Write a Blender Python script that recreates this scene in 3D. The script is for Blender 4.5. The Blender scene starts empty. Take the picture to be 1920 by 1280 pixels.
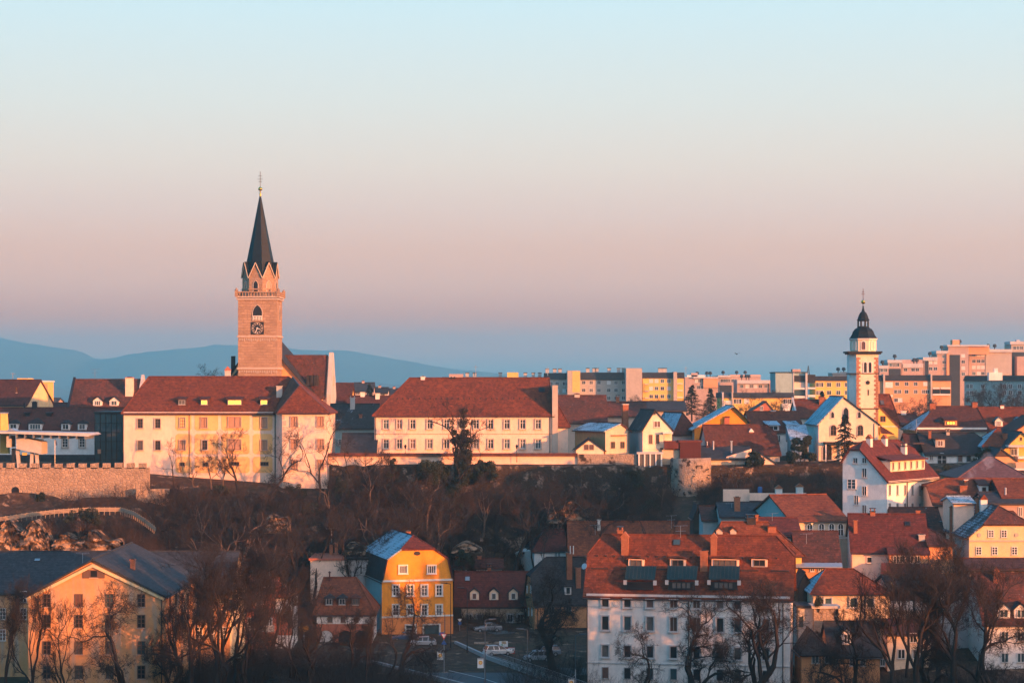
import bpy, math, random
import numpy as np
from mathutils import Vector
random.seed(7); RNG = np.random.default_rng(7)
R = math.radians
S = bpy.context.scene
COL = S.collection

# ------------------------------------------------------------------ camera, sky, sun, exposure
F, HY = 4000.0, 720.0                      # focal length in photo pixels, horizon row
cam = bpy.data.cameras.new('camera'); co = bpy.data.objects.new('camera', cam); COL.objects.link(co)
co.location = (0, 0, 0); co.rotation_euler = (R(90), 0, 0)
cam.sensor_width = 36; cam.lens = 36 * F / 1920; cam.shift_y = (HY - 640) / 1920
cam.clip_start = 1; cam.clip_end = 40000
S.camera = co
SUN_AZ, SUN_EL = 48.0, 5.0                 # right of straight behind the camera, above the horizon
W = bpy.data.worlds.new('World'); S.world = W; W.use_nodes = True
nt = W.node_tree; nt.nodes.clear()
def wn(t, **k):
    n = nt.nodes.new(t)
    for a, b in k.items(): setattr(n, a, b)
    return n
out = wn('ShaderNodeOutputWorld'); bg = wn('ShaderNodeBackground')
sky = wn('ShaderNodeTexSky', sky_type='NISHITA', sun_disc=False, sun_elevation=R(SUN_EL), sun_rotation=R(180 - SUN_AZ))
sky.air_density = 1.0; sky.dust_density = 1.0; sky.ozone_density = 3.0
tc = wn('ShaderNodeTexCoord'); sep = wn('ShaderNodeSeparateXYZ')
nt.links.new(tc.outputs['Generated'], sep.inputs[0])
ramp = wn('ShaderNodeValToRGB')
EXPO = 1.15
SKY = [(0.0, (0.25, 0.55, 0.75)), (0.005, (0.5, 0.65, 0.8)), (0.015, (1.349, 0.6, 0.468)), (0.03, (1.521, 0.465, 0.143)), (0.045, (1.399, 0.659, 0.39)), (0.0625, (1.272, 0.683, 0.451)), (0.08, (1.147, 0.774, 0.609)), (0.1025, (1.08, 0.881, 0.728)), (0.13, (0.96, 0.939, 0.853)), (0.175, (0.776, 0.967, 1.006)), (0.205, (0.36, 0.86, 1.08)), (0.27, (0.1, 0.74, 1.18)), (0.45, (0.0, 0.58, 1.15)), (1.0, (0.0, 0.36, 0.8))]
SKY = [(p, tuple(v / 2 ** EXPO for v in c)) for p, c in SKY]
cr = ramp.color_ramp
cr.elements[0].position = 0; cr.elements[0].color = (*SKY[0][1], 1)
cr.elements[1].position = 1; cr.elements[1].color = (*SKY[-1][1], 1)
for p, c in SKY[1:-1]:
    e = cr.elements.new(p); e.color = (*c, 1)
nt.links.new(sep.outputs['Z'], ramp.inputs[0])
# away from the view's own band of pink the sky to the sides is a deeper blue
side = wn('ShaderNodeValToRGB'); e0, e1 = side.color_ramp.elements
e0.position = 0; e0.color = (*[v / 2 ** EXPO for v in (.10, .40, .60)], 1); e1.position = .3; e1.color = (*[v / 2 ** EXPO for v in (.04, .66, 1.10)], 1)
for p, c in ((.5, (.0, .56, 1.10)), (1.0, (.0, .36, .80))):
    e = side.color_ramp.elements.new(p); e.color = (*[v / 2 ** EXPO for v in c], 1)
nt.links.new(sep.outputs['Z'], side.inputs[0])
fr = wn('ShaderNodeMapRange'); fr.interpolation_type = 'SMOOTHSTEP'; fr.inputs['From Min'].default_value = .62; fr.inputs['From Max'].default_value = .93
nt.links.new(sep.outputs['Y'], fr.inputs['Value'])
fm_ = wn('ShaderNodeMix', data_type='RGBA'); nt.links.new(fr.outputs[0], fm_.inputs[0]); nt.links.new(side.outputs[0], fm_.inputs[6]); nt.links.new(ramp.outputs[0], fm_.inputs[7])
sc_ = wn('ShaderNodeVectorMath', operation='SCALE'); sc_.inputs['Scale'].default_value = 0.05
nt.links.new(sky.outputs[0], sc_.inputs[0])
fac = wn('ShaderNodeMapRange'); fac.inputs['From Min'].default_value = .2; fac.inputs['From Max'].default_value = .6
fac.inputs['To Min'].default_value = 0.0; fac.inputs['To Max'].default_value = .15
nt.links.new(sep.outputs['Z'], fac.inputs['Value'])
mx = wn('ShaderNodeMix', data_type='RGBA')
nt.links.new(fac.outputs[0], mx.inputs[0]); nt.links.new(fm_.outputs[2], mx.inputs[6]); nt.links.new(sc_.outputs[0], mx.inputs[7])
# the sky is warm and bright around the low sun behind the camera
sdv = (math.sin(R(SUN_AZ)), -math.cos(R(SUN_AZ)), .12)
dp = wn('ShaderNodeVectorMath', operation='DOT_PRODUCT'); dp.inputs[1].default_value = sdv; nt.links.new(tc.outputs['Generated'], dp.inputs[0])
gl = wn('ShaderNodeMapRange'); gl.inputs['From Min'].default_value = .35; gl.inputs['From Max'].default_value = 1.0; gl.interpolation_type = 'SMOOTHSTEP'; nt.links.new(dp.outputs['Value'], gl.inputs['Value'])
gm = wn('ShaderNodeMix', data_type='RGBA', blend_type='MIX'); gm.inputs[7].default_value = (1.06, .80, .78, 1)
nt.links.new(gl.outputs[0], gm.inputs[0]); nt.links.new(mx.outputs[2], gm.inputs[6]); nt.links.new(gm.outputs[2], bg.inputs[0]); bg.inputs[1].default_value = 1.0
nt.links.new(bg.outputs[0], out.inputs[0])
sl = bpy.data.lights.new('sun', 'SUN'); so = bpy.data.objects.new('sun', sl); COL.objects.link(so)
sl.energy = 4.7; sl.angle = R(.7); sl.color = (1.0, .32, .085)
sd = Vector((math.sin(R(SUN_AZ)) * math.cos(R(SUN_EL)), -math.cos(R(SUN_AZ)) * math.cos(R(SUN_EL)), math.sin(R(SUN_EL))))
so.rotation_euler = sd.to_track_quat('Z', 'Y').to_euler(); so.location = (200, -200, 120)
vs = S.view_settings; vs.view_transform = 'Standard'; vs.look = 'None'; vs.exposure = EXPO; vs.gamma = 1; vs.use_curve_mapping = False
cy = S.cycles; cy.max_bounces = 5; cy.diffuse_bounces = 3; cy.glossy_bounces = 2; cy.volume_bounces = 2; cy.transparent_max_bounces = 6
cy.use_denoising = True; cy.denoising_prefilter = 'ACCURATE'; cy.use_adaptive_sampling = False; cy.caustics_reflective = False; cy.caustics_refractive = False

# ------------------------------------------------------------------ projection helpers (photo pixel + distance -> place)
def X(px, Y): return (px - 960) / F * Y
def Z(py, Y): return (HY - py) / F * Y
def P(px, py, Y): return Vector((X(px, Y), Y, Z(py, Y)))

# ------------------------------------------------------------------ materials
def new_mat(name):
    m = bpy.data.materials.new(name); m.use_nodes = True
    n = m.node_tree.nodes; b = n['Principled BSDF']
    return m, m.node_tree, b
class NT:
    def __init__(s, t): s.t = t; s.pos = None
    def n(s, ty, **k):
        x = s.t.nodes.new(ty)
        for a, b in k.items(): setattr(x, a, b)
        return x
    def l(s, a, b): s.t.links.new(a, b)
    def P(s):
        if s.pos is None: s.pos = s.n('ShaderNodeNewGeometry').outputs['Position']
        return s.pos
    def map(s, scale):
        m = s.n('ShaderNodeVectorMath', operation='MULTIPLY'); m.inputs[1].default_value = scale; s.l(s.P(), m.inputs[0]); return m.outputs[0]
    def noise(s, scale=1, detail=4, vec=None, rough=.6):
        x = s.n('ShaderNodeTexNoise'); x.inputs['Scale'].default_value = scale; x.inputs['Detail'].default_value = detail; x.inputs['Roughness'].default_value = rough
        s.l(vec if vec is not None else s.P(), x.inputs['Vector']); return x.outputs['Fac']
    def rng(s, v, a, b, c=0., d=1.):
        x = s.n('ShaderNodeMapRange'); s.l(v, x.inputs[0])
        for i, q in zip((1, 2, 3, 4), (a, b, c, d)): x.inputs[i].default_value = q
        return x.outputs[0]
    def mix(s, f, a, b, mode='MIX'):
        x = s.n('ShaderNodeMix', data_type='RGBA', blend_type=mode)
        for sock, v in ((0, f), (6, a), (7, b)):
            if isinstance(v, (int, float)): x.inputs[sock].default_value = v
            elif isinstance(v, tuple): x.inputs[sock].default_value = (*v[:3], 1)
            else: s.l(v, x.inputs[sock])
        return x.outputs[2]
    def math(s, op, a, b=0.):
        x = s.n('ShaderNodeMath', operation=op)
        for i, v in enumerate((a, b)):
            if isinstance(v, (int, float)): x.inputs[i].default_value = v
            else: s.l(v, x.inputs[i])
        return x.outputs[0]
    def bump(s, h, b, strength=.4, dist=.05):
        x = s.n('ShaderNodeBump'); x.inputs['Strength'].default_value = strength; x.inputs['Distance'].default_value = dist
        s.l(h, x.inputs['Height']); s.l(x.outputs[0], b.inputs['Normal'])
def dk(c, k): return tuple(min(1, x * k) for x in c)
def plaster(name, c, stain=.35, stainc=None, rough=.9):
    m, t, b = new_mat(name); q = NT(t)
    a = q.rng(q.noise(.35, 5), .35, .7); st = q.rng(q.noise(1, 4, q.map((1.1, 1.1, .16))), .48, .75)
    c0 = q.mix(a, c, dk(c, .86))
    c1 = q.mix(q.math('MULTIPLY', st, stain), c0, stainc or dk(c, .5))
    c2 = q.mix(q.rng(q.noise(1.4, 6, None, .7), .45, .75, 0, .35), c1, dk(c, .62))
    q.l(c2, b.inputs['Base Color']); b.inputs['Roughness'].default_value = rough; b.inputs['Specular IOR Level'].default_value = .2
    q.bump(q.noise(6, 4), b, .35, .03); return m
def tiles(name, c1, c2, snow=0., moss=.25, rows=1.0, rough=.85):
    m, t, b = new_mat(name); q = NT(t)
    w = q.n('ShaderNodeTexWave', wave_type='BANDS', bands_direction='Z', wave_profile='SAW'); w.inputs['Scale'].default_value = 1.05 * rows
    w.inputs['Distortion'].default_value = .6; w.inputs['Detail'].default_value = 1; q.l(q.P(), w.inputs['Vector'])
    big = q.rng(q.noise(.3, 6, None, .7), .36, .64); sm = q.rng(q.noise(3.2, 3), .3, .7)
    c = q.mix(big, c1, c2); c = q.mix(q.math('MULTIPLY', q.rng(q.noise(1.5, 6, None, .75), .42, .62), .85), c, dk(c2, .45)); c = q.mix(q.rng(q.noise(2.1, 5, None, .7), .54, .68, 0, .8), c, dk(c1, 1.45))
    c = q.mix(q.math('MULTIPLY', q.rng(q.noise(.8, 5), .55, .8), moss), c, (.05, .045, .035))
    st = q.rng(q.noise(1, 4, q.map((.9, .9, .12))), .5, .72)
    c = q.mix(q.math('MULTIPLY', st, .4), c, dk(c2, .6))
    c = q.mix(q.math('MULTIPLY', w.outputs['Fac'], .38), c, dk(c2, .45))
    if snow > 0:
        s1 = q.math('ADD', q.noise(.45, 4), q.math('MULTIPLY', q.noise(3.5, 3), .55))
        s1 = q.math('SUBTRACT', s1, q.math('MULTIPLY', w.outputs['Fac'], .16))
        s1 = q.math('SUBTRACT', s1, q.math('MULTIPLY', q.rng(q.noise(5.5, 2), .45, .6), .22)); s2 = q.rng(s1, .93 - .5 * snow, 1.06 - .5 * snow)
        c = q.mix(s2, c, (.36, .47, .55))
    q.l(c, b.inputs['Base Color']); b.inputs['Roughness'].default_value = rough; b.inputs['Specular IOR Level'].default_value = .25
    q.bump(q.math('ADD', w.outputs['Fac'], q.noise(5, 3)), b, .45, .05); return m
def stone(name, c1, c2, mortar, scale=1.6, ashlar=None, veg=0.):
    m, t, b = new_mat(name); q = NT(t)
    if ashlar:
        sx = q.n('ShaderNodeSeparateXYZ'); q.l(q.P(), sx.inputs[0]); cb = q.n('ShaderNodeCombineXYZ')
        q.l(q.math('ADD', sx.outputs[0], sx.outputs[1]), cb.inputs[0]); q.l(sx.outputs[2], cb.inputs[1])
        k = q.n('ShaderNodeTexBrick'); q.l(cb.outputs[0], k.inputs['Vector']); k.inputs['Scale'].default_value = 1
        k.inputs['Brick Width'].default_value = ashlar[0]; k.inputs['Row Height'].default_value = ashlar[1]; k.inputs['Mortar Size'].default_value = ashlar[2]
        k.inputs['Color1'].default_value = (*c1, 1); k.inputs['Color2'].default_value = (*c2, 1); k.inputs['Mortar'].default_value = (*mortar, 1)
        c = k.outputs['Color']; h = q.math('SUBTRACT', 1., k.outputs['Fac'])
    else:
        v = q.n('ShaderNodeTexVoronoi'); v.inputs['Scale'].default_value = scale; q.l(q.map((1, 1, 1.5)), v.inputs['Vector'])
        e = q.n('ShaderNodeTexVoronoi', feature='DISTANCE_TO_EDGE'); e.inputs['Scale'].default_value = scale; q.l(q.map((1, 1, 1.5)), e.inputs['Vector'])
        sp = q.n('ShaderNodeSeparateColor'); q.l(v.outputs['Color'], sp.inputs[0])
        c = q.mix(sp.outputs[0], c1, c2); c = q.mix(q.rng(e.outputs['Distance'], .02, .1, 1, 0), c, mortar); h = q.rng(e.outputs['Distance'], 0, .15)
    c = q.mix(q.rng(q.noise(.35, 5), .4, .75, 0, .55), c, dk(c1, .5))
    c = q.mix(q.rng(q.noise(2.5, 4), .45, .75, 0, .5), c, dk(c2, .55))
    if veg: c = q.mix(q.rng(q.noise(.5, 6), .55 - veg * .3, .62 - veg * .3), c, (.05, .035, .025))
    q.l(c, b.inputs['Base Color']); b.inputs['Roughness'].default_value = .95; b.inputs['Specular IOR Level'].default_value = .15
    q.bump(q.math('ADD', h, q.noise(3, 4)), b, .7, .12); return m
def plain(name, c, rough=.7, metal=0., var=.3, spec=.3, emit=0., scale=2.):
    m, t, b = new_mat(name); q = NT(t)
    q.l(q.mix(q.rng(q.noise(scale, 4), .3, .7, 0, var), c, dk(c, .55)), b.inputs['Base Color'])
    b.inputs['Roughness'].default_value = rough; b.inputs['Metallic'].default_value = metal; b.inputs['Specular IOR Level'].default_value = spec
    if emit: b.inputs['Emission Color'].default_value = (*c, 1); b.inputs['Emission Strength'].default_value = emit
    return m
MT = {}
def M_(k): return MT[k] if isinstance(k, str) else k
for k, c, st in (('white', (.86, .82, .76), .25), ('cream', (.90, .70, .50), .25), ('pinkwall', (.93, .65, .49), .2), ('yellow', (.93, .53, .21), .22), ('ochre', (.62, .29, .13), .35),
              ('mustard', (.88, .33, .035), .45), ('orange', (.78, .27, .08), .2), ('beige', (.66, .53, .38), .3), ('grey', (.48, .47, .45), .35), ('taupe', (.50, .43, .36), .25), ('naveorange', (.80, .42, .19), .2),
              ('dirty', (.62, .58, .52), .6), ('paleocher', (.60, .42, .22), .75), ('flaky', (.74, .56, .34), .85), ('blockpink', (.50, .36, .30), .3), ('blockyel', (.85, .54, .14), .1),
              ('blockora', (.74, .36, .17), .2), ('teal', (.34, .46, .44), .2), ('slab', (.56, .54, .52), .25), ('redwall', (.45, .15, .09), .4), ('rust', (.13, .038, .03), .35), ('concrete', (.55, .50, .45), .3), ('trim', (.82, .76, .68), .15)):  # teal plaster: blue of shaded walls put into the colour
    MT[k] = plaster('plaster_' + k, c, st)
MT['flaky'] = plaster('plaster_flaky', (.78, .58, .30), .9, (.50, .46, .42)); MT['paleocher'] = plaster('plaster_paleocher', (.66, .34, .15), .85, (.38, .33, .28))
MT['dirty'] = plaster('plaster_dirty', (.85, .76, .68), .5, (.50, .46, .43))
for k, a, b_, sn, ms in (('red', (.25, .062, .022), (.14, .036, .018), 0, .4), ('redbright', (.30, .080, .028), (.17, .046, .022), 0, .35), ('brown', (.135, .045, .03), (.09, .032, .023), 0, .5),
                      ('darkred', (.17, .040, .026), (.11, .028, .021), 0, .4), ('darkroof', (.05, .045, .045), (.035, .032, .034), 0, .3), ('slate', (.060, .064, .072), (.042, .046, .054), 0, .3),
                      ('snow', (.07, .06, .06), (.05, .05, .055), .98, .2), ('snowpart', (.07, .05, .05), (.05, .04, .04), .55, .2), ('snowlight', (.05, .05, .05), (.04, .04, .04), .22, .2), ('mossy', (.19, .055, .032), (.075, .038, .03), .05, .7), ('purple', (.22, .10, .09), (.17, .08, .075), 0, .2)):
    MT[k] = tiles('roof_' + k, a, b_, sn, ms)
MT['rubble'] = stone('stone_rubble', (.50, .36, .25), (.36, .26, .19), (.42, .31, .22), 1.5)
MT['rubbledark'] = stone('stone_overgrown', (.40, .29, .22), (.26, .19, .15), (.14, .10, .08), 1.4, veg=.55)
MT['rubbleold'] = stone('stone_tower', (.46, .35, .27), (.40, .31, .24), (.34, .27, .21), 2.2, veg=.05)
MT['ashlar'] = stone('stone_ashlar', (.46, .30, .195), (.35, .225, .145), (.37, .235, .15), ashlar=(1.3, .55, .05))
MT['quoin'] = stone('stone_quoin', (.45, .20, .12), (.38, .17, .1), (.5, .34, .25), ashlar=(1.1, .5, .04))
MT['brick'] = stone('brick_chimney', (.48, .17, .08), (.38, .13, .06), (.36, .22, .16), ashlar=(.3, .12, .015))
MT['rock'] = stone('rock_face', (.46, .31, .20), (.36, .24, .16), (.22, .15, .1), .55, veg=.35)
MT['glass'] = plain('window_glass', (.025, .03, .034), .12, spec=.5, var=.5, scale=.9)
MT['glassmid'] = plain('window_glass_curtain', (.13, .12, .11), .25, spec=.5, var=.7, scale=2.5)
MT['glasswarm'] = plain('window_glass_brown', (.16, .08, .06), .3, spec=.5, var=.5, scale=1.5)
MT['glassteal'] = plain('glass_teal', (.05, .09, .10), .08, spec=.6, var=.4, scale=.4)
MT['lit'] = plain('window_lit', (1.0, .55, .06), .5, emit=1.1, var=.5, scale=3)  # glow put in for sun reflected in the castle dormer glass
MT['frame'] = plain('frame_white', (.74, .72, .68), .6); MT['framebrown'] = plain('frame_brown', (.16, .09, .06), .6); MT['framegrey'] = plain('frame_grey', (.36, .35, .34), .6)
MT['surround'] = plain('stone_surround', (.52, .42, .34), .9); MT['surroundpink'] = plain('stone_surround_pink', (.60, .38, .28), .9); MT['shutter'] = plain('shutter_brown', (.50, .28, .18), .7)
MT['wood'] = plain('wood_dark', (.09, .05, .035), .8); MT['fencewood'] = plain('wood_pale', (.42, .30, .20), .85); MT['metal'] = plain('metal_dark', (.035, .035, .04), .45, .4)
MT['gutter'] = plain('gutter_metal', (.07, .05, .045), .5, .3); MT['polegrey'] = plain('pole_grey', (.11, .12, .13), .5, .4); MT['zinc'] = plain('metal_zinc', (.42, .44, .46), .45, .6); MT['spirecopper'] = tiles('spire_slate', (.012, .017, .020), (.009, .013, .016), 0, .1, .7, .55)
MT['greenmetal'] = plain('metal_green', (.035, .055, .05), .4, .3); MT['gold'] = plain('gilt', (.85, .52, .10), .28, 1.0, var=.15); MT['black'] = plain('black_paint', (.012, .012, .014), .5)
MT['bark'] = plain('bark', (.04, .028, .023), .95, var=.6, scale=1.5); MT['twig'] = plain('twig', (.038, .030, .028), .95, var=.4, scale=1.2); MT['twigdark'] = plain('twig_dark', (.034, .027, .026), .95, var=.4)
MT['barkpale'] = plain('bark_pale', (.17, .115, .087), .95, var=.5)
MT['leaf'] = plain('leaf_evergreen', (.030, .042, .022), .7, var=.7, scale=.8); MT['needle'] = plain('needles', (.020, .032, .022), .75, var=.6, scale=.7); MT['ivy'] = plain('leaf_ivy', (.035, .04, .02), .6, var=.7, scale=1.2)
MT['scrub'] = plain('scrub_twigs', (.078, .049, .037), .95, var=.65, scale=.25); MT['scrubdark'] = plain('scrub_twigs_dark', (.035, .028, .026), .95, var=.5, scale=.3)
MT['asphalt'] = plain('asphalt', (.075, .075, .078), .8, var=.45, scale=.5); MT['paint'] = plain('road_paint', (.62, .62, .6), .7); MT['kerb'] = plain('kerb_stone', (.35, .34, .33), .85)
MT['paving'] = plain('paving', (.13, .125, .12), .85, var=.5, scale=.6); MT['snowpatch'] = plain('snow', (.66, .70, .74), .8, var=.3)
def ground_mat():
    m, t, b = new_mat('ground'); q = NT(t)
    c = q.mix(q.rng(q.noise(.16, 6), .35, .65), (.085, .048, .034), (.05, .034, .024))
    c = q.mix(q.rng(q.noise(.7, 5), .5, .7), c, (.14, .085, .055))
    c = q.mix(q.rng(q.noise(.3, 7), .60, .66), c, (.36, .23, .15))
    c = q.mix(q.rng(q.noise(.05, 3), .5, .7, 0, .6), c, (.055, .052, .030))
    q.l(c, b.inputs['Base Color']); b.inputs['Roughness'].default_value = 1; b.inputs['Specular IOR Level'].default_value = .1
    q.bump(q.noise(1.2, 6), b, .8, .4); return m
MT['ground'] = ground_mat()
MT['forest'] = plain('mountain_forest', (.16, .18, .19), 1., var=.6, spec=.05, scale=.004)  # forest grey lightened to put some haze fade into the colour

# ------------------------------------------------------------------ mesh building
class MB:
    def __init__(s): s.v = []; s.f = []; s.m = []; s.mats = []
    def mi(s, m):
        m = M_(m)
        if m not in s.mats: s.mats.append(m)
        return s.mats.index(m)
    def poly(s, pts, m=None):
        i = len(s.v); s.v += [tuple(p) for p in pts]; s.f.append(tuple(range(i, i + len(pts)))); s.m.append(s.mi(m) if m is not None else 0); return s
    def box(s, x0, x1, y0, y1, z0, z1, m=None):
        if x0 > x1: x0, x1 = x1, x0
        if y0 > y1: y0, y1 = y1, y0
        if z0 > z1: z0, z1 = z1, z0
        i = len(s.v); s.v += [(x, y, z) for z in (z0, z1) for y in (y0, y1) for x in (x0, x1)]
        for q in ((0, 2, 3, 1), (4, 5, 7, 6), (0, 1, 5, 4), (1, 3, 7, 5), (3, 2, 6, 7), (2, 0, 4, 6)): s.f.append(tuple(i + k for k in q)); s.m.append(s.mi(m) if m is not None else 0)
        return s
    def prism(s, pts, d, m=None):          # polygon (3-D points) extruded by vector d
        n = len(pts); i = len(s.v); k = s.mi(m) if m is not None else 0
        s.v += [tuple(p) for p in pts] + [tuple(Vector(p) + Vector(d)) for p in pts]
        s.f.append(tuple(range(i + n - 1, i - 1, -1))); s.f.append(tuple(range(i + n, i + 2 * n))); s.m += [k, k]
        for j in range(n): s.f.append((i + j, i + (j + 1) % n, i + n + (j + 1) % n, i + n + j)); s.m.append(k)
        return s
    def tube(s, p0, p1, r0, r1=None, n=6, m=None):
        r1 = r0 if r1 is None else r1; p0 = Vector(p0); p1 = Vector(p1); d = (p1 - p0).normalized()
        a = d.orthogonal().normalized(); b = d.cross(a); i = len(s.v); k = s.mi(m) if m is not None else 0
        for p, r in ((p0, r0), (p1, r1)):
            for j in range(n): s.v.append(tuple(p + (a * math.cos(2 * math.pi * j / n) + b * math.sin(2 * math.pi * j / n)) * r))
        for j in range(n): s.f.append((i + j, i + (j + 1) % n, i + n + (j + 1) % n, i + n + j)); s.m.append(k)
        s.f.append(tuple(range(i + n - 1, i - 1, -1))); s.f.append(tuple(range(i + n, i + 2 * n))); s.m += [k, k]; return s
    def lathe(s, prof, c=(0, 0, 0), n=16, a0=0., m=None):
        i = len(s.v); k = s.mi(m) if m is not None else 0
        for r, z in prof:
            for j in range(n):
                t = a0 + 2 * math.pi * j / n; s.v.append((c[0] + max(r, .001) * math.cos(t), c[1] + max(r, .001) * math.sin(t), c[2] + z))
        for q in range(len(prof) - 1):
            for j in range(n): s.f.append((i + q * n + j, i + q * n + (j + 1) % n, i + (q + 1) * n + (j + 1) % n, i + (q + 1) * n + j)); s.m.append(k)
        s.f.append(tuple(range(i + n - 1, i - 1, -1))); e = i + (len(prof) - 1) * n; s.f.append(tuple(range(e, e + n))); s.m += [k, k]; return s
    def obj(s, name, m=None, parent=None, loc=None, rz=0, smooth=False):
        me = bpy.data.meshes.new(name); me.from_pydata(s.v, [], s.f)
        mats = s.mats or [M_(m)]
        for q in mats: me.materials.append(q)
        if len(mats) > 1: me.polygons.foreach_set('material_index', s.m)
        if smooth: me.polygons.foreach_set('use_smooth', [True] * len(s.f))
        me.update(); return link(name, me, parent, loc, rz)
def link(name, me, parent=None, loc=None, rz=0):
    o = bpy.data.objects.new(name, me); COL.objects.link(o)
    if parent is not None: o.parent = parent
    if loc is not None: o.location = loc
    if rz: o.rotation_euler = (0, 0, rz)
    return o
def tag(o, label=None, cat=None, group=None, kind=None):
    for k, v in (('label', label), ('category', cat), ('group', group), ('kind', kind)):
        if v: o[k] = v
    return o
def thing(name, label, cat, loc, rz=0, group=None):
    o = bpy.data.objects.new(name, None); COL.objects.link(o); o.location = loc; o.rotation_euler = (0, 0, rz); o.empty_display_size = .5
    return tag(o, label, cat, group)
def copy_tree(o, parent=None):
    c = o.copy(); COL.objects.link(c); c.parent = parent
    for ch in o.children: copy_tree(ch, c)
    return c
def np_mesh(name, V, Fc, mat, smooth=False):
    me = bpy.data.meshes.new(name); V = np.asarray(V, np.float32); Fc = np.asarray(Fc, np.int32); k = Fc.shape[1]
    me.vertices.add(len(V)); me.vertices.foreach_set('co', V.ravel()); me.loops.add(Fc.size); me.loops.foreach_set('vertex_index', Fc.ravel())
    me.polygons.add(len(Fc)); me.polygons.foreach_set('loop_start', np.arange(0, Fc.size, k, dtype=np.int32)); me.polygons.foreach_set('loop_total', np.full(len(Fc), k, np.int32))
    if smooth: me.polygons.foreach_set('use_smooth', np.ones(len(Fc), bool))
    me.materials.append(M_(mat)); me.update(calc_edges=True); return me
def tubes_np(p0, p1, r0, r1, n=3):
    d = p1 - p0; L = np.linalg.norm(d, axis=1, keepdims=True) + 1e-9; d = d / L
    ref = np.where(np.abs(d[:, 2:3]) < .9, np.array([[0, 0, 1.]]), np.array([[1., 0, 0]])); a = np.cross(d, ref); a /= np.linalg.norm(a, axis=1, keepdims=True); b = np.cross(d, a)
    t = np.arange(n) * 2 * np.pi / n; c, s_ = np.cos(t)[None, :, None], np.sin(t)[None, :, None]
    ring = a[:, None, :] * c + b[:, None, :] * s_
    V = np.concatenate([p0[:, None, :] + ring * r0[:, None, None], p1[:, None, :] + ring * r1[:, None, None]], 1).reshape(-1, 3)
    base = (np.arange(len(p0)) * 2 * n)[:, None]; j = np.arange(n)
    Fc = np.stack([base + j, base + (j + 1) % n, base + n + (j + 1) % n, base + n + j], -1).reshape(-1, 4)
    return V, Fc
# ------------------------------------------------------------------ terrain
NEAR = [(-900, -9), (-300, -8), (-60, -3), (0, -2), (10, -4), (60, -19), (150, -37), (205, -41.5)]
FARZ = [(900, -20), (1500, -32), (3000, -60), (12500, -60)]
PROF = {
 -500: [(262, -41), (300, -40.5), (335, -37), (343, -32), (346, -26.5), (354, -25), (362, -22.6), (371, -20.8), (376, -15.5), (420, -15), (600, -16)],
 250:  [(262, -41), (300, -40.5), (335, -38), (345, -33), (350, -27), (356, -25.5), (364, -22.5), (371, -20.5), (378, -18), (386, -16.5), (400, -15), (600, -16)],
 330:  [(262, -41), (300, -40.5), (340, -37.5), (352, -31), (365, -25), (376, -20.5), (384, -17.6), (392, -16.5), (420, -14.5), (600, -16)],
 600:  [(262, -41), (300, -40.5), (345, -39), (355, -33.5), (368, -26.5), (379, -21), (385, -19.4), (392, -18.5), (405, -14.5), (600, -16)],
 720:  [(262, -41), (300, -40.2), (345, -39.5), (358, -34.5), (372, -27), (383, -21.3), (386, -20.5), (387.5, -14.6), (420, -14), (600, -16)],
 940: [(262, -41), (300, -40.2), (353, -40), (366, -37.8), (371, -31.5), (376, -26.5), (383, -21.8), (386, -21), (387.5, -14.6), (420, -14), (600, -16)],
 1020: [(262, -41), (300, -40.2), (358, -40), (370, -37), (374, -31), (378, -26.5), (383, -21.8), (386, -21), (387.5, -14.6), (420, -14), (600, -16)],
 1120: [(262, -41), (300, -40.2), (352, -40), (366, -35), (374, -28.5), (380, -24), (384, -21.5), (386, -20.5), (387.5, -14.6), (420, -14), (600, -16)],
 1290: [(262, -41), (300, -40), (325, -36), (350, -31), (365, -25), (380, -21), (386, -19.5), (387.5, -14.8), (420, -14), (600, -16)],
 1500: [(262, -41), (288, -40), (305, -34), (318, -28), (335, -24.5), (360, -21.5), (382, -19), (386, -18.5), (387.5, -14.6), (420, -13.5), (600, -16)],
 1700: [(255, -41), (270, -40), (295, -36), (312, -31.5), (330, -26), (345, -21.8), (365, -18), (380, -14.5), (420, -13), (600, -16)],
 2300: [(255, -41), (262, -40), (285, -36), (305, -31), (325, -25.5), (345, -20.5), (365, -16.5), (385, -13.5), (420, -12.5), (600, -16)]}
PK = sorted(PROF)
PFX = {k: np.array(NEAR + PROF[k] + FARZ).T for k in PK}
def vnoise(x, y, s):
    return (np.sin(x * s + 1.3 * np.sin(y * s * .7 + 2)) + np.sin(y * s * 1.3 + 1.7 * np.sin(x * s * .6)) + .6 * np.sin((x + y) * s * 2.1)) / 2.6
def ground(x, y):
    x = np.asarray(x, float); y = np.asarray(y, float)
    px = np.clip(960 + F * x / np.maximum(y, 120), PK[0], PK[-1])
    hs = np.stack([np.interp(y, *PFX[k]) for k in PK]); i = np.clip(np.searchsorted(PK, px) - 1, 0, len(PK) - 2)
    k0 = np.array(PK, float)[i]; k1 = np.array(PK, float)[i + 1]; t = (px - k0) / (k1 - k0)
    a = np.take_along_axis(hs, i[None, ...], 0)[0]; b = np.take_along_axis(hs, i[None, ...] + 1, 0)[0]
    h = a + (b - a) * t
    sl = np.clip((y - 340) / 15, 0, 1) * np.clip((384 - y) / 8, 0, 1)
    h = h + sl * (.8 * vnoise(x, y, .25) + .4 * vnoise(x, y, .9))
    h = h + (7.0 + 1.6 * vnoise(x, y, .06)) * np.exp(-((x - 370) / 190) ** 2 - ((y + 50) / 90) ** 2)     # the hill the photographer stands on rises to the right
    return h
def gz(x, y): return float(ground(np.array([x]), np.array([y]))[0])
def axis(parts):
    r = []
    for a, b, s in parts: r += list(np.arange(a, b, s))
    return np.array(r + [parts[-1][1]])
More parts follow.
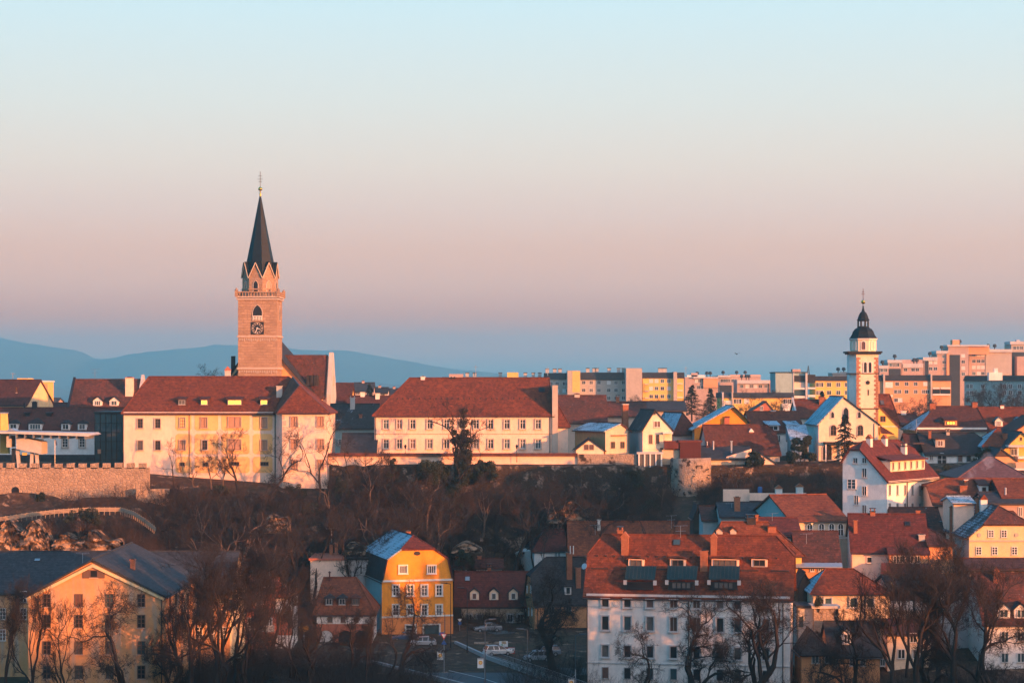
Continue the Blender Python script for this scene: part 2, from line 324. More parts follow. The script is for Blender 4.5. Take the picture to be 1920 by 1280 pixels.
gx = axis([(-9000, -1200, 1300), (-1200, -300, 150), (-300, -120, 15), (-120, 120, 2.), (120, 600, 15), (600, 1500, 150), (1500, 9000, 1500)])
gy = axis([(-270, 240, 15), (240, 420, 1.5), (420, 700, 14), (700, 1500, 100), (1500, 12500, 1375)])
GX, GY = np.meshgrid(gx, gy); GZ = ground(GX, GY)
nx, ny = len(gx), len(gy); ii = (np.arange(ny - 1)[:, None] * nx + np.arange(nx - 1)[None]).ravel()
tag(link('ground', np_mesh('ground', np.stack([GX, GY, GZ], -1).reshape(-1, 3), np.stack([ii, ii + 1, ii + nx + 1, ii + nx], -1), 'ground', True)), 'brown wooded slope rising from the valley road to the old town plateau', 'terrain', kind='structure')

# mountains far behind the town
def mountain(name, label, Y0, prof, depth, seed, rough):
    rg = np.random.default_rng(seed); pxs = np.linspace(prof[0][0], prof[-1][0], 170); py = np.interp(pxs, [p[0] for p in prof], [p[1] for p in prof])
    py = py + rough * (vnoise(pxs, pxs * .3, .055) + .6 * vnoise(pxs, pxs * .2, .17))
    rows = 14; V = []
    for r in range(rows):
        t = r / (rows - 1); hgt = math.sin(t * math.pi * .5)
        for a, b in zip(pxs, py):
            Y = Y0 - depth * (1 - t); top = (HY - b) / F * Y0
            V.append((X(a, Y0) * (Y / Y0) ** .3, Y, -61 + (top + 61) * (hgt ** 1.2) * (1 + .10 * (1 - t) * math.sin(a * .05 + r * 1.1) + .05 * (1 - t) * math.sin(a * .13 - r))))
    for a, b in zip(pxs, py): V.append((X(a, Y0), Y0 + depth * .8, -61))
    n = len(pxs); rows += 1; q = (np.arange(rows - 1)[:, None] * n + np.arange(n - 1)[None]).ravel()
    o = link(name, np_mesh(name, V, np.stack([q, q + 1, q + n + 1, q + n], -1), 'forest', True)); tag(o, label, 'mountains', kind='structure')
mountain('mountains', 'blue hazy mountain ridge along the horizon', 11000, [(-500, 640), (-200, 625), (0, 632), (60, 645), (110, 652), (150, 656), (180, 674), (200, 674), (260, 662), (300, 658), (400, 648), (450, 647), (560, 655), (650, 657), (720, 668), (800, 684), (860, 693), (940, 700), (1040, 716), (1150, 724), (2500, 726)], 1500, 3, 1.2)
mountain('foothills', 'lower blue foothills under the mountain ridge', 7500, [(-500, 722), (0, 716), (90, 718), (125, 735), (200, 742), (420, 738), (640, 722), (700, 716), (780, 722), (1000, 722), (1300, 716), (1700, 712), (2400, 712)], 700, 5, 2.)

# road, markings, kerbs
RZ = -40.3
def sheet(name, label, pts, z, m, cat, th=None):
    b = MB(); b.poly([(x, y, z) for x, y in pts]); return tag(b.obj(name, m), label, cat, kind='structure')
def gp(px, py, z=RZ): Y = -z * F / (py - HY); return (X(px, Y), Y)
# ------------------------------------------------------------------ windows, chimneys, houses
WC = {}
def win_meshes(w, h, style, fm, pm, sm, sill):
    key = (round(w, 2), round(h, 2), style, fm, pm, sm, sill)
    if key in WC: return WC[key]
    f = MB(); t = .09 if style != 'far' else .12; d = -.07 if sm else -.12
    if style == 'shutter':
        f.box(-w / 2, w / 2, d, 0, 0, .06); f.box(-w / 2, w / 2, d, 0, h - .06, h); f.box(-w / 2, -w / 2 + .06, d, 0, .06, h - .06); f.box(w / 2 - .06, w / 2, d, 0, .06, h - .06); f.box(-.03, .03, d - .01, 0, .06, h - .06)
        p = MB()
        for sx in (-1, 1):
            for r in (0, 1): p.box(sx * w * .25 - w * .17, sx * w * .25 + w * .17, -.05, -.02, h * (.08 + .46 * r), h * (.46 + .46 * r))
        p.box(-w / 2 + .06, w / 2 - .06, -.02, .0, .06, h - .06)
    else:
        f.box(-w / 2, w / 2, d, 0, 0, t); f.box(-w / 2, w / 2, d, 0, h - t, h); f.box(-w / 2, -w / 2 + t, d, 0, t, h - t); f.box(w / 2 - t, w / 2, d, 0, t, h - t)
        nm = {'cross': 1, 'six': 1, 'plain': 1, 'four': 3, 'three': 2, 'far': 1}.get(style, 0)
        for k in range(nm): x = -w / 2 + w * (k + 1) / (nm + 1); f.box(x - .045, x + .045, d + .01, 0, t, h - t)
        for z in {'cross': (.66,), 'six': (.36, .68), 'grid': (.25, .5, .75)}.get(style, ()): f.box(-w / 2 + t, w / 2 - t, d + .015, 0, h * z - .035, h * z + .035)
        p = MB(); p.box(-w / 2 + t * .8, w / 2 - t * .8, -.03, .0, t * .8, h - t * .8)
    s = None
    if sm:
        q = .16; s = MB(); dd = -.21
        s.box(-w / 2 - q, w / 2 + q, dd, 0, h, h + q); s.box(-w / 2 - q, -w / 2, dd, 0, 0, h); s.box(w / 2, w / 2 + q, dd, 0, 0, h); s.box(-w / 2 - q - .06, w / 2 + q + .06, dd - .08, 0, -q, 0)
    elif sill: s = MB(); s.box(-w / 2 - .08, w / 2 + .08, -.17, 0, -.08, 0)
    r = []
    for nm_, b, m in (('window', f, fm), ('pane', p, pm), ('surround' if sm else 'sill', s, sm or 'surround')):
        if b is None: r.append(None); continue
        me = bpy.data.meshes.new(nm_); me.from_pydata(b.v, [], b.f); me.materials.append(M_(m)); me.update(); r.append((nm_, me))
    WC[key] = r; return r
def window(parent, loc, rz, w, h, style='cross', fm='frame', pm=None, sm=None, sill=True, deep=False):
    if style == 'shutter': pm = pm or 'shutter'; fm = 'framebrown' if fm == 'frame' else fm
    pm = pm or random.choices(['glass', 'glassmid', 'glassteal', 'glasswarm'], [.62, .2, .11, .07])[0]
    r = win_meshes(w, h, style, fm, pm, sm, sill)
    o = link('window', r[0][1], parent, loc, rz)
    if deep: o.name = 'window_frame'
    link('pane', r[1][1], o)
    if r[2]: link(r[2][0], r[2][1], o)
    return o
def arch_pts(w, h, n=8, pointed=False):
    pts = [(-w / 2, 0), (w / 2, 0)]
    if pointed:
        z0 = h - w * .87
        for k in range(n + 1): a = math.radians(60) * k / n; pts.append((-w / 2 + w * math.cos(a), z0 + w * math.sin(a)))
        for k in range(n - 1, -1, -1): a = math.radians(60) * k / n; pts.append((w / 2 - w * math.cos(a), z0 + w * math.sin(a)))
    else:
        z0 = h - w / 2
        for k in range(2 * n + 1): a = math.pi * k / (2 * n); pts.append((w / 2 * math.cos(a), z0 + w / 2 * math.sin(a)))
    return pts
def arch_window(parent, loc, rz, w, h, pointed=False, sm='surround', pm='glass', name='window', bars=True):
    o = MB(); A = arch_pts(w + .3, h + .15, 8, pointed); B = arch_pts(w, h, 8, pointed); n = len(A)
    for k in range(n):
        if k == 0: continue
        k2 = (k + 1) % n
        o.poly([(A[k][0], -.12, A[k][1]), (A[k2][0], -.12, A[k2][1]), (B[k2][0], -.12, B[k2][1]), (B[k][0], -.12, B[k][1])])
        o.poly([(A[k][0], -.12, A[k][1]), (A[k][0], 0, A[k][1]), (A[k2][0], 0, A[k2][1]), (A[k2][0], -.12, A[k2][1])])
        o.poly([(B[k][0], -.12, B[k][1]), (B[k2][0], -.12, B[k2][1]), (B[k2][0], 0, B[k2][1]), (B[k][0], 0, B[k][1])])
    o.box(-w / 2 - .15, w / 2 + .15, -.18, 0, -.12, 0)
    f = o.obj(name, sm, parent, loc, rz); p = MB(); p.prism([(x, -.03, z) for x, z in B], (0, .03, 0)); p.obj('pane', pm, f)
    if bars:
        g = MB(); g.box(-.05, .05, -.06, -.03, .05, h * .93); g.box(-w * .46, w * .46, -.055, -.03, h * .5, h * .5 + .07); g.obj('glazing_bar', 'frame' if bars is True else bars, f)
    return f

class House:
    """A building with a straight front wall A-B; local x along the front, y into the depth, z up from the base."""
    def __init__(s, name, label, A, B, eave, ridge, depth=10., phi=0., ty='gx', e0='g', e1='g', wall='white', roof='red', base=None, dpx=None, peak=None, o=.45, og=.3,
                 brk=None, snow=None, gutter=True, cat='house', group=None, lmat=None, roofh=None, eavez=None, thick=.22, nowall=False, eave2=None):
        YA = A[1]; s.phi = R(phi); s.u = Vector((math.cos(s.phi), math.sin(s.phi))); s.n = Vector((-math.sin(s.phi), math.cos(s.phi)))
        s.A = Vector((X(A[0], YA), YA)); s.w = 1.; s.w = s.lx(B, 0); s.d = depth
        if dpx is not None: s.d = s.ly(dpx[1], 0 if dpx[0] == 'L' else s.w)
        if not 4.9 < s.d < 28 or s.w < 2 or s.w > 50: print('DEPTH', label, round(s.w, 1), round(s.d, 1))
        cs = [s.wp(x, y) for x in (0, s.w) for y in (0, s.d)]
        s.zb = base if base is not None else min(gz(c.x, c.y) for c in cs) - .6
        s.he = (eavez if eavez is not None else Z(eave, YA)) - s.zb
        s.t = t = thing(name, label, cat, (s.A.x, s.A.y, s.zb), s.phi, group)
        s.wallm = wall; s.ty = ty; w, d, he = s.w, s.d, s.he
        if ty == 'flat':
            b = MB(); b.box(0, w, 0, d, 0, he); s.wall = b.obj('wall', wall, t)
            r = MB(); r.box(-.25, w + .25, -.25, d + .25, he, he + .35); s.roof = r.obj('roof', roof, t); s.hr = he + .35; return
        s.La, s.Lb = (w, d) if ty == 'gx' else (d, w)
        s.mp = (lambda a, b, z: (a, b, z)) if ty == 'gx' else (lambda a, b, z: (b, a, z))
        s.rb = s.Lb / 2 if peak is None else (s.lx(peak, 0) if ty == 'gy' else peak)
        wy = s.wp(w / 2, s.rb).y if ty == 'gx' else s.wp(s.rb, 0).y
        s.hr = (he + roofh) if roofh else Z(ridge, wy) - s.zb
        prof = [(0, he), (s.rb, s.hr), (s.Lb, he)]                       # wall-line profile
        s.he2 = he
        if eave2: s.he2 = Z(eave2, s.wp(s.w, 0).y) - s.zb; prof[-1] = (s.Lb, s.he2)
        if brk:                                                          # gambrel: (inset, height above eave)
            bi, bz = brk; prof = [(0, he), (bi, he + bz), (s.rb, s.hr), (s.Lb - bi, he + bz), (s.Lb, he)]
        s.prof = prof
        def ext(p0, p1, k): L = math.hypot(p1[0] - p0[0], p1[1] - p0[1]); return (p0[0] - (p1[0] - p0[0]) / L * k, p0[1] - (p1[1] - p0[1]) / L * k)
        rp = [ext(prof[0], prof[1], o)] + prof[1:-1] + [ext(prof[-1], prof[-2], o)]
        s.sl = (prof[1][1] - prof[0][1]) / max(.1, prof[1][0] - prof[0][0])
        ri = len(rp) // 2
        def endspec(e, sgn, edge):
            if e == 'g': return dict(k='g', a=edge + sgn * -og, r=edge + sgn * -og)
            if e[0] == 'h':
                r = e[1] if ty == 'gy' else None
                ra = edge + sgn * e[1] if ty == 'gy' or len(e) > 2 else s.lx(e[1], s.rb)
                return dict(k='h', a=edge - sgn * o, r=ra)
            ra = edge + sgn * e[1] if ty == 'gy' or len(e) > 3 else s.lx(e[1], s.rb)
            zk = Z(e[2], s.wp(*((0 if sgn > 0 else w), d / 2) if ty == 'gx' else (w / 2, 0 if sgn > 0 else d)).y) - s.zb
            return dict(k='k', a=edge - sgn * og, r=ra, z=zk)
        E = [endspec(e0, 1, 0), endspec(e1, -1, s.La)]
        s.E = E
        def chain(e, i, j):                    # roof outline at end e from profile point i to j (i<j towards ridge)
            (b0, z0), (b1, z1) = rp[i], rp[j]
            if e['k'] == 'h': return [(e['a'] if i in (0, len(rp) - 1) else None, b0, z0), (e['r'], b1, z1)]
            top = (e['r'] if j == ri else e['a'], b1, z1)
            if e['k'] == 'k' and j == ri and z0 < e['z'] < z1:
                q = (e['z'] - z0) / (z1 - z0); return [(e['a'], b0, z0), (e['a'], b0 + (b1 - b0) * q, e['z']), top]
            return [(e['a'], b0, z0), top]
        b = MB(); snow = snow or {}
        def rm(side): return snow.get(side, roof)
        def add(pts, side):
            pts = [Vector(s.mp(*p)) for p in pts]; nrm = Vector((0, 0, 0))
            for k in range(len(pts)): nrm += (pts[k] - pts[0]).cross(pts[(k + 1) % len(pts)] - pts[0])
            if nrm.z < 0: pts.reverse()
            b.poly(pts, rm(side))
        names = ('F', 'B') if ty == 'gx' else ('L', 'R')
        for i in range(len(rp) - 1):
            if i < ri: c0, c1 = chain(E[0], i, i + 1), chain(E[1], i, i + 1); side = names[0]
            else: c0, c1 = chain(E[0], i + 1, i), chain(E[1], i + 1, i); side = names[1]
            add(c0 + c1[::-1], side + '0' if brk and i in (0, len(rp) - 2) and side + '0' in snow else side)
        enames = ('L', 'R') if ty == 'gx' else ('F', 'B')
        s.gab = []
        for e, nm in zip(E, enames):
            if e['k'] == 'h': add([(e['a'], rp[0][0], rp[0][1]), (e['a'], rp[-1][0], rp[-1][1]), (e['r'], *rp[ri])], nm)
            if e['k'] == 'k':
                cL = chain(e, ri - 1, ri)[1]; cR = chain(e, ri + 1, ri)[1]
                add([cL, cR, (e['r'], *rp[ri])], nm)
        s.roof = b.obj('roof', roof, t); me = s.roof.data
        so_ = s.roof.modifiers.new('thickness', 'SOLIDIFY'); so_.thickness = thick; so_.offset = -1
        wl = s.roof.modifiers.new('weld', 'WELD'); wl.merge_threshold = .001; s.roof.modifiers.move(1, 0)
        # ridge and hip tiles
        c = MB()
        c.tube(s.mp(E[0]['r'], s.rb, s.hr + .02), s.mp(E[1]['r'], s.rb, s.hr + .02), .13, n=5)
        for e in E:
            if e['k'] == 'h':
                for k in (0, -1): c.tube(s.mp(e['a'], rp[k][0], rp[k][1]), s.mp(e['r'], s.rb, s.hr + .02), .11, n=5)
            if e['k'] == 'k':
                for k in (ri - 1, ri + 1): q = chain(e, k, ri)[1]; c.tube(s.mp(*q), s.mp(e['r'], s.rb, s.hr + .02), .11, n=5)
        c.obj('ridge_tile', rm(names[0]) if not snow else roof, s.roof)
        if gutter:
            for k in (0, -1):
                g = MB(); bb, zz = rp[k]; off = -.07 if k == 0 else .07
                g.tube(s.mp(E[0]['a'] + .05, bb + off, zz - thick + .02), s.mp(E[1]['a'] - .05, bb + off, zz - thick + .02), .10, n=5)
                g.obj('gutter', 'gutter', s.roof)
        # walls with gable ends
        if nowall: return
        b = MB(); tk = thick * 1.3
        def under(z): return z - tk
        def gable_line(e):
            L = [(0, he - .02)] + [(q[0], under(q[1])) for q in prof[1:-1]] + [(s.Lb, s.he2 - .02)]
            if e['k'] == 'h': return [(0, he - .02), (s.Lb, he - .02)]
            if e['k'] == 'k':
                (b0, z0), (b1, z1) = prof[ri - 1], prof[ri]; q = (e['z'] - z0) / (z1 - z0)
                q = max(0, min(1, q)); l = (b0 + (b1 - b0) * q, under(e['z'])); (b0, z0) = prof[ri + 1]; q = max(0, min(1, (e['z'] - z0) / (prof[ri][1] - z0))); r = (b0 + (prof[ri][0] - b0) * q, under(e['z']))
                L = L[:ri] + [l, r] + L[ri + 1:]
            return L
        for e, a, nm in ((E[0], 0, enames[0]), (E[1], s.La, enames[1])):
            g = gable_line(e); pts = [s.mp(a, 0, 0)] + [s.mp(a, *q) for q in g] + [s.mp(a, s.Lb, 0)]
            b.poly(pts, (lmat or {}).get(nm, wall)); s.gab.append(g)
        for bb, nm, hh in ((0, names[0], he), (s.Lb, names[1], s.he2)):
            b.poly([s.mp(0, bb, 0), s.mp(s.La, bb, 0), s.mp(s.La, bb, hh - .02), s.mp(0, bb, hh - .02)], (lmat or {}).get(nm, wall))
        s.wall = b.obj('wall', wall, t)
    # --- conversions
    def wp(s, x, y): q = s.A + s.u * x + s.n * y; return q
    def lx(s, px, y):
        k = (px - 960) / F; c = s.A + s.n * y; return (k * c.y - c.x) / (s.u.x - k * s.u.y)
    def ly(s, px, x):
        k = (px - 960) / F; c = s.A + s.u * x; return (k * c.y - c.x) / (s.n.x - k * s.n.y)
    def lz(s, py, x, y): return Z(py, s.wp(x, y).y) - s.zb
    # --- features
    def win(s, face, pxs, pys, w, h, style='cross', skip=(), out=0., **k):
        for j, py in enumerate(pys):
            for i, px in enumerate(pxs):
                if (i, j) in skip: continue
                if face == 'F': x = s.lx(px, -out); loc = (x, -out - .005, s.lz(py, x, 0) - h / 2); rz = 0
                elif face == 'R': y = s.ly(px, s.w); loc = (s.w + .005, y, s.lz(py, s.w, y) - h / 2); rz = R(90)
                else: y = s.ly(px, 0); loc = (-.005, y, s.lz(py, 0, y) - h / 2); rz = R(-90)
                window(s.t, loc, rz, w, h, style, **k)
    def arch(s, face, px, py_base, w, h, **k):
        if face == 'F': x = s.lx(px, 0); loc = (x, -.005, s.lz(py_base, x, 0)); rz = 0
        elif face == 'R': y = s.ly(px, s.w); loc = (s.w + .005, y, s.lz(py_base, s.w, y)); rz = R(90)
        else: y = s.ly(px, 0); loc = (-.005, y, s.lz(py_base, 0, y)); rz = R(-90)
        return arch_window(s.t, loc, rz, w, h, **k)
    def roofz(s, x, y):
        b = y if s.ty == 'gx' else x
        if s.ty == 'flat': return s.he
        return float(np.interp(b, [p[0] for p in s.prof], [p[1] for p in s.prof]))
    def chim(s, px, top, y=None, w=.8, dp=.8, m='brick', cap='brick', px2=None, drop=.7, style='flat'):
        y = s.d * .5 if y is None else y; x = s.lx(px, y); zt = s.lz(top, x, y); z0 = min(s.roofz(x, y - dp / 2), s.roofz(x, y + dp / 2), zt) - drop
        b = MB(); b.box(x - w / 2, x + w / 2, y - dp / 2, y + dp / 2, z0, zt - .25, m)
        b.box(x - w / 2 - .09, x + w / 2 + .09, y - dp / 2 - .09, y + dp / 2 + .09, zt - .25, zt - .12, cap)
        if style == 'gable':
            b.prism([(x - w / 2 - .05, y - dp / 2 - .05, zt - .119), (x + w / 2 + .05, y - dp / 2 - .05, zt - .119), (x, y - dp / 2 - .05, zt + w * .55)], (0, dp + .1, 0), cap)
        elif style == 'hood':
            for sx in (-1, 1): b.box(x + sx * w * .4 - .06, x + sx * w * .4 + .06, y - dp * .4, y + dp * .4, zt - .119, zt + .25, m)
            b.box(x - w / 2 - .12, x + w / 2 + .12, y - dp / 2 - .12, y + dp / 2 + .12, zt + .25, zt + .33, 'metal')
        else: b.box(x - w * .3, x + w * .3, y - dp * .3, y + dp * .3, zt - .119, zt, 'black')
        return b.obj('chimney', m, s.roof)
    def slope_y(s, px, py, guess=.5):
        y = guess
        for _ in range(25):
            x = s.lx(px, y); z = s.lz(py, x, y); y = y * .5 + .5 * float(np.interp(z, [p[1] for p in s.prof[:len(s.prof) // 2 + 1]], [p[0] for p in s.prof[:len(s.prof) // 2 + 1]]))
        return s.lx(px, y), y, s.roofz(0, y) if s.ty == 'gx' else s.lz(py, s.lx(px, y), y)
    def dorm(s, px, py, w, h, style='gable', wm=None, rm='red', ww=None, wh=None, wst='plain', pm=None, fm='frame', name='dormer', side='F', at=None, rh=None):
        """py = sill row of the dormer's front wall on the front slope."""
        if side == 'F': x, y, z = s.slope_y(px, py); rz = 0; loc = (x, y, z)
        else:
            x, y = at; z = s.roofz(x, y); loc = (x, y, z); rz = R(90) if side == 'R' else R(-90)
        sl = s.sl if len(s.prof) == 3 or y < s.prof[1][0] else (s.prof[2][1] - s.prof[1][1]) / (s.prof[2][0] - s.prof[1][0])
        wm = wm or s.wallm; dd = h / sl + .1; rh = rh or {'gable': w * .45, 'hip': w * .4, 'shed': .35, 'eyebrow': .3, 'flat': .12}[style]
        b = MB(); b.prism([(-w / 2, 0, -.15), (w / 2, 0, -.15), (w / 2, 0, h), (-w / 2, 0, h)], (0, dd, 0))
        if style == 'gable': b.prism([(-w / 2, 0, h), (w / 2, 0, h), (0, 0, h + rh - .12)], (0, dd, 0))
        d = b.obj(name, wm, s.roof if False else s.t, loc, rz)
        r = MB(); ov = .22
        if style == 'gable':
            dr = (h + rh) / sl + .1
            for sx in (-1, 1): r.prism([(sx * (w / 2 + ov), -ov, h - rh * 2 * ov / w), (0, -ov, h + rh), (0, -ov, h + rh + .12), (sx * (w / 2 + ov), -ov, h - rh * 2 * ov / w + .12)], (0, dr + ov, 0))
        elif style == 'hip':
            dr = (h + rh) / sl
            p = [(-w / 2 - ov, -ov, h), (w / 2 + ov, -ov, h), (0, w * .35, h + rh), (0, dr + .2, h + rh), (w / 2 + ov, dd, h), (-w / 2 - ov, dd, h)]
            r.poly([p[0], p[1], p[2]]); r.poly([p[1], p[4], p[3], p[2]]); r.poly([p[0], p[2], p[3], p[5]]); r.box(-w / 2 - ov, w / 2 + ov, -ov, dd, h - .1, h - .002)
        elif style in ('shed', 'flat'):
            k = rh; back = (h + k) / max(.15, sl - 0) + .6 if style == 'shed' else dd
            if style == 'shed': back = (h) / max(.2, sl - .22); k = back * .22
            else: k = .05
            r.prism([(-w / 2 - ov, -ov - .1, h - .02), (-w / 2 - ov, back, h + k), (-w / 2 - ov, back, h + k + .14), (-w / 2 - ov, -ov - .1, h + .12)], (w + 2 * ov, 0, 0))
        else:
            n = 10; back = (h + rh) / sl + .2
            pts = [(-w / 2 - ov * 1.3 + (w + ov * 2.6) * i / n, -ov, h - .05 + rh * math.sin(math.pi * i / n)) for i in range(n + 1)]
            for i in range(n):
                a, c = pts[i], pts[i + 1]; r.prism([a, c, (c[0], c[1], c[2] + .1), (a[0], a[1], a[2] + .1)], (0, back, 0))
        r.obj('dormer_roof', rm, d)
        if ww: window(d, (0, -.005, (h - wh) * .45), 0, ww, wh, wst, fm, pm, deep=True)
        return d
    def skylight(s, px, py, w=.9, h=1.1, m='glassteal'):
        x, y, z = s.slope_y(px, py); a = math.atan(s.sl if len(s.prof) == 3 else (s.hr - s.prof[1][1]) / (s.rb - s.prof[1][0]) if y > s.prof[1][0] else s.sl)
        b = MB(); b.box(-w / 2, w / 2, -h / 2, h / 2, 0, .1, 'gutter'); b.box(-w / 2 + .09, w / 2 - .09, -h / 2 + .09, h / 2 - .09, .1, .13, m)
        o = b.obj('skylight', None, s.roof, (x, y, s.roofz(x, y) + .02)); o.rotation_euler = (a, 0, 0); return o
    def band(s, py, h=.25, out=.1, m='trim', face='F', name='string_course'):
        b = MB(); z = s.lz(py, s.w / 2, 0)
        if face == 'F': b.box(-.02, s.w + .02, -out, 0, z, z + h)
        elif face == 'R': b.box(s.w, s.w + out, -.02, s.d + .02, z, z + h)
        return b.obj(name, m, s.t)
    def box(s, name, px0, px1, py0, py1, y0, y1, m):
        x0, x1 = s.lx(px0, y0), s.lx(px1, y0); b = MB(); b.box(x0, x1, y0, y1, s.lz(py1, x0, y0), s.lz(py0, x0, y0)); return b.obj(name, m, s.t)
    def pipe(s, px, m='gutter', y=-.1, top=None, bot=0., r=.07):
        b = MB(); x = s.lx(px, y); b.tube((x, y, bot), (x, y, (top or s.he) - .2), r, n=5); return b.obj('downpipe', m, s.t)
    def aerial(s, px, top, y=None, arms=2, m='zinc'):
        y = s.d * .5 if y is None else y; x = s.lx(px, y); zt = s.lz(top, x, y); b = MB(); b.tube((x, y, s.roofz(x, y) - .2), (x, y, zt), .035, n=4)
        for k in range(arms):
            z = zt - .15 - .7 * k; L = .9 - .25 * k; b.tube((x - L, y, z + .1), (x + L, y, z + .18), .025, n=3)
            for q in range(5): xx = x - L + 2 * L * q / 4; b.tube((xx, y - .3, z + .14), (xx, y + .3, z + .14), .015, n=3)
        return b.obj('aerial', m, s.roof)
# ------------------------------------------------------------------ castle (upper town, left)
ca = House('castle', 'long yellow and pink castle with red hipped roof above the wooded slope', (232, 390), 614, 772, 706, 17, e0=('h', 279), e1=('h', 541), wall='pinkwall', cat='castle')
ca.win('F', [263, 296], [793.5, 834.5], .95, 1.7, 'six', sm='surround', fm='framebrown')
ca.win('F', [342], [792], .95, 1.7, 'six', sm='surround', fm='framebrown'); ca.win('F', [383, 495], [792], 1.0, 1.8, 'shutter', sm='surroundpink', out=.05); ca.win('F', [440], [791], 2.2, 1.8, 'shutter', sm='surroundpink', out=.05)
ca.win('F', [342, 495], [834], 1.0, 1.7, 'shutter', sm='surroundpink', out=.05); ca.win('F', [384], [834], .95, 1.7, 'six', sm='surround', fm='framebrown', out=.05); ca.win('F', [440], [833], 2.2, 1.8, 'shutter', sm='surroundpink', out=.05)
ca.win('F', [342, 385], [870], .9, .7, 'plain', fm='framebrown', out=.05); ca.win('F', [441, 496], [869], 1.5, .7, 'three', fm='framebrown', out=.05)
cols = [326, 362, 412, 471, 514]; rows = [(775, 807), (813, 851), (856, 886)]
for i in range(4):
    for j, (t_, b_) in enumerate(rows):
        x0, x1 = ca.lx(cols[i] + 3, 0), ca.lx(cols[i + 1] - 3, 0); z1, z0 = ca.lz(t_, x0, 0), ca.lz(b_, x0, 0); q = .35
        MB().prism([(x0 + q, -.045, z0), (x1 - q, -.045, z0), (x1, -.045, z0 + q), (x1, -.045, z1 - q), (x1 - q, -.045, z1), (x0 + q, -.045, z1), (x0, -.045, z1 - q), (x0, -.045, z0 + q)], (0, .04, 0)).obj('wall_panel', 'yellow', ca.t)
ca.pipe(355); ca.band(774.5, .22, .18, 'trim', name='cornice')
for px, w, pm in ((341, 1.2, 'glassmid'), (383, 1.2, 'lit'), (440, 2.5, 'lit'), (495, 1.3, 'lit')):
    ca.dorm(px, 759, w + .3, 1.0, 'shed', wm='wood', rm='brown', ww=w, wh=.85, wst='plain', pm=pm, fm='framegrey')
ca.chim(427, 692, 10, 1.0, 1.0, 'concrete', 'redwall', style='gable'); ca.chim(524, 722, 4.0, 1.0, 1.2, 'concrete', 'concrete')
wg = MB()      # right wing standing forward, part of the castle
xa, xb = ca.lx(529, -4), ca.lx(613.5, -4); zt = ca.he - .02; xl = ca.lx(516, 0)
wg.poly([(xa, -4, 0), (xb, -4, 0), (xb, -4, zt), (xa, -4, zt)]); wg.poly([(xl, -.01, 0), (xa, -4, 0), (xa, -4, zt), (xl, -.01, zt)], ); wg.poly([(xb, -4, 0), (ca.w - .01, 0, 0), (ca.w - .01, 0, zt), (xb, -4, zt)])
wing = wg.obj('wing_wall', 'pinkwall', ca.t)
for px in (552, 601):
    for py in (790, 832, 871):
        x = ca.lx(px, -4); window(ca.t, (x, -4.005, ca.lz(py, x, -4) - .85), 0, 1.1, 1.7, 'shutter', sm='surroundpink')
ap = (ca.lx(561, 0.5), .6, ca.lz(723, 10, 0.5)); r = MB(); ze = zt - .15; o = .5
c = [(xa - .9, -4 - o, ze), (xb + o, -4 - o, ze), (ca.w + .5, 1, ze), ap, (ca.lx(548, 7), 7.5, ca.hr - .1), (xl - .4, .3, ze)]
r.poly([c[0], c[1], c[3]]); r.poly([c[1], c[2], (ca.w - 2, 5, ca.lz(745, 36, 5)), c[4], c[3]]); r.poly([c[0], c[3], c[4], c[5]])
wr = r.obj('wing_roof', 'red', ca.t); md = wr.modifiers.new('thickness', 'SOLIDIFY'); md.thickness = .2; md.offset = 0
g = MB(); g.tube((xa - .8, -4.6, ze - .1), (xb + .5, -4.6, ze - .1), .1, n=5); g.tube(c[0], c[3], .14, n=5); g.tube(c[3], c[4], .14, n=5); g.tube(c[3], c[1], .12, n=5); g.obj('gutter', 'gutter', wr)
q = MB()
for k in range(14):
    z = .4 + k * 1.0; L = .75 if k % 2 else .45; q.box(xa - .02, xa + L, -4.03, -4.0, z, z + .85)
q.obj('quoin', 'surround', ca.t)
MB().tube((ca.lx(516, -.2), -.25, 0), (ca.lx(516, -.2), -.25, zt), .09, n=5).obj('downpipe', 'gutter', ca.t)

# ------------------------------------------------------------------ gothic church with tall spire
CY = 440.; s9 = CY / F
ch = thing('church', 'gothic stone church with tall dark pointed spire and clock behind the castle', 'church', (X(488, CY + 4), CY + 4, -15), R(-1.5))
def cz(py, Y=CY): return Z(py, Y) + 15
hw = 4.02
t = MB(); t.box(-hw, hw, -hw, hw, 0, cz(559)); tower = t.obj('tower', 'ashlar', ch)
b = MB()
for py, o, h in ((632, .22, .3), (692, .25, .35), (562, .3, .3)): b.box(-hw - o, hw + o, -hw - o, hw + o, cz(py), cz(py) + h)
b.box(-hw - .42, hw + .42, -hw - .42, hw + .42, cz(558), cz(558) + .3); b.obj('string_course', 'surround', tower)
b = MB()
for py in (636, 696):
    for k in range(22): x = -hw + .15 + k * .37; b.box(x, x + .18, -hw - .1, -hw, cz(py) - random.uniform(.1, .5), cz(py) + .25)
b.obj('ornament_frieze', 'surround', tower)
b = MB(); zb = cz(556)
for a in range(4):
    ca_, sa = math.cos(a * math.pi / 2), math.sin(a * math.pi / 2)
    for k in range(15):
        u_ = -hw - .2 + k * (2 * hw + .4) / 14; x, y = u_ * ca_ + (hw + .3) * sa, u_ * sa - (hw + .3) * ca_; b.box(x - .09, x + .09, y - .09, y + .09, zb + .1, zb + .9)
    p0 = ((-hw - .4) * ca_ + (hw + .3) * sa, (-hw - .4) * sa - (hw + .3) * ca_, zb + .95); p1 = ((hw + .4) * ca_ + (hw + .3) * sa, (hw + .4) * sa - (hw + .3) * ca_, zb + .95); b.tube(p0, p1, .14, n=4)
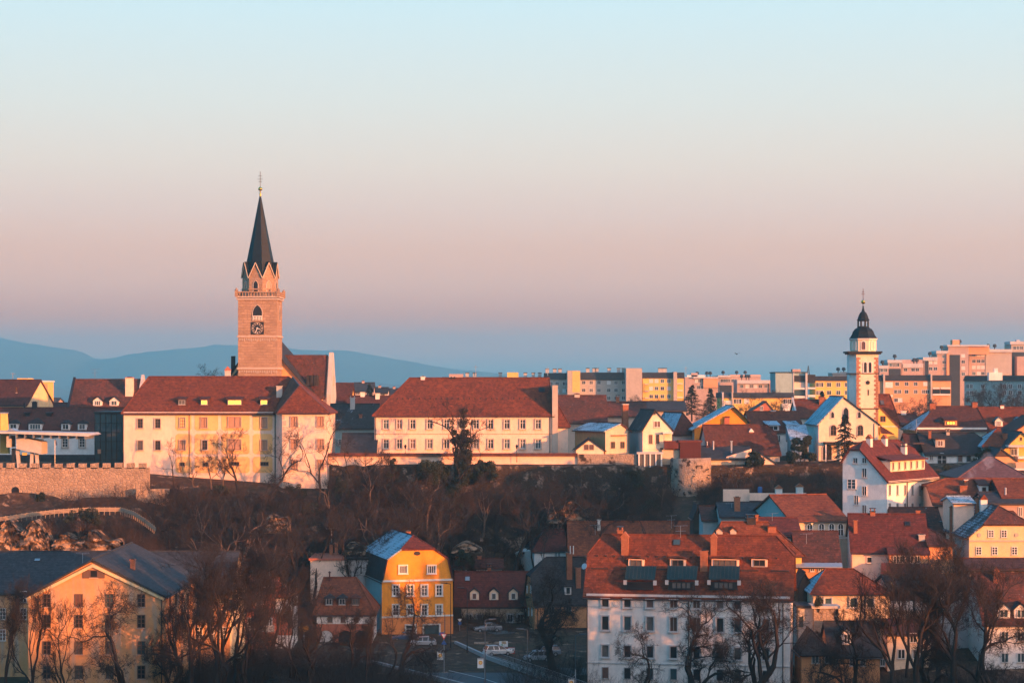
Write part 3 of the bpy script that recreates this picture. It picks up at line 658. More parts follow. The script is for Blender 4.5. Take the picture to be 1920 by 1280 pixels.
for sx in (-1, 1):
    for sy in (-1, 1): b.box(sx * (hw + .3) - .3, sx * (hw + .3) + .3, sy * (hw + .3) - .3, sy * (hw + .3) + .3, zb, zb + 1.25); b.lathe([(.42, 0), (.25, .25), (.02, .6)], (sx * (hw + .3), sy * (hw + .3), zb + 1.25), 8)
b.obj('balustrade', 'ashlar', ch)
arch_window(ch, (.0, -hw - .005, cz(600)), 0, 1.9, 3.1, True, 'surround', 'black', name='belfry_window', bars=False)
arch_window(ch, (hw + .005, 0, cz(600)), R(90), 1.9, 3.1, True, 'surround', 'black', name='belfry_window', bars=False)
b = MB()
for k in range(6): b.lathe([(.07, 0), (.12, .35), (.07, .75)], (-.8 + k * .32, -hw - .15, cz(600)), 6)
b.box(-1, 1, -hw - .28, -hw - .02, cz(600) + .75, cz(600) + .9); b.obj('parapet', 'trim', ch)
ck = MB().box(-1.32, 1.32, -hw - .13, -hw - .0, cz(627), cz(603.5)).obj('clock', 'black', ch); zc = (cz(627) + cz(603.5)) / 2; yc = -hw - .13
d = MB()
for k in range(48):
    a0, a1 = k * math.pi / 24, (k + 1) * math.pi / 24
    for r0, r1 in ((1.1, 1.17), (.72, .76)): d.poly([(r0 * math.sin(a0), yc - .02, zc + r0 * math.cos(a0)), (r1 * math.sin(a0), yc - .02, zc + r1 * math.cos(a0)), (r1 * math.sin(a1), yc - .02, zc + r1 * math.cos(a1)), (r0 * math.sin(a1), yc - .02, zc + r0 * math.cos(a1))])
for k in range(12):
    a = k * math.pi / 6; e = Vector((math.sin(a), 0, math.cos(a))); n_ = Vector((math.cos(a), 0, -math.sin(a))); w_ = .07 if k % 3 else .11; c0 = Vector((0, yc - .03, zc))
    d.poly([c0 + e * .8 + n_ * w_, c0 + e * 1.06 + n_ * w_, c0 + e * 1.06 - n_ * w_, c0 + e * .8 - n_ * w_])
d.obj('clock_numerals', 'surround', ck)
d = MB()
for a, L in ((R(112), .62), (R(202), 1.0)):
    e = Vector((math.sin(a), 0, math.cos(a))); n_ = Vector((math.cos(a), 0, -math.sin(a))); c0 = Vector((0, yc - .05, zc)); d.prism([c0 - e * .2 + n_ * .08, c0 - e * .2 - n_ * .08, c0 + e * L - n_ * .05, c0 + e * L + n_ * .05], (0, .02, 0))
d.obj('clock_hand', 'trim', ck)
oc = MB(); ro = 3.72; va = [R(-90 + a) for a in (-75, -30, 15, 60, 105, 150, 195, 240)]; z0, zv, zp = cz(557), cz(519), cz(492)
V8 = [Vector((ro * math.cos(a), ro * math.sin(a), 0)) for a in va]; gr = MB(); gt = MB(); up = Vector((0, 0, 1))
for k in range(8):
    a, c2 = V8[k], V8[(k + 1) % 8]; m = (a + c2) / 2
    oc.poly([a + up * z0, c2 + up * z0, c2 + up * zv, m + up * zp, a + up * zv])
    n_ = m.normalized(); cen = Vector((0, 0, 0)); A_, C_, M2 = a + (a - m) * .04 + n_ * .25 + up * (zv - .1), c2 + (c2 - m) * .04 + n_ * .25 + up * (zv - .1), m + n_ * .25 + up * (zp + .1)
    inn = m * .25 + up * (zp + .1); gr.prism([A_, M2, inn, a * .6 + up * (zv - .1)], up * .16); gr.prism([C_, c2 * .6 + up * (zv - .1), inn, M2], up * .16)
    for e0_, e1_ in ((A_, M2), (M2, C_)): gt.tube(e0_ - up * .1, e1_ - up * .1, .11, n=4)
    ang = math.atan2(m.y, m.x) + math.pi / 2
    f = arch_window(ch, (m.x, m.y, z0 + 1.1), ang, .95, 2.3, True, 'surround', 'black' if k % 2 else 'shutter', name='belfry_window', bars=False)
for py in (543,): oc.lathe([(ro + .18, 0), (ro + .18, .3)], (0, 0, cz(py)), 8, va[0])
ob = oc.obj('belfry', 'ashlar', ch); gt.obj('gable_trim', 'beige', ob); gr.obj('gable_roof', 'spirecopper', ob)
sp = MB(); sp.lathe([(ro * .98, zv + .1), (2.95, cz(494)), (1.75, cz(440)), (.16, cz(364))], (0, 0, 0), 8, va[0]); spire = sp.obj('spire', 'spirecopper', ch)
fi = MB(); fi.lathe([(.17, 0), (.2, .5), (.1, .8), (.16, 1.0), (.16, 1.05)], (0, 0, cz(365)), 10, m='gold'); fi.lathe([(.05, 0), (.3, .1), (.45, .35), (.45, .5), (.3, .75), (.05, .88)], (0, 0, cz(355)), 12, m='gold')
fi.tube((0, 0, cz(347)), (0, 0, cz(318)), .06, n=5, m='metal')
for py, L in ((327, .4), (333, .55), (338, .35)): fi.box(-L, L, -.04, .04, cz(py), cz(py) + .09, 'metal')
fi.obj('finial_cross', None, spire, smooth=False)
# nave behind the tower, steep roof, transept
nv = MB(); y0 = hw - 1
def cx(px, Y): return X(px, Y) - ch.location.x
pkx = cx(494, 448); zr = cz(634, 448); er, zl_ = cx(588, 448), cz(742, 448); el = cx(405, 446)
nv.prism([(el, y0 + 1.5, 0), (er, y0 + 1.5, 0), (er, y0 + 1.5, zl_ - .3), (pkx, y0 + 1.5, zr - .4), (el, y0 + 1.5, zl_ - .3)], (0, 26, 0)); nv.obj('nave', 'naveorange', ch)
r = MB()
for ex in (er + .5, el - .5): r.prism([(pkx, y0 + 1.0, zr - .25), (ex, y0 + 1.0, zl_ - .7), (ex, y0 + 1.0, zl_ - .4), (pkx, y0 + 1.0, zr + .05)], (0, 27, 0))
nr = r.obj('nave_roof', 'darkroof', ch); r = MB()
for a_, b_ in (((pkx, zr), (er + .5, zl_ - .5)), ((pkx, zr), (el - .5, zl_ - .5))): r.prism([(a_[0], y0 + .7, a_[1] - .35), (b_[0], y0 + .7, b_[1] - .35), (b_[0], y0 + .7, b_[1] + .15), (a_[0], y0 + .7, a_[1] + .15)], (0, .4, 0))
r.obj('verge', 'slate', nr)
Yt = 461; tr = MB(); zrt = cz(668, Yt); xe = cx(617, Yt); yy = Yt - 444 - 3
tr.prism([(xe, yy - 4.5, 0), (xe, yy + 4.5, 0), (xe, yy + 4.5, cz(745, Yt)), (xe, yy, zrt), (xe, yy - 4.5, cz(745, Yt))], (-16, 0, 0)); tr.obj('transept', 'pinkwall', ch)
r = MB()
for sy in (-1, 1): r.prism([(xe - .3, yy, zrt), (xe - .3, yy + sy * 5.2, cz(748, Yt)), (xe - .3, yy + sy * 5.2, cz(748, Yt) + .3), (xe - .3, yy, zrt + .3)], (-14, 0, 0))
trf = r.obj('transept_roof', 'mossy', ch)
pg = MB(); pts = [(xe, yy - 5.3, 0), (xe, yy - 5.3, cz(738, Yt)), (xe, yy - .4, zrt + .8), (xe, yy + .4, zrt + .8), (xe, yy + 5.3, cz(738, Yt)), (xe, yy + 5.3, 0)]
pg.prism(pts, (.9, 0, 0)); pg.obj('gable_wall', 'concrete', ch)
arch_window(ch, (xe + .91, yy, cz(722, Yt)), R(90), .5, 2.0, True, 'surround', 'black', bars=False)
b = MB()
for k in range(3): x = cx(571 + k * 7, 445); b.box(x - .32, x + .32, y0 + 4, y0 + 7, cz(714, 445) - 1, cz(703, 445))
b.obj('roof_vent', 'darkroof', nr)
b = MB(); Yl = 446; x0, x1 = cx(430, Yl), cx(452, Yl); b.prism([(x0, y0 + 1.2, 0), (x1, y0 + 1.2, 0), (x1, y0 + 1.2, cz(668, Yl)), (x0, y0 + 1.2, cz(704, Yl))], (0, 5, 0)); b.obj('aisle', 'naveorange', ch)
b = MB(); b.prism([(x0 - .3, y0 + 1.0, cz(704, Yl)), (x1, y0 + 1.0, cz(668, Yl)), (x1, y0 + 1.0, cz(665, Yl)), (x0 - .3, y0 + 1.0, cz(701, Yl))], (0, 5.4, 0)); b.box(x0 - .2, x0 + .55, y0 + 2.0, y0 + 3.2, cz(704, Yl), cz(667, Yl)); b.obj('aisle_roof', 'darkroof', ch)

# ------------------------------------------------------------------ buildings left of and behind the castle
h = House('townhouse', 'long low townhouse in shadow with brown roof and four dormers behind the canopy', (-40, 418), 236, 809, 764, 13, wall='white', roof='brown', e0='g')
h.win('F', [122, 154], [830], 1.1, 1.7, 'six', sm='surround', fm='frame'); h.win('F', [10, 45, 75], [831], 1.0, 1.6, 'six', sm='surround')
h.box('base_wall', -38, 234, 852, 892, -.12, 0, 'slate')
for px, w, st in ((25, 1.8, 'plain'), (66, 2.6, 'four'), (123, 1.7, 'plain'), (154, 1.7, 'plain')): h.dorm(px, 806, w, 1.35, 'hip', wm='frame', rm='darkroof', ww=w - .5, wh=1.05, wst=st)
h.chim(65, 752, w=.9, m='darkroof', cap='metal'); h.chim(46, 755, w=.3, dp=.3, m='metal', cap='metal')
for px in (51, 92): h.dorm(px, 780, .9, .6, 'flat', wm='black', rm='metal', name='roof_hatch')
h = House('townhouse', 'tall townhouse with steep mottled brown roof and two small gabled dormers left of the castle', (128, 440), 257, 766, 711, 14, wall='taupe', roof='mossy', e0='g', og=.1, snow={'B': 'brown'}, lmat={'L': 'metal'})
for px, st in ((183, 'three'), (214, 'plain')): h.dorm(px, 760, 1.9, 1.0, 'gable', wm='trim', rm='darkroof', ww=1.2, wh=1.0, wst=st, pm='glassteal')
h.chim(243, 706, 3.5, 1.6, 1.2, 'pinkwall', 'redwall'); h.aerial(178, 692, 7)
MB().prism([(h.w - .3, -.3, h.he - .4), (h.w - .3, h.d / 2, h.hr + 1.0), (h.w - .3, h.d + .3, h.he)], (.6, 0, 0)).obj('gable_wall', 'concrete', h.t)
MB().prism([(-.4, -.4, h.he - .4), (-.4, h.d / 2, h.hr + .5), (-.4, h.d + .4, h.he - .2)], (.5, 0, 0)).obj('gable_wall', 'metal', h.t)
h = House('barn_house', 'old brown roofed house with weathered plank gable at the left edge', (-60, 432), 50, 756, 712, 11, phi=-16, wall='flaky', roof='brown', e1='g')
h.win('R', [30], [731], .5, 1.0, 'none', fm='wood', pm='wood')
h = House('townhouse', 'low brown roofed house between the plank gable and the steep brown roof', (46, 452), 132, 770, 755, 9, wall='taupe', roof='brown')
# modern cream house cluster far left
h = House('apartment_house', 'cream modern apartment house with curved parapets behind the plank gable', (34, 560), 79, 752, 716, 14, ty='flat', wall='blockyel', roof='trim', eavez=Z(716, 560))
h.box('stair_tower', 32, 52, 709, 752, -.8, 6, 'blockyel'); h.box('curved_gable', 63, 79, 719, 752, -.7, 6, 'blockora')
h.box('roof_slab', 40, 49, 722, 731, -1.4, -.85, 'darkroof'); h.box('roof_slab', 49.5, 62, 718, 731, -1.0, -.1, 'darkroof')
h.win('F', [56, 56], [736, 746], 1.4, 1.1, 'plain', sill=False); h.box('balcony', 51, 62, 739, 743, -1.2, -.1, 'slab')
h = House('house', 'tiny pink gabled house far behind on the left horizon', (84, 600), 98, 753, 746, 8, ty='gy', wall='blockpink', roof='slate')
h = House('house', 'tiny slate roofed house beside the pink gable on the left horizon', (98, 606), 107, 752, 746, 8, wall='blockpink', roof='slate')
# glass stair tower
h = House('glass_stairwell', 'dark glass stairwell block against the shaded castle side', (178, 398), 229, 774, 0, 12, ty='flat', wall='glassteal', roof='black', eavez=Z(775, 398), cat='stairwell')
b = MB()
for k in range(6): x = h.w * k / 5; b.box(x - .07, x + .07, -.12, 0, 0, h.he)
for k in range(7): z = h.he - 1.7 * k - .1; b.box(0, h.w, -.12, 0, z - .05, z + .05)
b.obj('glazing_bar', 'black', h.t)
MB().box(h.lx(200, -.08), h.lx(202.5, -.08), -.08, -.03, h.lz(800, 1, 0), h.lz(783, 1, 0)).obj('door_frame', 'glassteal', h.t)
b = MB(); bx = h.lx(186, -.4); b.box(bx - .3, bx + .3, -.45, -.13, h.lz(850, bx, 0), h.lz(842, bx, 0)); b.obj('notice_box', 'shutter', h.t)
# canopy stage in front
cp = thing('stage_canopy', 'modern stage canopy with wide pale wing roof on slanting legs behind the battlements', 'canopy', (X(28, 386), 386, Z(876, 386) - 1.0))
def kx(px): return X(px, 386) - cp.location.x
def kz(py): return Z(py, 386) - cp.location.z
b = MB(); b.prism([(kx(-70), -3, kz(806)), (kx(28), -3, kz(808)), (kx(172), -3, kz(811)), (kx(178), -3, kz(814.5)), (kx(172), -3, kz(817)), (kx(28), -3, kz(812)), (kx(-70), -3, kz(811))], (0, 9, 0)); b.obj('wing_roof', 'slab', cp)
b = MB()
for k in range(9): x = kx(36 + k * 16); b.box(x - .06, x + .06, -2.6, 5.6, kz(817 + .3 * k) - .3, kz(813))
b.obj('roof_rib', 'zinc', cp)
b = MB(); b.prism([(kx(33), -1, kz(817)), (kx(80), -1, kz(828)), (kx(80), -1, kz(851)), (kx(33), -1, kz(841))], (0, 5, 0)); b.box(kx(15), kx(22), -1.2, 3, kz(838), kz(817)); b.obj('fascia_box', 'concrete', cp)
for x0, x1 in ((25, 24), (32, 36), (60, 58), (67, 71)): MB().prism([(kx(x0) - .3, 0, kz(840)), (kx(x0) + .3, 0, kz(840)), (kx(x1) + .25, 0, 0), (kx(x1) - .25, 0, 0)], (0, .6, 0)).obj('leg', 'concrete' if x0 != 25 else 'metal', cp)
MB().box(kx(42), kx(51), -.2, -.05, kz(853), kz(848)).obj('sign_plate', 'blockyel', cp); MB().prism([(kx(20), -3.2, kz(806)), (kx(36), -3.2, kz(806)), (kx(28), -3.2, kz(802))], (0, 3, 0)).obj('apex_cap', 'zinc', cp)
cm = thing('vent_tower', 'slanted yellow metal vent tower at the left edge above the canopy', 'vent', (X(6, 389), 389, Z(850, 389))); zz = Z(775, 389) - cm.location.z
MB().prism([(-.6, 0, 0), (.95, 0, 0), (.55, 0, zz), (-.5, 0, zz)], (0, 1.2, 0)).obj('shaft', 'blockyel', cm); MB().box(-.7, .7, -.1, 1.3, zz, zz + .2).obj('vent_cap', 'zinc', cm)
fp = thing('flagpole', 'blue flag hanging from a pole before the shaded townhouse', 'flag', (X(103, 400), 400, gz(X(103, 400), 400)))
fz = Z(823, 400) - fp.location.z; MB().tube((0, 0, 0), (0, 0, fz), .05, n=5).obj('pole', 'zinc', fp)
b = MB(); b.prism([(0, 0, fz), (.2, -.1, fz - .1), (.38, .05, fz - .9), (.3, .1, fz - 1.2), (0, 0, fz - 1.1)], (.02, .03, 0)); b.obj('flag', plain('flag_blue', (.05, .10, .25), .8), fp)

# ------------------------------------------------------------------ battlement wall
def stone_wall(name, label, pts, top, thick, m, merlon=None, base=None, cat='wall', jag=0.):
    """pts: list of (x, Y); top: list of z per point."""
    o0 = thing(name, label, cat, (pts[0][0], pts[0][1], (base if base is not None else min(gz(*p) for p in pts)) - .8)); ox, oy, oz = o0.location
    b = MB(); mb = MB()
    for k in range(len(pts) - 1):
        p, q = Vector(pts[k]), Vector(pts[k + 1]); d = (q - p); L = d.length; d /= L; n_ = Vector((-d.y, d.x)); N = max(1, int(L / 1.2))
        for i in range(N):
            a, c_ = p + d * L * i / N, p + d * L * (i + 1) / N; za, zc_ = [top[k] + (top[k + 1] - top[k]) * t_ + (vnoise(np.array(u_.x), np.array(u_.y), 1.7) * jag if jag else 0) for t_, u_ in ((i / N, a), ((i + 1) / N, c_))]
            th = n_ * thick
            b.prism([(a.x - ox, a.y - oy, 0), (c_.x - ox, c_.y - oy, 0), (c_.x - ox, c_.y - oy, float(zc_) - oz), (a.x - ox, a.y - oy, float(za) - oz)], (th.x, th.y, 0))
        if merlon:
            wd, gap, mh = merlon; n2 = int(L / (wd + gap))
            for i in range(n2):
                a = p + d * (i * (wd + gap) + gap * .5); c_ = a + d * wd; z = top[k] + (top[k + 1] - top[k]) * i / n2 - oz - .15; th = n_ * thick
                mb.prism([(a.x - ox, a.y - oy, z), (c_.x - ox, c_.y - oy, z), (c_.x - ox, c_.y - oy, z + mh + random.uniform(-.08, .08)), (a.x - ox, a.y - oy, z + mh + random.uniform(-.08, .08))], (th.x, th.y, 0))
    o = b.obj('masonry', m, o0)
    if merlon: mb.obj('battlement', m, o0)
    return o0
bw = stone_wall('battlement_wall', 'sunlit rubble stone wall with battlements on the left slope', [(X(-60, 373), 373), (X(279, 373), 373)], [Z(877, 373), Z(876.5, 373)], 1.2, 'rubble', (1.25, .85, .95), base=-23, jag=.05)
for px, t_, b_, w in ((29, 912, 940, 1.3), (98.5, 932, 945, 1.0)):
    f = MB(); A = arch_pts(w, Z(t_, 373) - Z(b_, 373), 6); f.prism([(x, -.06, z) for x, z in A], (0, .05, 0)); f.obj('doorway', 'black', bw, (X(px, 373) - bw.location.x, 0, Z(b_, 373) - bw.location.z))
stone_wall('retaining_wall', 'short sunlit retaining wall below the right end of the battlements', [(X(255, 371), 371), (X(318, 372), 372)], [Z(916, 371), Z(917, 371)], 1.2, 'rubble', base=-25, jag=.25)
# long overgrown town wall and the tile-capped wall on it
stone_wall('town_wall', 'long overgrown dark town wall below the pink building', [(X(617, 386), 386), (X(1258, 386), 386)], [Z(872, 386), Z(874, 386)], 1.4, 'rubbledark', base=-22, jag=.3)
stone_wall('town_wall', 'overgrown dark town wall between the ruined round tower and the white church', [(X(1330, 386), 386), (X(1580, 386), 386)], [Z(876, 386), Z(872, 386)], 1.4, 'rubbledark', base=-20, jag=.2)
def coped(name, label, px0, px1, Y, pyt, pyb, wm, cope):
    t0 = thing(name, label, 'wall', (X(px0, Y), Y, Z(pyb, Y) - .5)); L = X(px1, Y) - X(px0, Y); h0 = Z(pyt, Y) - t0.location.z
    MB().box(0, L, 0, .6, 0, h0 - .5).obj('masonry', wm, t0)
    b = MB(); b.prism([(0, -.55, h0 - .55), (0, .3, h0), (0, 1.15, h0 - .55)], (L, 0, 0)); b.obj('coping', cope, t0); return t0
coped('coped_wall', 'pale plaster wall with red tile coping below the pink building', 615, 1083, 389, 849, 873, 'pinkwall', 'red')
stone_wall('garden_wall', 'low brown stone garden wall right of the tile coped wall', [(X(1083, 388.5), 388.5), (X(1195, 388.5), 388.5)], [Z(851, 388.5), Z(851, 388.5)], .6, 'rubbleold', base=-15)

# ------------------------------------------------------------------ pink building and neighbours
pb = House('monastery', 'long pink building with broad red hipped roof and two rows of windows', (702, 400), 1036, 776, 708.5, 15, e0=('h', 768), e1=('h', 1029.5), wall='pinkwall', roof='red', cat='building')
pb.win('F', [724, 749, 774, 806, 837.5, 866, 893, 920, 950.5, 980, 1009], [795, 832], 1.0, 1.75, 'cross', sm='surround')
pb.pipe(1031); pb.pipe(704); pb.skylight(1016, 731, 1.2, 1.2, 'black'); pb.chim(793, 704.5, 7.5, .8, .8, 'trim', 'trim')
for px in (846, 852): pb.chim(px, 706, 7.5, .4, .4, 'metal', 'metal')
MB().box(pb.w - .05, pb.w + 1.0, -.35, 8, 0, pb.lz(722, pb.w, 0)).obj('fire_wall', 'taupe', pb.t)
b = MB()
for k in range(26): x = pb.lx(745 + k * 10.4, 3.2); b.box(x - .12, x + .12, 3.0, 3.3, pb.roofz(0, 3.1) - .05, pb.roofz(0, 3.1) + .2)
b.obj('snow_guard', 'gutter', pb.roof)
MB().box(0, pb.w, -.06, -.0, pb.lz(813.5, 1, 0), pb.lz(813, 1, 0)).obj('cable', 'gutter', pb.t)
h = House('annex_house', 'narrow pink annex with red lean roof at the right end of the pink building', (1041, 400.3), 1065, 797, 757, 12, wall='pinkwall', roof='red', e0=('h', .2, 1), e1=('h', 1046))
h = House('lean_shed', 'ochre lean wall with sloping coping left of the pink building', (640, 396), 703, 852, 812, 6, ty='gx', wall='beige', roof='slate', peak=5.8)
for lb, px0, px1, Y, e, rd, rf, wl, e0, e1 in (('dark roofed shaded house between castle and pink building', 617, 706, 420, 800, 757, 'snowlight', 'teal', 'g', 'g'), ('brown gabled house beside the church transept', 628, 657, 470, 752, 718, 'brown', 'blockyel', 'g', 'g'),
                                               ('dark house with tiled roof low behind the pink building hip', 650, 745, 455, 770, 742, 'brown', 'taupe', 'g', 'g')):
    h = House('townhouse', lb, (px0, Y), px1, e, rd, 12, roof=rf, wall=wl, e0=e0, e1=e1)
    if px0 == 617: h.chim(661, 744, 5, .9, .9, 'grey', 'grey', style='hood'); h.chim(636, 770, 3, .7, .7, 'slate', 'slate'); h.chim(676, 775, 2.6, .6, .6, 'brick', 'brick'); h.win('F', [640, 660], [828], 1.2, 1.2, 'six', pm='glassteal')
    if px0 == 628: h.aerial(644, 733, 6)
    if px0 == 650: h.chim(680, 734, 6, .9, .8, 'trim', 'trim'); h.chim(708, 736, 5, .9, .8, 'trim', 'trim')
# far small houses between church and pink building
for lb, a, b_, e, rd, Y, wl, rf in (('small pink gabled house behind the brown gabled house', 663, 699, 733, 717, 640, 'blockpink', 'slate'), ('small dark roofed house with white dormer far behind', 698, 726, 736, 726, 650, 'slab', 'darkroof'), ('small white house peeping past the hip of the pink building', 730, 748, 738, 728, 660, 'slab', 'slate')):
    h = House('house', lb, (a, Y), b_, e, rd, 10, wall=wl, roof=rf); h.win('F', [a + 8, b_ - 8], [e + 4], 1.2, 1.0, 'plain', sill=False); h.chim((a + b_) / 2, rd - 4, 5, .8, .8, 'blockpink', 'brick')
# ------------------------------------------------------------------ houses right of the pink building
h = House('house', 'old house with mottled brown roof behind the snowy roof and the orange gable', (1048, 430), 1137, 790, 741, 13, e0='g', wall='taupe', roof='mossy', snow={'L': 'snow'}); h.aerial(1106, 751, 6); h.chim(1082, 737, 6.5, 1.1, 1, 'concrete', 'rust')
h = House('house', 'brown roofed house with orange chimney behind the tall cream gable', (1128, 436), 1212, 778, 753, 12, wall='taupe', roof='mossy'); h.chim(1158, 743, 6, .7, .7, 'brick', 'brick', style='hood')
h = House('barn_house', 'low slate roofed shed behind the tall cream gable house', (1200, 470), 1286, 768, 752, 12, wall='taupe', roof='slate')
h = House('house', 'orange gabled cottage with snowy left roof on the town wall', (1135, 390.5), 1180, 806, 793, 14, ty='gy', wall='ochre', roof='brown', snow={'L': 'snow'}, peak=1163, lmat={'F': 'beige'}, phi=27, dpx=('L', 1078))
h.win('F', [1149, 1167], [834], .85, 1.25, 'plain', fm='framebrown'); h.pipe(1179)
MB().box(h.lx(1145, 0), h.lx(1173, 0), -.5, 0, h.lz(817, 0, 0), h.lz(815.5, 0, 0)).obj('plant_shelf', 'wood', h.t)
h = House('house', 'small cream gable with two brown windows beside the orange cottage', (1080, 389.5), 1132, 841, 822, 8, ty='gy', wall='cream', roof='darkroof', peak=1105); h.win('F', [1099.5, 1109.5], [838], .75, .95, 'none', fm='framebrown', pm='glasswarm')
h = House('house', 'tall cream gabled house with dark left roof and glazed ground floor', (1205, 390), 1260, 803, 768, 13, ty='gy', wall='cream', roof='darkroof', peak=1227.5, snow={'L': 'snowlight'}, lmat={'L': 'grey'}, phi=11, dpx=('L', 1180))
h.win('F', [1232], [795], 1.25, 1.2, 'plain', fm='frame', pm='glasswarm'); h.win('F', [1220, 1233], [823], .65, 1.65, 'none', fm='framebrown', pm='glasswarm'); h.win('F', [1227], [774.5], .45, .5, 'none', fm='framebrown')
h.band(842, .12, .15, 'pinkwall', name='string_course'); h.chim(1172, 756, 11, 1.1, 1.0, 'brick', 'zinc')
b = House('veranda', 'glazed veranda with pale posts under the tall cream gable house', (1197, 388), 1241, 850, 0, 2.2, ty='flat', wall='glassmid', roof='slab', eavez=Z(851, 388), base=-15.2)
for k in range(5): b.box('post', 1197 + k * 10.5, 1199.5 + k * 10.5, 851, 876, -.2, .05, 'trim')
h = House('balcony_block', 'wooden balcony annex beside the tall cream gable house', (1241, 390), 1274, 842, 0, 5, ty='flat', wall='beige', roof='wood', eavez=Z(843, 390)); h.box('balcony_rail', 1245, 1275, 826, 841, -.8, -.6, 'rust'); h.box('balcony_roof', 1243, 1262, 810, 813, -.8, 4, 'trim'); h.box('post', 1244, 1246, 813, 842, -.7, -.4, 'beige')
h = House('rust_shed', 'rust red corrugated metal shed above the ruined round tower', (1275, 389), 1314, 829, 0, 4, ty='flat', wall='rust', roof='rust', eavez=Z(829, 389), cat='shed')
q = MB()
for k in range(24): x = h.w * (k + .5) / 24; q.box(x - .05, x + .05, -.06, 0, 0, h.he)
q.obj('corrugation', 'rust', h.t)
h = House('house', 'red roofed house with snow on its left slope behind the yellow gable', (1262, 408), 1310, 812, 774, 11, ty='gy', wall='grey', roof='brown', snow={'L': 'snow'}, peak=1290, phi=20, e0=('h', 2.5))
h = House('house', 'bright yellow gable house with snowy left roof', (1302, 404), 1418, 801, 760.5, 14, ty='gy', wall='mustard', roof='darkroof', peak=1375, snow={'L': 'snow'}, lmat={'L': 'grey'}, o=.8, og=.8); h.win('F', [1404], [790.5], .55, .65, 'none', fm='framebrown', sill=False)
x = h.lx(1363, 0); b = MB(); b.box(x - .55, x + .4, -.7, 0, h.lz(796, x, 0), h.lz(783, x, 0), 'redwall'); b.box(x - .3, x + .5, -.6, 0, h.lz(783, x, 0), h.lz(780, x, 0), 'darkred'); b.obj('oriel', None, h.t)
h = House('house', 'large brown steep roofed house with shaded left gable in front of the yellow gable', (1330, 394), 1462, 850, 796, 13, phi=8, wall='grey', roof='brown', dpx=('L', 1309), e0='g', e1=('k', 1437, 812)); h.win('L', [1320, 1338], [834], .8, 1.5, 'plain', pm='glassteal'); h.chim(1408, 807, 3.6, .75, .75, 'brick', 'trim', style='gable')
h.win('L', [1318, 1326], [835], .8, 1.5, 'plain', pm='glassteal')
h = House('shed', 'low grey lean-to roof with steel flue before the brown house', (1317, 389), 1410, 858, 836, 7, wall='beige', roof='slate', peak=6.8); h.chim(1371.5, 825, 3, .3, .3, 'zinc', 'zinc'); h.win('F', [1391.5], [863], 1.3, .9, 'plain')
b = MB(); b.prism([(h.lx(1362, -.06), -.06, h.lz(866, 0, 0)), (h.lx(1409, -.06), -.06, h.lz(866, 0, 0)), (h.lx(1409, -.06), -.06, h.lz(841, 0, 0)), (h.lx(1362, -.06), -.06, h.lz(856, 0, 0))], (0, .05, 0)); b.obj('gable_wall', 'pinkwall', h.t)
h = House('shed', 'tiny pale shed with slanting roof half hidden in the brush', (1424, 388.5), 1452, 865, 849, 5, ty='gy', wall='pinkwall', roof='slate', peak=1426)
h = House('house', 'red roofed house with two small dormers left of the white church', (1414, 412), 1508, 808, 771, 14, wall='white', roof='red', snow={}, phi=6)
for px, w in ((1450, 2.3), (1487, 2.2)): h.dorm(px, 807, w, 1.0, 'shed', wm='slab', rm='snow', ww=w - .5, wh=.85, wst='plain')
h.chim(1449, 768, 7, .9, .9, 'brick', 'trim'); h.win('F', [1459, 1440], [822], .9, 1.4, 'plain', pm='glassteal')
h = House('house', 'steep red roof with white left gable edge just left of the white church', (1497, 424), 1560, 781, 749, 13, wall='white', roof='red', e0='g'); h.chim(1541, 743, 5, 1.2, 1, 'brick', 'brick'); MB().prism([(-.5, -.6, h.he - .6), (-.5, h.d / 2, h.hr + .1), (-.5, h.d / 2, h.hr + .5), (-.5, -.9, h.he - .3)], (.35, 0, 0)).obj('verge', 'slab', h.t)
h = House('shed', 'small snowy roofed lean-to left of the white church', (1484, 396), 1516, 822, 797, 6, wall='grey', roof='snow', peak=5.8)
# ruined round tower
rt = thing('ruined_tower', 'broken round stone tower stump in the town wall', 'tower', (X(1295, 387), 387, -24))
b = MB(); n = 28
for lv in range(9):
    z = lv * (Z(861, 384) + 24) / 8
    for j in range(n):
        a = 2 * math.pi * j / n; r = 3.95 - .035 * lv + .05 * math.sin(j * 2.3 + lv * 1.9); b.v.append((r * math.cos(a), r * math.sin(a), z + (.25 * math.sin(j * 1.7) if lv == 8 else 0)))
for lv in range(8):
    for j in range(n): b.f.append((lv * n + j, lv * n + (j + 1) % n, (lv + 1) * n + (j + 1) % n, (lv + 1) * n + j)); b.m.append(0)
b.f.append(tuple(range(8 * n, 9 * n))); b.m.append(0); b.obj('masonry', 'rubbleold', rt, smooth=True)
hl = MB()
for _ in range(24):
    a = R(random.uniform(200, 340)); z = random.uniform(3, 8.6); r = 3.97; p = Vector((r * math.cos(a), r * math.sin(a), z)); hl.box(p.x - .1, p.x + .1, p.y - .06, p.y + .2, p.z, p.z + .2)
hl.obj('putlog_hole', 'black', rt)

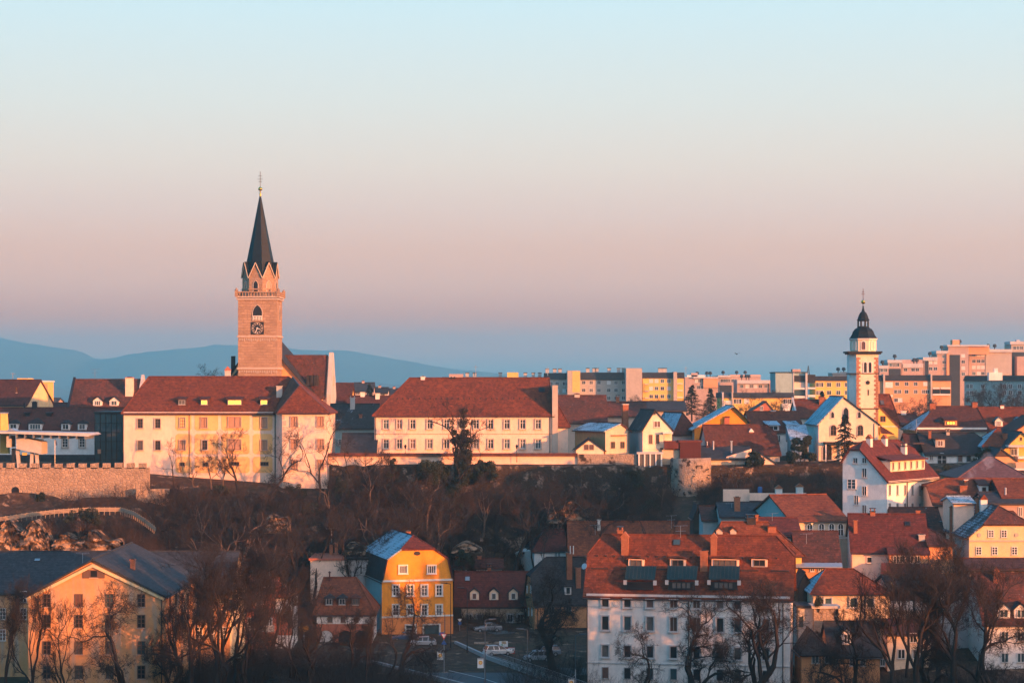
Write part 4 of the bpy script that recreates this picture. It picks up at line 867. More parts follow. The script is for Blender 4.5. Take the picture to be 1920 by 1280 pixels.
# ------------------------------------------------------------------ white church with onion tower
wc = House('church', 'white gabled church with slim onion domed bell tower and orange quoins', (1535, 396), 1646, 792, 743, 22, ty='gy', wall='cream', roof='darkroof', peak=1581, snow={'L': 'snow'}, lmat={'L': 'white'}, cat='church', o=.6, dpx=('L', 1512))
wc.arch('F', 1586, 790, .95, 2.6, pointed=True, sm='slab', pm='glass', bars=False)
for px in (1561, 1611): wc.arch('F', px, 783, .5, 1.1, pointed=True, sm='slab', pm='black', bars=False)
for px in (1562.5, 1613): wc.arch('F', px, 816, 1.0, 1.9, sm='surround', pm='glass', bars='framebrown')
wc.pipe(1639); b = MB(); x0, x1 = wc.lx(1546, -1.5), wc.lx(1620, -1.5); b.box(x0, x1, -2.6, -.01, wc.lz(832, x0, 0), wc.lz(828, x0, 0)); b.obj('porch_roof', 'darkroof', wc.t)
for px in (1548, 1575, 1600, 1619): x = wc.lx(px, -2); MB().box(x - .12, x + .12, -2.4, -2.1, 0, wc.lz(832, x, 0)).obj('porch_post', 'white', wc.t)
wc.arch('F', 1551, 862, 1.6, 2.9, sm='slab', pm='black', bars=False)
TY = 402.; tx0 = X(1605.5, TY); tw = X(1647, TY) - tx0
tl = wc.t.location; ox, oy, oz = tx0 - tl.x, TY - tl.y, -tl.z
phi = R(3); tcx, tcy = ox + tw / 2, oy + tw / 2
def tz(py): return Z(py, TY) + oz
hwid = tw / 2; t = MB(); t.box(tcx - hwid, tcx + hwid, oy, oy + tw, 0, tz(664)); tow = t.obj('tower', 'cream', wc.t)
# left cheek, slightly turned so its shaded side shows
t = MB(); t.prism([(tcx - hwid, oy + .005, 0), (tcx - hwid - 1.15, oy + 1.3, 0), (tcx - hwid - 1.15, oy + tw - .4, 0), (tcx - hwid, oy + tw - .05, 0)], (0, 0, tz(664))); t.obj('tower_side', 'white', tow)
q = MB()
for k in range(26):
    z = tz(770) + k * .42; L = .8 if k % 2 else .5
    if z > tz(671): break
    for sx in (-1, 1): xx = tcx + sx * hwid; q.box(xx, xx - sx * L, oy - .05, oy - .002, z, z + .40)
k = 0
while True:
    z = tz(815) + k * .42; L = .8 if k % 2 else .5; k += 1
    if z > tz(770): break
    xx = tcx + hwid; q.box(xx, xx - L, oy - .05, oy - .002, z, z + .40)
q.obj('quoin', 'quoin', tow)
b = MB()
for py, o_, h_ in ((701, .12, .18), (767, .15, .2), (664, .45, .35)): b.box(tcx - hwid - (1.25 if py != 767 else .1) - o_ * .4, tcx + hwid + o_, oy - o_, oy + tw + o_, tz(py), tz(py) + h_)
b.box(tcx - hwid - 1.75, tcx + hwid + .65, oy - .65, oy + tw + .65, tz(663) + .15, tz(660.5) + .2); b.obj('cornice', 'darkroof', tow)
for dx in (-.45, .45):
    A = arch_window(wc.t, (tcx + dx + .05, oy - .01, tz(698)), 0, .55, 1.9, False, 'trim', 'black', bars=False)
A = MB(); A.lathe([(.38, 0), (.38, .12)], (0, 0, 0), 16); A = A.obj('round_window', 'black', wc.t, (tcx + .1, oy - .10, tz(717))); A.rotation_euler = (R(-90), 0, 0); MB().box(tcx + .05, tcx + .3, oy - .04, oy - .002, tz(741), tz(730)).obj('slit_window', 'black', wc.t)
dc = (tcx - .45, oy + tw / 2, 0); dr = MB(); r8 = X(1645.5, TY) - X(1597, TY); r8 = r8 / 2 * 1.04
dr.lathe([(r8, tz(661)), (r8, tz(635))], dc, 8, R(22.5 - 8)); drum = dr.obj('belfry', 'cream', wc.t)
b = MB(); b.lathe([(r8 + .1, tz(638)), (r8 + .3, tz(636)), (r8 + .3, tz(634))], dc, 8, R(22.5 - 8)); b.obj('cornice', 'trim', drum)
for k in range(8):
    a = R(22.5 - 8 + 22.5 + 45 * k); rr = r8 * math.cos(R(22.5)) + .005
    arch_window(wc.t, (dc[0] + rr * math.cos(a), dc[1] + rr * math.sin(a), tz(655)), a + math.pi / 2, .7, 1.5, False, 'trim', 'glasswarm' if k % 2 else 'pinkwall', name='belfry_window', bars=False)
on = MB(); k_ = TY / F
prof = [(28.5, 634.5), (25.5, 631), (22.5, 626), (20.5, 621), (17, 616.5), (12.5, 614), (11.5, 612.5)]
on.lathe([(r * k_ * 1.0, tz(py)) for r, py in prof], dc, 8, R(22.5 - 8)); on.lathe([(13 * k_, tz(599.5)), (11 * k_, tz(597)), (9.5 * k_, tz(592)), (6.5 * k_, tz(586)), (3.2 * k_, tz(583)), (1.6 * k_, tz(577)), (.7 * k_, tz(571))], dc, 8, R(22.5 - 8)); dome = on.obj('dome', 'spirecopper', wc.t)
lt = MB()
for k in range(8): a = R(22.5 - 8 + 45 * k); x, y = dc[0] + 10 * k_ * math.cos(a), dc[1] + 10 * k_ * math.sin(a); lt.tube((x, y, tz(613)), (x, y, tz(599)), .16, n=5)
lt.lathe([(11.5 * k_, tz(613)), (11.5 * k_, tz(611))], dc, 8, R(22.5 - 8)); lt.lathe([(11.5 * k_, tz(601.5)), (12 * k_, tz(599))], dc, 8, R(22.5 - 8)); lt.obj('lantern', 'spirecopper', dome)
fi = MB(); fi.lathe([(.05, 0), (.3, .12), (.42, .4), (.3, .68), (.05, .8)], (*dc[:2], tz(569.5)), 12, m='gold'); fi.tube((*dc[:2], tz(562)), (*dc[:2], tz(540)), .055, n=5, m='rust'); fi.box(dc[0] - .3, dc[0] + .3, dc[1] - .04, dc[1] + .04, tz(551), tz(550), 'rust'); fi.box(dc[0] - .2, dc[0] + .2, dc[1] - .04, dc[1] + .04, tz(547), tz(546), 'rust'); fi.obj('finial_cross', None, dome)
h = House('house', 'yellow gabled house with red roof right of the onion domed tower', (1636, 404), 1684, 797, 752, 14, ty='gy', wall='blockyel', roof='red', peak=1640, o=.4); h.win('F', [1653, 1658], [785], .5, 1.1, 'none', fm='framebrown')
h.band(800, .15, .12, 'trim'); r = MB(); r.prism([(h.lx(1650, -1), -2.2, h.lz(812, 0, 0)), (h.lx(1675, -1), -2.2, h.lz(814, 0, 0)), (h.lx(1650, 0), 0, h.lz(798, 0, 0))], (0, .15, .1)); r.obj('lean_roof', 'brown', h.t)
h = House('house', 'steep red roofed house standing just behind the onion domed tower', (1648, 416), 1683, 790, 739, 10, wall='pinkwall', roof='red', e1=('h', 1668)); h.skylight(1654, 755, .8, 1.2, 'glassmid')
# ------------------------------------------------------------------ right-hand upper houses
h = House('villa', 'broad hip roofed house with snowy left hip and lit yellow dormer', (1720, 404), 1850, 804, 761.5, 15, e0=('h', 1754), e1=('h', 1831), wall='teal', roof='brown', snow={'L': 'snow'}, dpx=None, phi=0, lmat={'F': 'teal'})
h.dorm(1783, 797, 2.3, .9, 'shed', wm='blockora', rm='brown', ww=1.6, wh=.6, wst='three', pm='lit', fm='framebrown'); h.skylight(1757, 790, .9, 1.2, 'black'); h.chim(1748, 755, 7, 1.1, 1, 'brick', 'brick'); h.chim(1827, 753, 7.5, 1.0, 1, 'brick', 'brick'); h.band(810, .9, .15, 'trim', name='eaves_board')
h = House('house', 'small red roofed house left of the snowy hip roof', (1680, 425), 1728, 795, 776, 10, wall='pinkwall', roof='brown', e1=('h', 1716)); h.chim(1694, 769, 5, 1, .8, 'trim', 'trim'); h.chim(1730, 774, 5, .6, .6, 'brick', 'brick')
h = House('house', 'red roofed house with two white dormers at the right edge', (1838, 412), 1960, 812, 763.5, 14, wall='white', roof='red', e0='g')
for px in (1873, 1910): h.dorm(px, 799, 1.5, 1.1, 'gable', wm='trim', rm='snowpart', ww=.8, wh=.9, wst='six')
h.chim(1878.5, 758, 7, .7, .7, 'trim', 'brick')
h = House('house', 'white cottage with dark mossy roof and arched door below the snowy hip roof', (1735, 385), 1850, 849, 811, 13, wall='white', roof='darkroof', e0='g', e1=('k', 1826, 822), snow={})
h.arch('F', 1766, 873, 1.5, 2.2, sm='slab', pm='black'); h.win('F', [1800, 1816.5], [859], .9, 1.25, 'none', fm='framegrey'); h.win('F', [1746], [857], .7, 1.1, 'plain'); h.dorm(1763, 838, 1.7, 1.4, 'flat', wm='taupe', rm='brown', ww=1.0, wh=1.1, wst='plain'); h.chim(1743, 806, 4.5, .5, .5, 'brick', 'brick'); h.chim(1777, 807, 6, .6, .6, 'taupe', 'metal', style='hood')
h = House('house', 'brown roofed wing joined behind the white cottage at its left', (1703, 388), 1742, 842, 813, 9, wall='taupe', roof='brown'); h.box('pergola', 1712, 1733, 830, 832, -2.5, 0, 'wood'); h.aerial(1718.5, 786, 4.5, 1)
h = House('cottage', 'blue shaded cottage with snowy hip end below the two white dormers', (1845, 384), 1884, 834, 800, 10, phi=0, wall='teal', roof='red', e0=('h', 1872), snow={'L': 'snow'}); h.win('F', [1856], [838], .35, 1.2, 'none', fm='framebrown')
h = House('house', 'sunlit yellow gable house with balcony at the right edge', (1878, 381), 1962, 843, 809, 13, ty='gy', wall='blockyel', roof='slate', peak=1915, o=.6, og=.5); h.win('F', [1901], [847], 1.2, 1.3, 'plain', fm='frame', pm='glassmid'); h.win('F', [1914.5], [822.5], .3, .6, 'none', fm='framebrown'); h.chim(1884, 811, 5, .8, .8, 'brick', 'brick'); h.box('balcony_roof', 1891, 1935, 834.5, 838, -2.4, 0, 'slab'); h.box('post', 1908, 1910, 838, 856, -2.2, -2.0, 'trim'); h.box('balcony', 1909, 1945, 855, 860, -2.2, 0, 'trim')
h = House('house', 'orange gable house behind the yellow gable at the right edge', (1894, 395), 1980, 812, 780, 12, ty='gy', wall='blockora', roof='brown', peak=1945)
h = House('cottage', 'brown plank gable cottage with orange wall below the yellow gable house', (1860, 372), 1904, 860, 840, 9, ty='gy', wall='blockora', roof='slate', peak=1877, lmat={'F': 'blockora'}); b = MB(); b.prism([(h.lx(1866, -.05), -.06, h.lz(856, 0, 0)), (h.lx(1894, -.05), -.06, h.lz(856, 0, 0)), (h.lx(1877, -.05), -.06, h.lz(843, 0, 0))], (0, .05, 0)); b.obj('gable_board', 'wood', h.t)
h.box('balcony_rail', 1905, 1930, 866, 878, -1.2, -1.0, 'surroundpink'); h.box('balcony_slab', 1900, 1932, 878, 881, -1.4, 2, 'trim')
# white house on the slope
wh = House('villa', 'white villa with red half hipped roof and a row of dormer windows on the slope', (1580, 338), 1663, 861, 828, 16, ty='gy', phi=-36, eave2=898, peak=1602, wall='white', roof='darkred', e0=('k', 3.0, 842), e1=('k', 3.0, 842), o=.6, og=.4, lmat={}, base=-28.5, dpx=('R', 1757))
for px, pys in ((1604, (863,)), (1621, (863, 886, 920, 955)), (1597, (907,)), (1606, (937,))):
    for py in pys: wh.win('F', [px], [py], 1.5 if px == 1597 else .85, 1.55 if py != 863 else .95, 'six' if px == 1597 else 'plain')
ys = np.linspace(.9, wh.d - 1.2, 7)
for y in ys:
    for py in (919, 953): window(wh.t, (wh.w + .005, float(y), wh.lz(py, wh.w, float(y)) - .75), R(90), .55, 1.6, 'none', fm='framegrey')
b = MB(); b.box(wh.w, wh.w + .35, -.1, wh.d + .1, wh.he2 - .75, wh.he2 - .3); b.obj('cornice', 'trim', wh.t)
# shed dormer along the right slope
sl = (wh.hr - wh.he2) / (wh.w - wh.rb); xs = wh.w - 1.0; z0 = wh.roofz(xs, 0); L0, L1 = wh.d * .18, wh.d * .86; b = MB(); b.prism([(xs, L0, z0 - .1), (xs, L0, z0 + 1.75), (xs - 1.75 / sl - .1, L0, z0 + 1.75)], (0, L1 - L0, 0)); dmr = b.obj('dormer', 'cream', wh.t)
r = MB(); r.prism([(xs + .5, L0 - .4, z0 + 1.62), (xs - 4.2, L0 - .4, z0 + 2.75), (xs - 4.2, L0 - .4, z0 + 2.95), (xs + .5, L0 - .4, z0 + 1.8)], (0, L1 - L0 + .8, 0)); r.obj('dormer_roof', 'darkred', dmr)
for k in range(6): window(dmr, (xs + .005, L0 + .8 + k * (L1 - L0 - 1.6) / 5, z0 + .25), R(90), .62, 1.25, 'none', fm='surround', pm='glasswarm', deep=True)
MB().tube((wh.w + .15, wh.d * .38, 0), (wh.w + .15, wh.d * .38, wh.he2 - .4), .08, n=5).obj('downpipe', 'gutter', wh.t)
for px, tp in ((1630, 819), (1658.5, 819)): wh.chim(px, tp, wh.ly(px, wh.rb + .5), .8, .8, 'trim', 'brick', style='gable', drop=1.2)
wh.chim(1695, 834, wh.ly(1695, wh.rb + 2.2), .8, .8, 'trim', 'metal', style='hood', drop=2.5)
MB().box(-.9, 0, 2, 3.6, wh.he - 4.4, wh.he - 2.8).obj('oriel', 'pinkwall', wh.t)
# ------------------------------------------------------------------ big white building, front right
wb = House('apartment_house', 'big white building with red half hipped roof and dark metal balconies by the car park', (1100, 280), 1481, 1115, 1003, 14.5, phi=-9, wall='dirty', roof='red', e0=('k', 1131, 1036), e1=('k', 1456, 1040), o=.35, og=.5, base=-42.5, cat='building')
XS = [1135, 1176.5, 1218.8, 1263, 1306, 1350, 1383, 1435.7]
for j, (py, hh) in enumerate(((1131.5, 1.05), (1169, 1.85), (1221.5, 1.6), (1262.5, 1.55))):
    for i, px in enumerate(XS):
        cl = (i in (3, 4) and j < 2); px_ = px; x = wb.lx(px, 0); z = wb.lz(py + (.5 + i * .9) * 0 , wb.w * .35, 0) - hh / 2
        window(wb.t, (x, -.005, z), 0, .95, hh, 'none' if not cl else 'shutter', sm='slab' if j < 3 else None, fm='framegrey', pm=None if not cl else 'wood')
wb.band(1119, .3, .2, 'slab', name='cornice')
wb.band(1246, .12, .12, 'slab'); wb.band(1139.5, .06, .06, 'slab'); wb.band(1124, .06, .05, 'slab')
for k in range(7):
    x = (wb.lx(XS[k], 0) + wb.lx(XS[k + 1], 0)) / 2; b = MB(); z = wb.lz(1132, wb.w * .35, 0)
    for r0, r1 in ((.42, .5), (.25, .3)):
        for j in range(20): a0, a1 = j * math.pi / 10, (j + 1) * math.pi / 10; b.prism([(x + r0 * math.cos(a0), -.05, z + r0 * math.sin(a0)), (x + r1 * math.cos(a0), -.05, z + r1 * math.sin(a0)), (x + r1 * math.cos(a1), -.05, z + r1 * math.sin(a1)), (x + r0 * math.cos(a1), -.05, z + r0 * math.sin(a1))], (0, .049, 0))
    b.obj('roundel', 'slab', wb.t)
wb.pipe(1101, y=-.15); wb.pipe(1468, y=-.15); wb.pipe(1291, y=-.15)
for px, w, pm in ((1193, 1.5, 'glassmid'), (1271, 1.5, 'glass'), (1360, 3.0, 'glassmid'), (1424, 1.5, 'glass')): wb.dorm(px, 1062, w + .6, 1.0, 'eyebrow', wm='pinkwall', rm='red', ww=w, wh=.85, wst='four' if w > 2 else 'plain', pm=pm, fm='framebrown')
for px, pl in ((1201, 0), (1279, 1), (1358, 1)):
    x, y, z = wb.slope_y(px, 1100); w = 3.9; b = MB(); b.prism([(x - w / 2, y - .9, z + 1.05), (x + w / 2, y - .9, z + 1.05), (x + w / 2 + .05, y + 1.1, z + 2.55), (x - w / 2 + .05, y + 1.1, z + 2.55)], (0, .12, .12))
    for k in range(9): q = -w / 2 + w * k / 8; b.tube((x + q, y - .92, z + 1.2), (x + q, y + 1.1, z + 2.72), .04, n=4)
    rb = b.obj('balcony_roof', 'greenmetal', wb.t); c = MB(); c.box(x - w / 2 + .2, x + w / 2 - .2, y - .75, y - .68, z - .15, z + .75); c.box(x - w / 2 + .15, x + w / 2 - .15, y - .82, y - .6, z - .3, z - .15)
    c.obj('balcony_front', 'black', rb); 
    for sx in (-1, 1): MB().box(x + sx * w / 2 - .22, x + sx * w / 2 + .22, y - .8, y - .5, z + .35, z + .95).obj('bracket', 'slab', rb)
    if pl: c = MB(); [c.box(x - 1.2 + k * .62, x - .75 + k * .62, y - .85, y - .76, z - .05, z + .62) for k in range(4)]; c.obj('pane', 'glassmid', rb)
for px, tp, y, w, st in ((1172, 1003, 5.2, .95, 'gable'), (1320, 1030, 3.4, .95, 'flat'), (1338.5, 1004, 5.3, .8, 'gable'), (1163, 991, 9, .7, 'hood')): wb.chim(px, tp, y, w, .9, 'brick', 'brick', style=st, drop=.8)
wb.skylight(1269, 1017, 1.0, 1.0); b = MB()
for k in range(22):
    x = wb.lx(1120 + k * 16, 4.5); z = wb.roofz(0, 4.6); b.box(x - .12, x + .12, 4.45, 4.7, z - .05, z + .16)
for k in range(46):
    x = .5 + k * (wb.w - 1) / 45; z = wb.roofz(0, 3.1)
    if k % 7 < 4: b.box(x - .3, x + .3, 3.0, 3.12, z - .05, z + .13)
b.obj('snow_guard', 'gutter', wb.roof); wb.aerial(1276, 985, 7)
b = MB(); b.lathe([(.05, 0), (.35, .12), (.42, .25)], (0, 0, 0), 12); o = b.obj('satellite_dish', 'zinc', wb.roof, (wb.lx(1103, 3) - .4, 3, wb.lz(1062, 0, 3))); o.rotation_euler = (R(70), 0, R(-30))

# ------------------------------------------------------------------ red roofs just behind it
h = House('house', 'long red tiled roof with pale left gable behind the large white building', (1068, 356), 1345, 1043, 977, 13, phi=0, wall='white', roof='redbright', e0='g', base=-37); h.aerial(1116, 984, 4, 1); h.aerial(1259, 966, 5, 2); h.chim(1123, 972, 5, .5, .5, 'trim', 'trim')
h.win('L', [1070, 1076], [1030], .7, 1.2, 'plain')
h = House('house', 'red scalloped roof with two tiny round dormers behind the white building', (1336, 304), 1503, 1037, 978, 11, wall='blockyel', roof='redbright', e0=('h', 1353), e1=('h', 1440), base=-37)
for px in (1349, 1375): h.dorm(px, 1001, .9, .55, 'gable', wm='taupe', rm='red', name='roof_vent')
h.chim(1408, 968, 5.5, 1.3, 1.0, 'darkroof', 'metal', style='hood'); h.chim(1418, 963, 6.5, .55, .55, 'brick', 'brick'); h.chim(1447, 984, 4, 1.2, .8, 'brick', 'red')
h = House('house', 'dark red roof tucked between the scalloped roof and the beige house', (1420, 314), 1500, 1000, 970, 10, wall='grey', roof='darkred', base=-36); h.aerial(1448, 962, 4, 1)
h = House('house', 'low slate roofed house below the ruined round tower', (1352, 333), 1432, 966, 941, 10, wall='grey', roof='slate', base=-30); h.chim(1382, 930, 2, .9, .9, 'brick', 'brick'); h.aerial(1372, 943, 3, 3)
h = House('shed', 'brown gable shed at the foot of the town wall', (1300, 345), 1342, 968, 947, 7, ty='gy', wall='wood', roof='darkroof', peak=1308, base=-32)
h = House('house', 'mottled dark roof house beside the brown gable shed', (1318, 338), 1386, 972, 948, 8, wall='grey', roof='mossy', base=-32)
h = House('house', 'beige house with arched white windows and long red roof', (1484, 320), 1588, 974, 927, 12, phi=14, wall='beige', roof='redbright', e0='g', dpx=('L', 1408), lmat={'L': 'teal'}, base=-37)
for px in (1518, 1540, 1559, 1576): x = h.lx(px, 0); arch_window(h.t, (x, -.005, h.lz(1003, x, 0)), 0, .75, 1.75, sm='trim', bars=True)
h.band(1010, .2, .15, 'trim')
for lb, px, py in (('small white chimney house on the terrace left of the beige house', 1460, 912), ('second white chimney house on the terrace right of the first', 1499, 909)):
    o = thing('chimney_stack', lb, 'chimney', (X(px, 352), 352, Z(934, 352))); hh = Z(py, 352) - o.location.z; MB().box(-.55, .55, -.5, .5, 0, hh - .3).obj('shaft', 'white', o); MB().prism([(-.75, -.65, hh - .299), (.75, -.65, hh - .299), (0, -.65, hh + .3)], (0, 1.3, 0)).obj('cap', 'brick', o)
o = thing('terrace_wall', 'pale sunlit plaster terrace wall with wooden planks below the ruined tower', 'wall', (X(1356, 356), 356, Z(940, 356))); MB().box(0, X(1405, 356) - X(1356, 356), 0, .4, 0, Z(917, 356) - Z(940, 356)).obj('masonry', 'pinkwall', o)
o2 = thing('terrace_wall', 'long low pale terrace wall under the two chimney houses', 'wall', (X(1405, 354), 354, Z(938, 354))); MB().box(0, X(1512, 354) - X(1405, 354), 0, .4, 0, Z(924, 354) - Z(938, 354)).obj('masonry', 'pinkwall', o2)
o = thing('water_barrel', 'blue plastic barrel on the terrace wall', 'barrel', (X(1425, 355), 355, Z(924, 355))); MB().lathe([(.33, 0), (.38, .3), (.38, .75), (.33, 1.05)], n=14).obj('barrel', plain('barrel_blue', (.03, .12, .32), .4), o)
# ------------------------------------------------------------------ right-hand lower houses
rh = House('house', 'big red roofed house with white wall and orange chimneys in the lower right group', (1598, 312), 1740, 1031, 963, 12, wall='pinkwall', roof='darkred', e0='g', lmat={'L': 'white'}, phi=-5, base=-41)
rh.win('F', [1630], [1049], .8, .95, 'none', fm='frame', out=.0); rh.chim(1604, 973, 3, .55, .55, 'brick', 'brick'); rh.chim(1636, 956, 6, .75, .75, 'brick', 'metal', style='hood'); rh.chim(1728, 1000, 2, .9, .9, 'taupe', 'taupe'); rh.chim(1721, 955, 6.5, .6, .6, 'brick', 'brick'); rh.skylight(1702, 982, .8, 1.0, 'black')
b = MB(); x0, x1 = rh.lx(1668, -2), rh.lx(1740, -2); b.box(x0, x1, -2, -.01, rh.lz(1062, x0, -2), rh.lz(1040, x0, -2)); e = b.obj('bay', 'blockora', rh.t)
r = MB(); r.prism([(x0 - .3, -2.5, rh.lz(1040, x0, -2)), (x0 - .3, .3, rh.he + .3), (x0 - .3, .3, rh.he + .5), (x0 - .3, -2.5, rh.lz(1040, x0, -2) + .2)], (x1 - x0 + .6, 0, 0)); r.obj('bay_roof', 'darkred', e)
for px in (1680.5, 1692, 1707, 1720): x = rh.lx(px, -2); window(rh.t, (x, -2.005, rh.lz(1048, x, -2) - .6), 0, .85, 1.15, 'plain', fm='frame')
r = MB(); r.prism([(rh.lx(1652, -4.5), -4.5, rh.lz(1076, 0, -4)), (rh.lx(1652, -2), -2.02, rh.lz(1056, 0, -2)), (rh.lx(1652, -2), -2.02, rh.lz(1056, 0, -2) + .15), (rh.lx(1652, -4.5), -4.5, rh.lz(1076, 0, -4) + .15)], (rh.lx(1745, -3) - rh.lx(1652, -3), 0, 0)); r.obj('porch_roof', 'rust', rh.t)
for px in (1670, 1700, 1735): rh.box('porch_post', px - 1.2, px + 1.2, 1076, 1110, -4.4, -4.2, 'ochre')
h = House('house', 'lower red hipped extension at the right of the big red roof', (1742, 311), 1786, 1019, 992, 10, wall='blockora', roof='brown', e1=('h', 1744), base=-41)
h = House('house', 'rustic house with patchy red roof and pale eaves right of the white building', (1494, 304), 1575, 1058, 995, 13, wall='ochre', roof='mossy', e0='g', base=-40, phi=-4); h.win('F', [1523, 1538], [1066], .6, .8, 'plain', fm='frame'); h.aerial(1512, 1000, 4, 1)
MB().prism([(-.3, -.75, h.he - .35), (h.w + .3, -.75, h.he - .35), (h.w + .3, .25, h.he + .15), (-.3, .25, h.he + .15)], (0, 0, .12)).obj('eaves_board', 'zinc', h.t)
h = House('house', 'beige house with frosty hipped roof and two shuttered windows right of the white building', (1525, 290), 1668, 1109, 1066, 10, wall='beige', roof='red', e0=('h', 1548), e1=('h', 1600), snow={'F': 'red', 'L': 'snow'}, base=-42.5, phi=0)
h.win('F', [1552.5, 1600, 1632], [1129], .95, 1.35, 'none', fm='frame', pm='glasssteel' if 'glasssteel' in MT else 'glassteal', sm='slab'); h.pipe(1622)
h = House('shed', 'dark small gabled shed squeezed beside the white building', (1496, 296), 1522, 1096, 1072, 6, ty='gy', wall='wood', roof='darkroof', base=-42); 
o = House('terrace', 'rendered terrace block with balcony and blue door right of the white building', (1497, 288), 1526, 1139, 0, 5, ty='flat', wall='grey', roof='metal', eavez=Z(1139, 288), base=-43); o.win('F', [1502], [1165], .75, 1.6, 'none', fm='framegrey', pm='glassteal')
o = House('terrace', 'stained rubble terrace wall below the beige frosty roofed house', (1526, 287), 1572, 1140, 0, 4, ty='flat', wall='rubbleold', roof='concrete', eavez=Z(1140, 287), base=-43)
h = House('house', 'pale house with long white balcony parapet behind bare trees', (1668, 296), 1806, 1102, 1077, 11, wall='pinkwall', roof='darkroof', e1='g', base=-42.5, phi=0); h.box('balcony_parapet', 1667, 1762, 1127, 1143, -1.5, -1.2, 'white'); h.box('loggia', 1668, 1726, 1106, 1127, -.06, -.01, 'black'); h.win('F', [1749], [1120], 1.2, 1.3, 'none')
h = House('house', 'small orange cottage with dark roof at the lower right', (1503, 276), 1562, 1222, 1186, 7, ty='gy', wall='ochre', roof='darkroof', peak=1527, base=-43.5, e0=('h', 1.6)); h.win('F', [1528.5, 1553], [1235], .95, 1.05, 'plain', fm='framegrey'); 
b = MB(); [b.box(h.lx(1539 + k * 2.8, -.1), h.lx(1540.2 + k * 2.8, -.1), -.12, -.01, h.lz(1205.5, 1, 0), h.lz(1194, 1, 0)) for k in range(6)]; b.obj('vent_grille', 'wood', h.t)
h = House('house', 'long dark roofed orange house behind the small cottage at the lower right', (1558, 279), 1650, 1226, 1164, 10, wall='ochre', roof='darkroof', base=-43.5, e0='g', e1=('k', 1640, 1175)); h.win('F', [1567, 1597.5, 1618, 1655], [1241], .65, .95, 'plain', fm='framegrey'); h.dorm(1588, 1208, 1.2, 1.6, 'gable', wm='white', rm='darkroof', ww=.8, wh=1.3, wst='plain')
h = House('house', 'cream house with white framed windows hidden among the trees at the lower right', (1664, 284), 1745, 1186, 1160, 10, wall='cream', roof='brown', base=-43.5)
h.win('F', [1690, 1718], [1225], 1.0, 1.3, 'plain'); h.win('F', [1712], [1195], .9, 1.3, 'plain'); h.win('F', [1730], [1227], 1.2, .9, 'plain')
h = House('house', 'tall bluish gable house behind the big bare trees at the lower right', (1745, 292), 1845, 1150, 1118, 9, ty='gy', wall='grey', roof='brown', base=-43, peak=1800)
h = House('apartment_house', 'white house with broad brown roof and white gabled dormers at the lower right edge', (1846, 282), 1990, 1166, 1074, 13, wall='white', roof='mossy', base=-43.5, e0='g', lmat={'L': 'teal'})
for px in (1882, 1914): h.dorm(px, 1158, 1.7, 1.2, 'gable', wm='white', rm='darkroof', ww=1.1, wh=1.1, wst='plain', pm='glassteal')
h.win('F', [1884, 1914], [1192, 1232], 1.0, 1.3, 'plain', pm='glassteal'); h.chim(1867, 1067, 5.5, .7, .7, 'brick', 'brick', style='gable', drop=2)
h = House('barn_house', 'low brown roofed barn under the flaking yellow house at the right edge', (1818, 300), 1980, 1064, 1046, 10, wall='rubbledark', roof='brown', base=-41)
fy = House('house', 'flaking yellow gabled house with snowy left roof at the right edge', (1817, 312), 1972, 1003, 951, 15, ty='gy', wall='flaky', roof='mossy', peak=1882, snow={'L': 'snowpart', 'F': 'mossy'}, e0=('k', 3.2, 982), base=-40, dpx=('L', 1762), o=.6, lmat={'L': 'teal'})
fy.win('F', [1858, 1882.5], [1000], .85, 1.1, 'six'); fy.win('F', [1835, 1865, 1902], [1032], .85, 1.2, 'six'); fy.band(1015, .22, .14, 'surround'); fy.chim(1784, 948, 11, .5, .5, 'brick', 'brick', drop=2); fy.chim(1844, 933, 9, 1.0, .9, 'white', 'redbright', style='gable', drop=1.5); fy.chim(1832, 930, 10, .5, .5, 'brick', 'metal', drop=1.5)
for px in (1836, 1906): x = fy.lx(px, 0); A = MB().lathe([(.3, 0), (.3, .08)], n=12).obj('round_window', 'surround', fy.t, (x, -.09, fy.lz(1002.5, x, 0))); A.rotation_euler = (R(-90), 0, 0)
h = House('house', 'dark mossy roofed house between the big red roof and the snowy roof', (1680, 328), 1770, 1000, 951, 12, wall='taupe', roof='mossy', base=-38, e0='g', snow={'L': 'snow'})
h = House('house', 'red half hipped roof house with orange chimney blocks below the purple hip roof', (1752, 334), 1890, 942, 897, 13, wall='pinkwall', roof='redbright', e0=('k', 1772, 909), e1='g', base=-34, og=.4); h.chim(1805.5, 908, 3, 1.15, 1.2, 'brick', 'brick', drop=1.2); h.chim(1811, 897, 5, .5, .5, 'brick', 'trim', drop=1); h.chim(1862, 908, 4, .5, .5, 'brick', 'brick', drop=1.4); h.dorm(1845, 923, 1.4, 1.1, 'shed', wm='white', rm='brown', ww=.8, wh=.8, wst='none', pm='black'); h.win('F', [1915], [957], .6, 1.2, 'plain')
h = House('house', 'purple grey pyramid hip roof house on the right with smoke drifting before it', (1800, 348), 1925, 894, 857, 16, wall='blockora', roof='purple', e0=('h', 1851), e1=('h', 1862), base=-30)
h = House('house', 'dark gabled house with red dormer roof at the right edge below the purple hip', (1880, 330), 1975, 930, 897, 12, wall='teal', roof='redbright', base=-33, e0='g', lmat={'L': 'slate'}); h.win('L', [1886], [920], .8, 1.0, 'plain')
h = House('house', 'small snowy roof with red gable edge between the villa and the flaking yellow house', (1788, 322), 1826, 941, 930, 8, wall='pinkwall', roof='snow', base=-34)
h = House('house', 'red roof annex behind the flaking yellow house at the right edge', (1860, 326), 1902, 962, 951, 8, wall='pinkwall', roof='red', base=-35); 
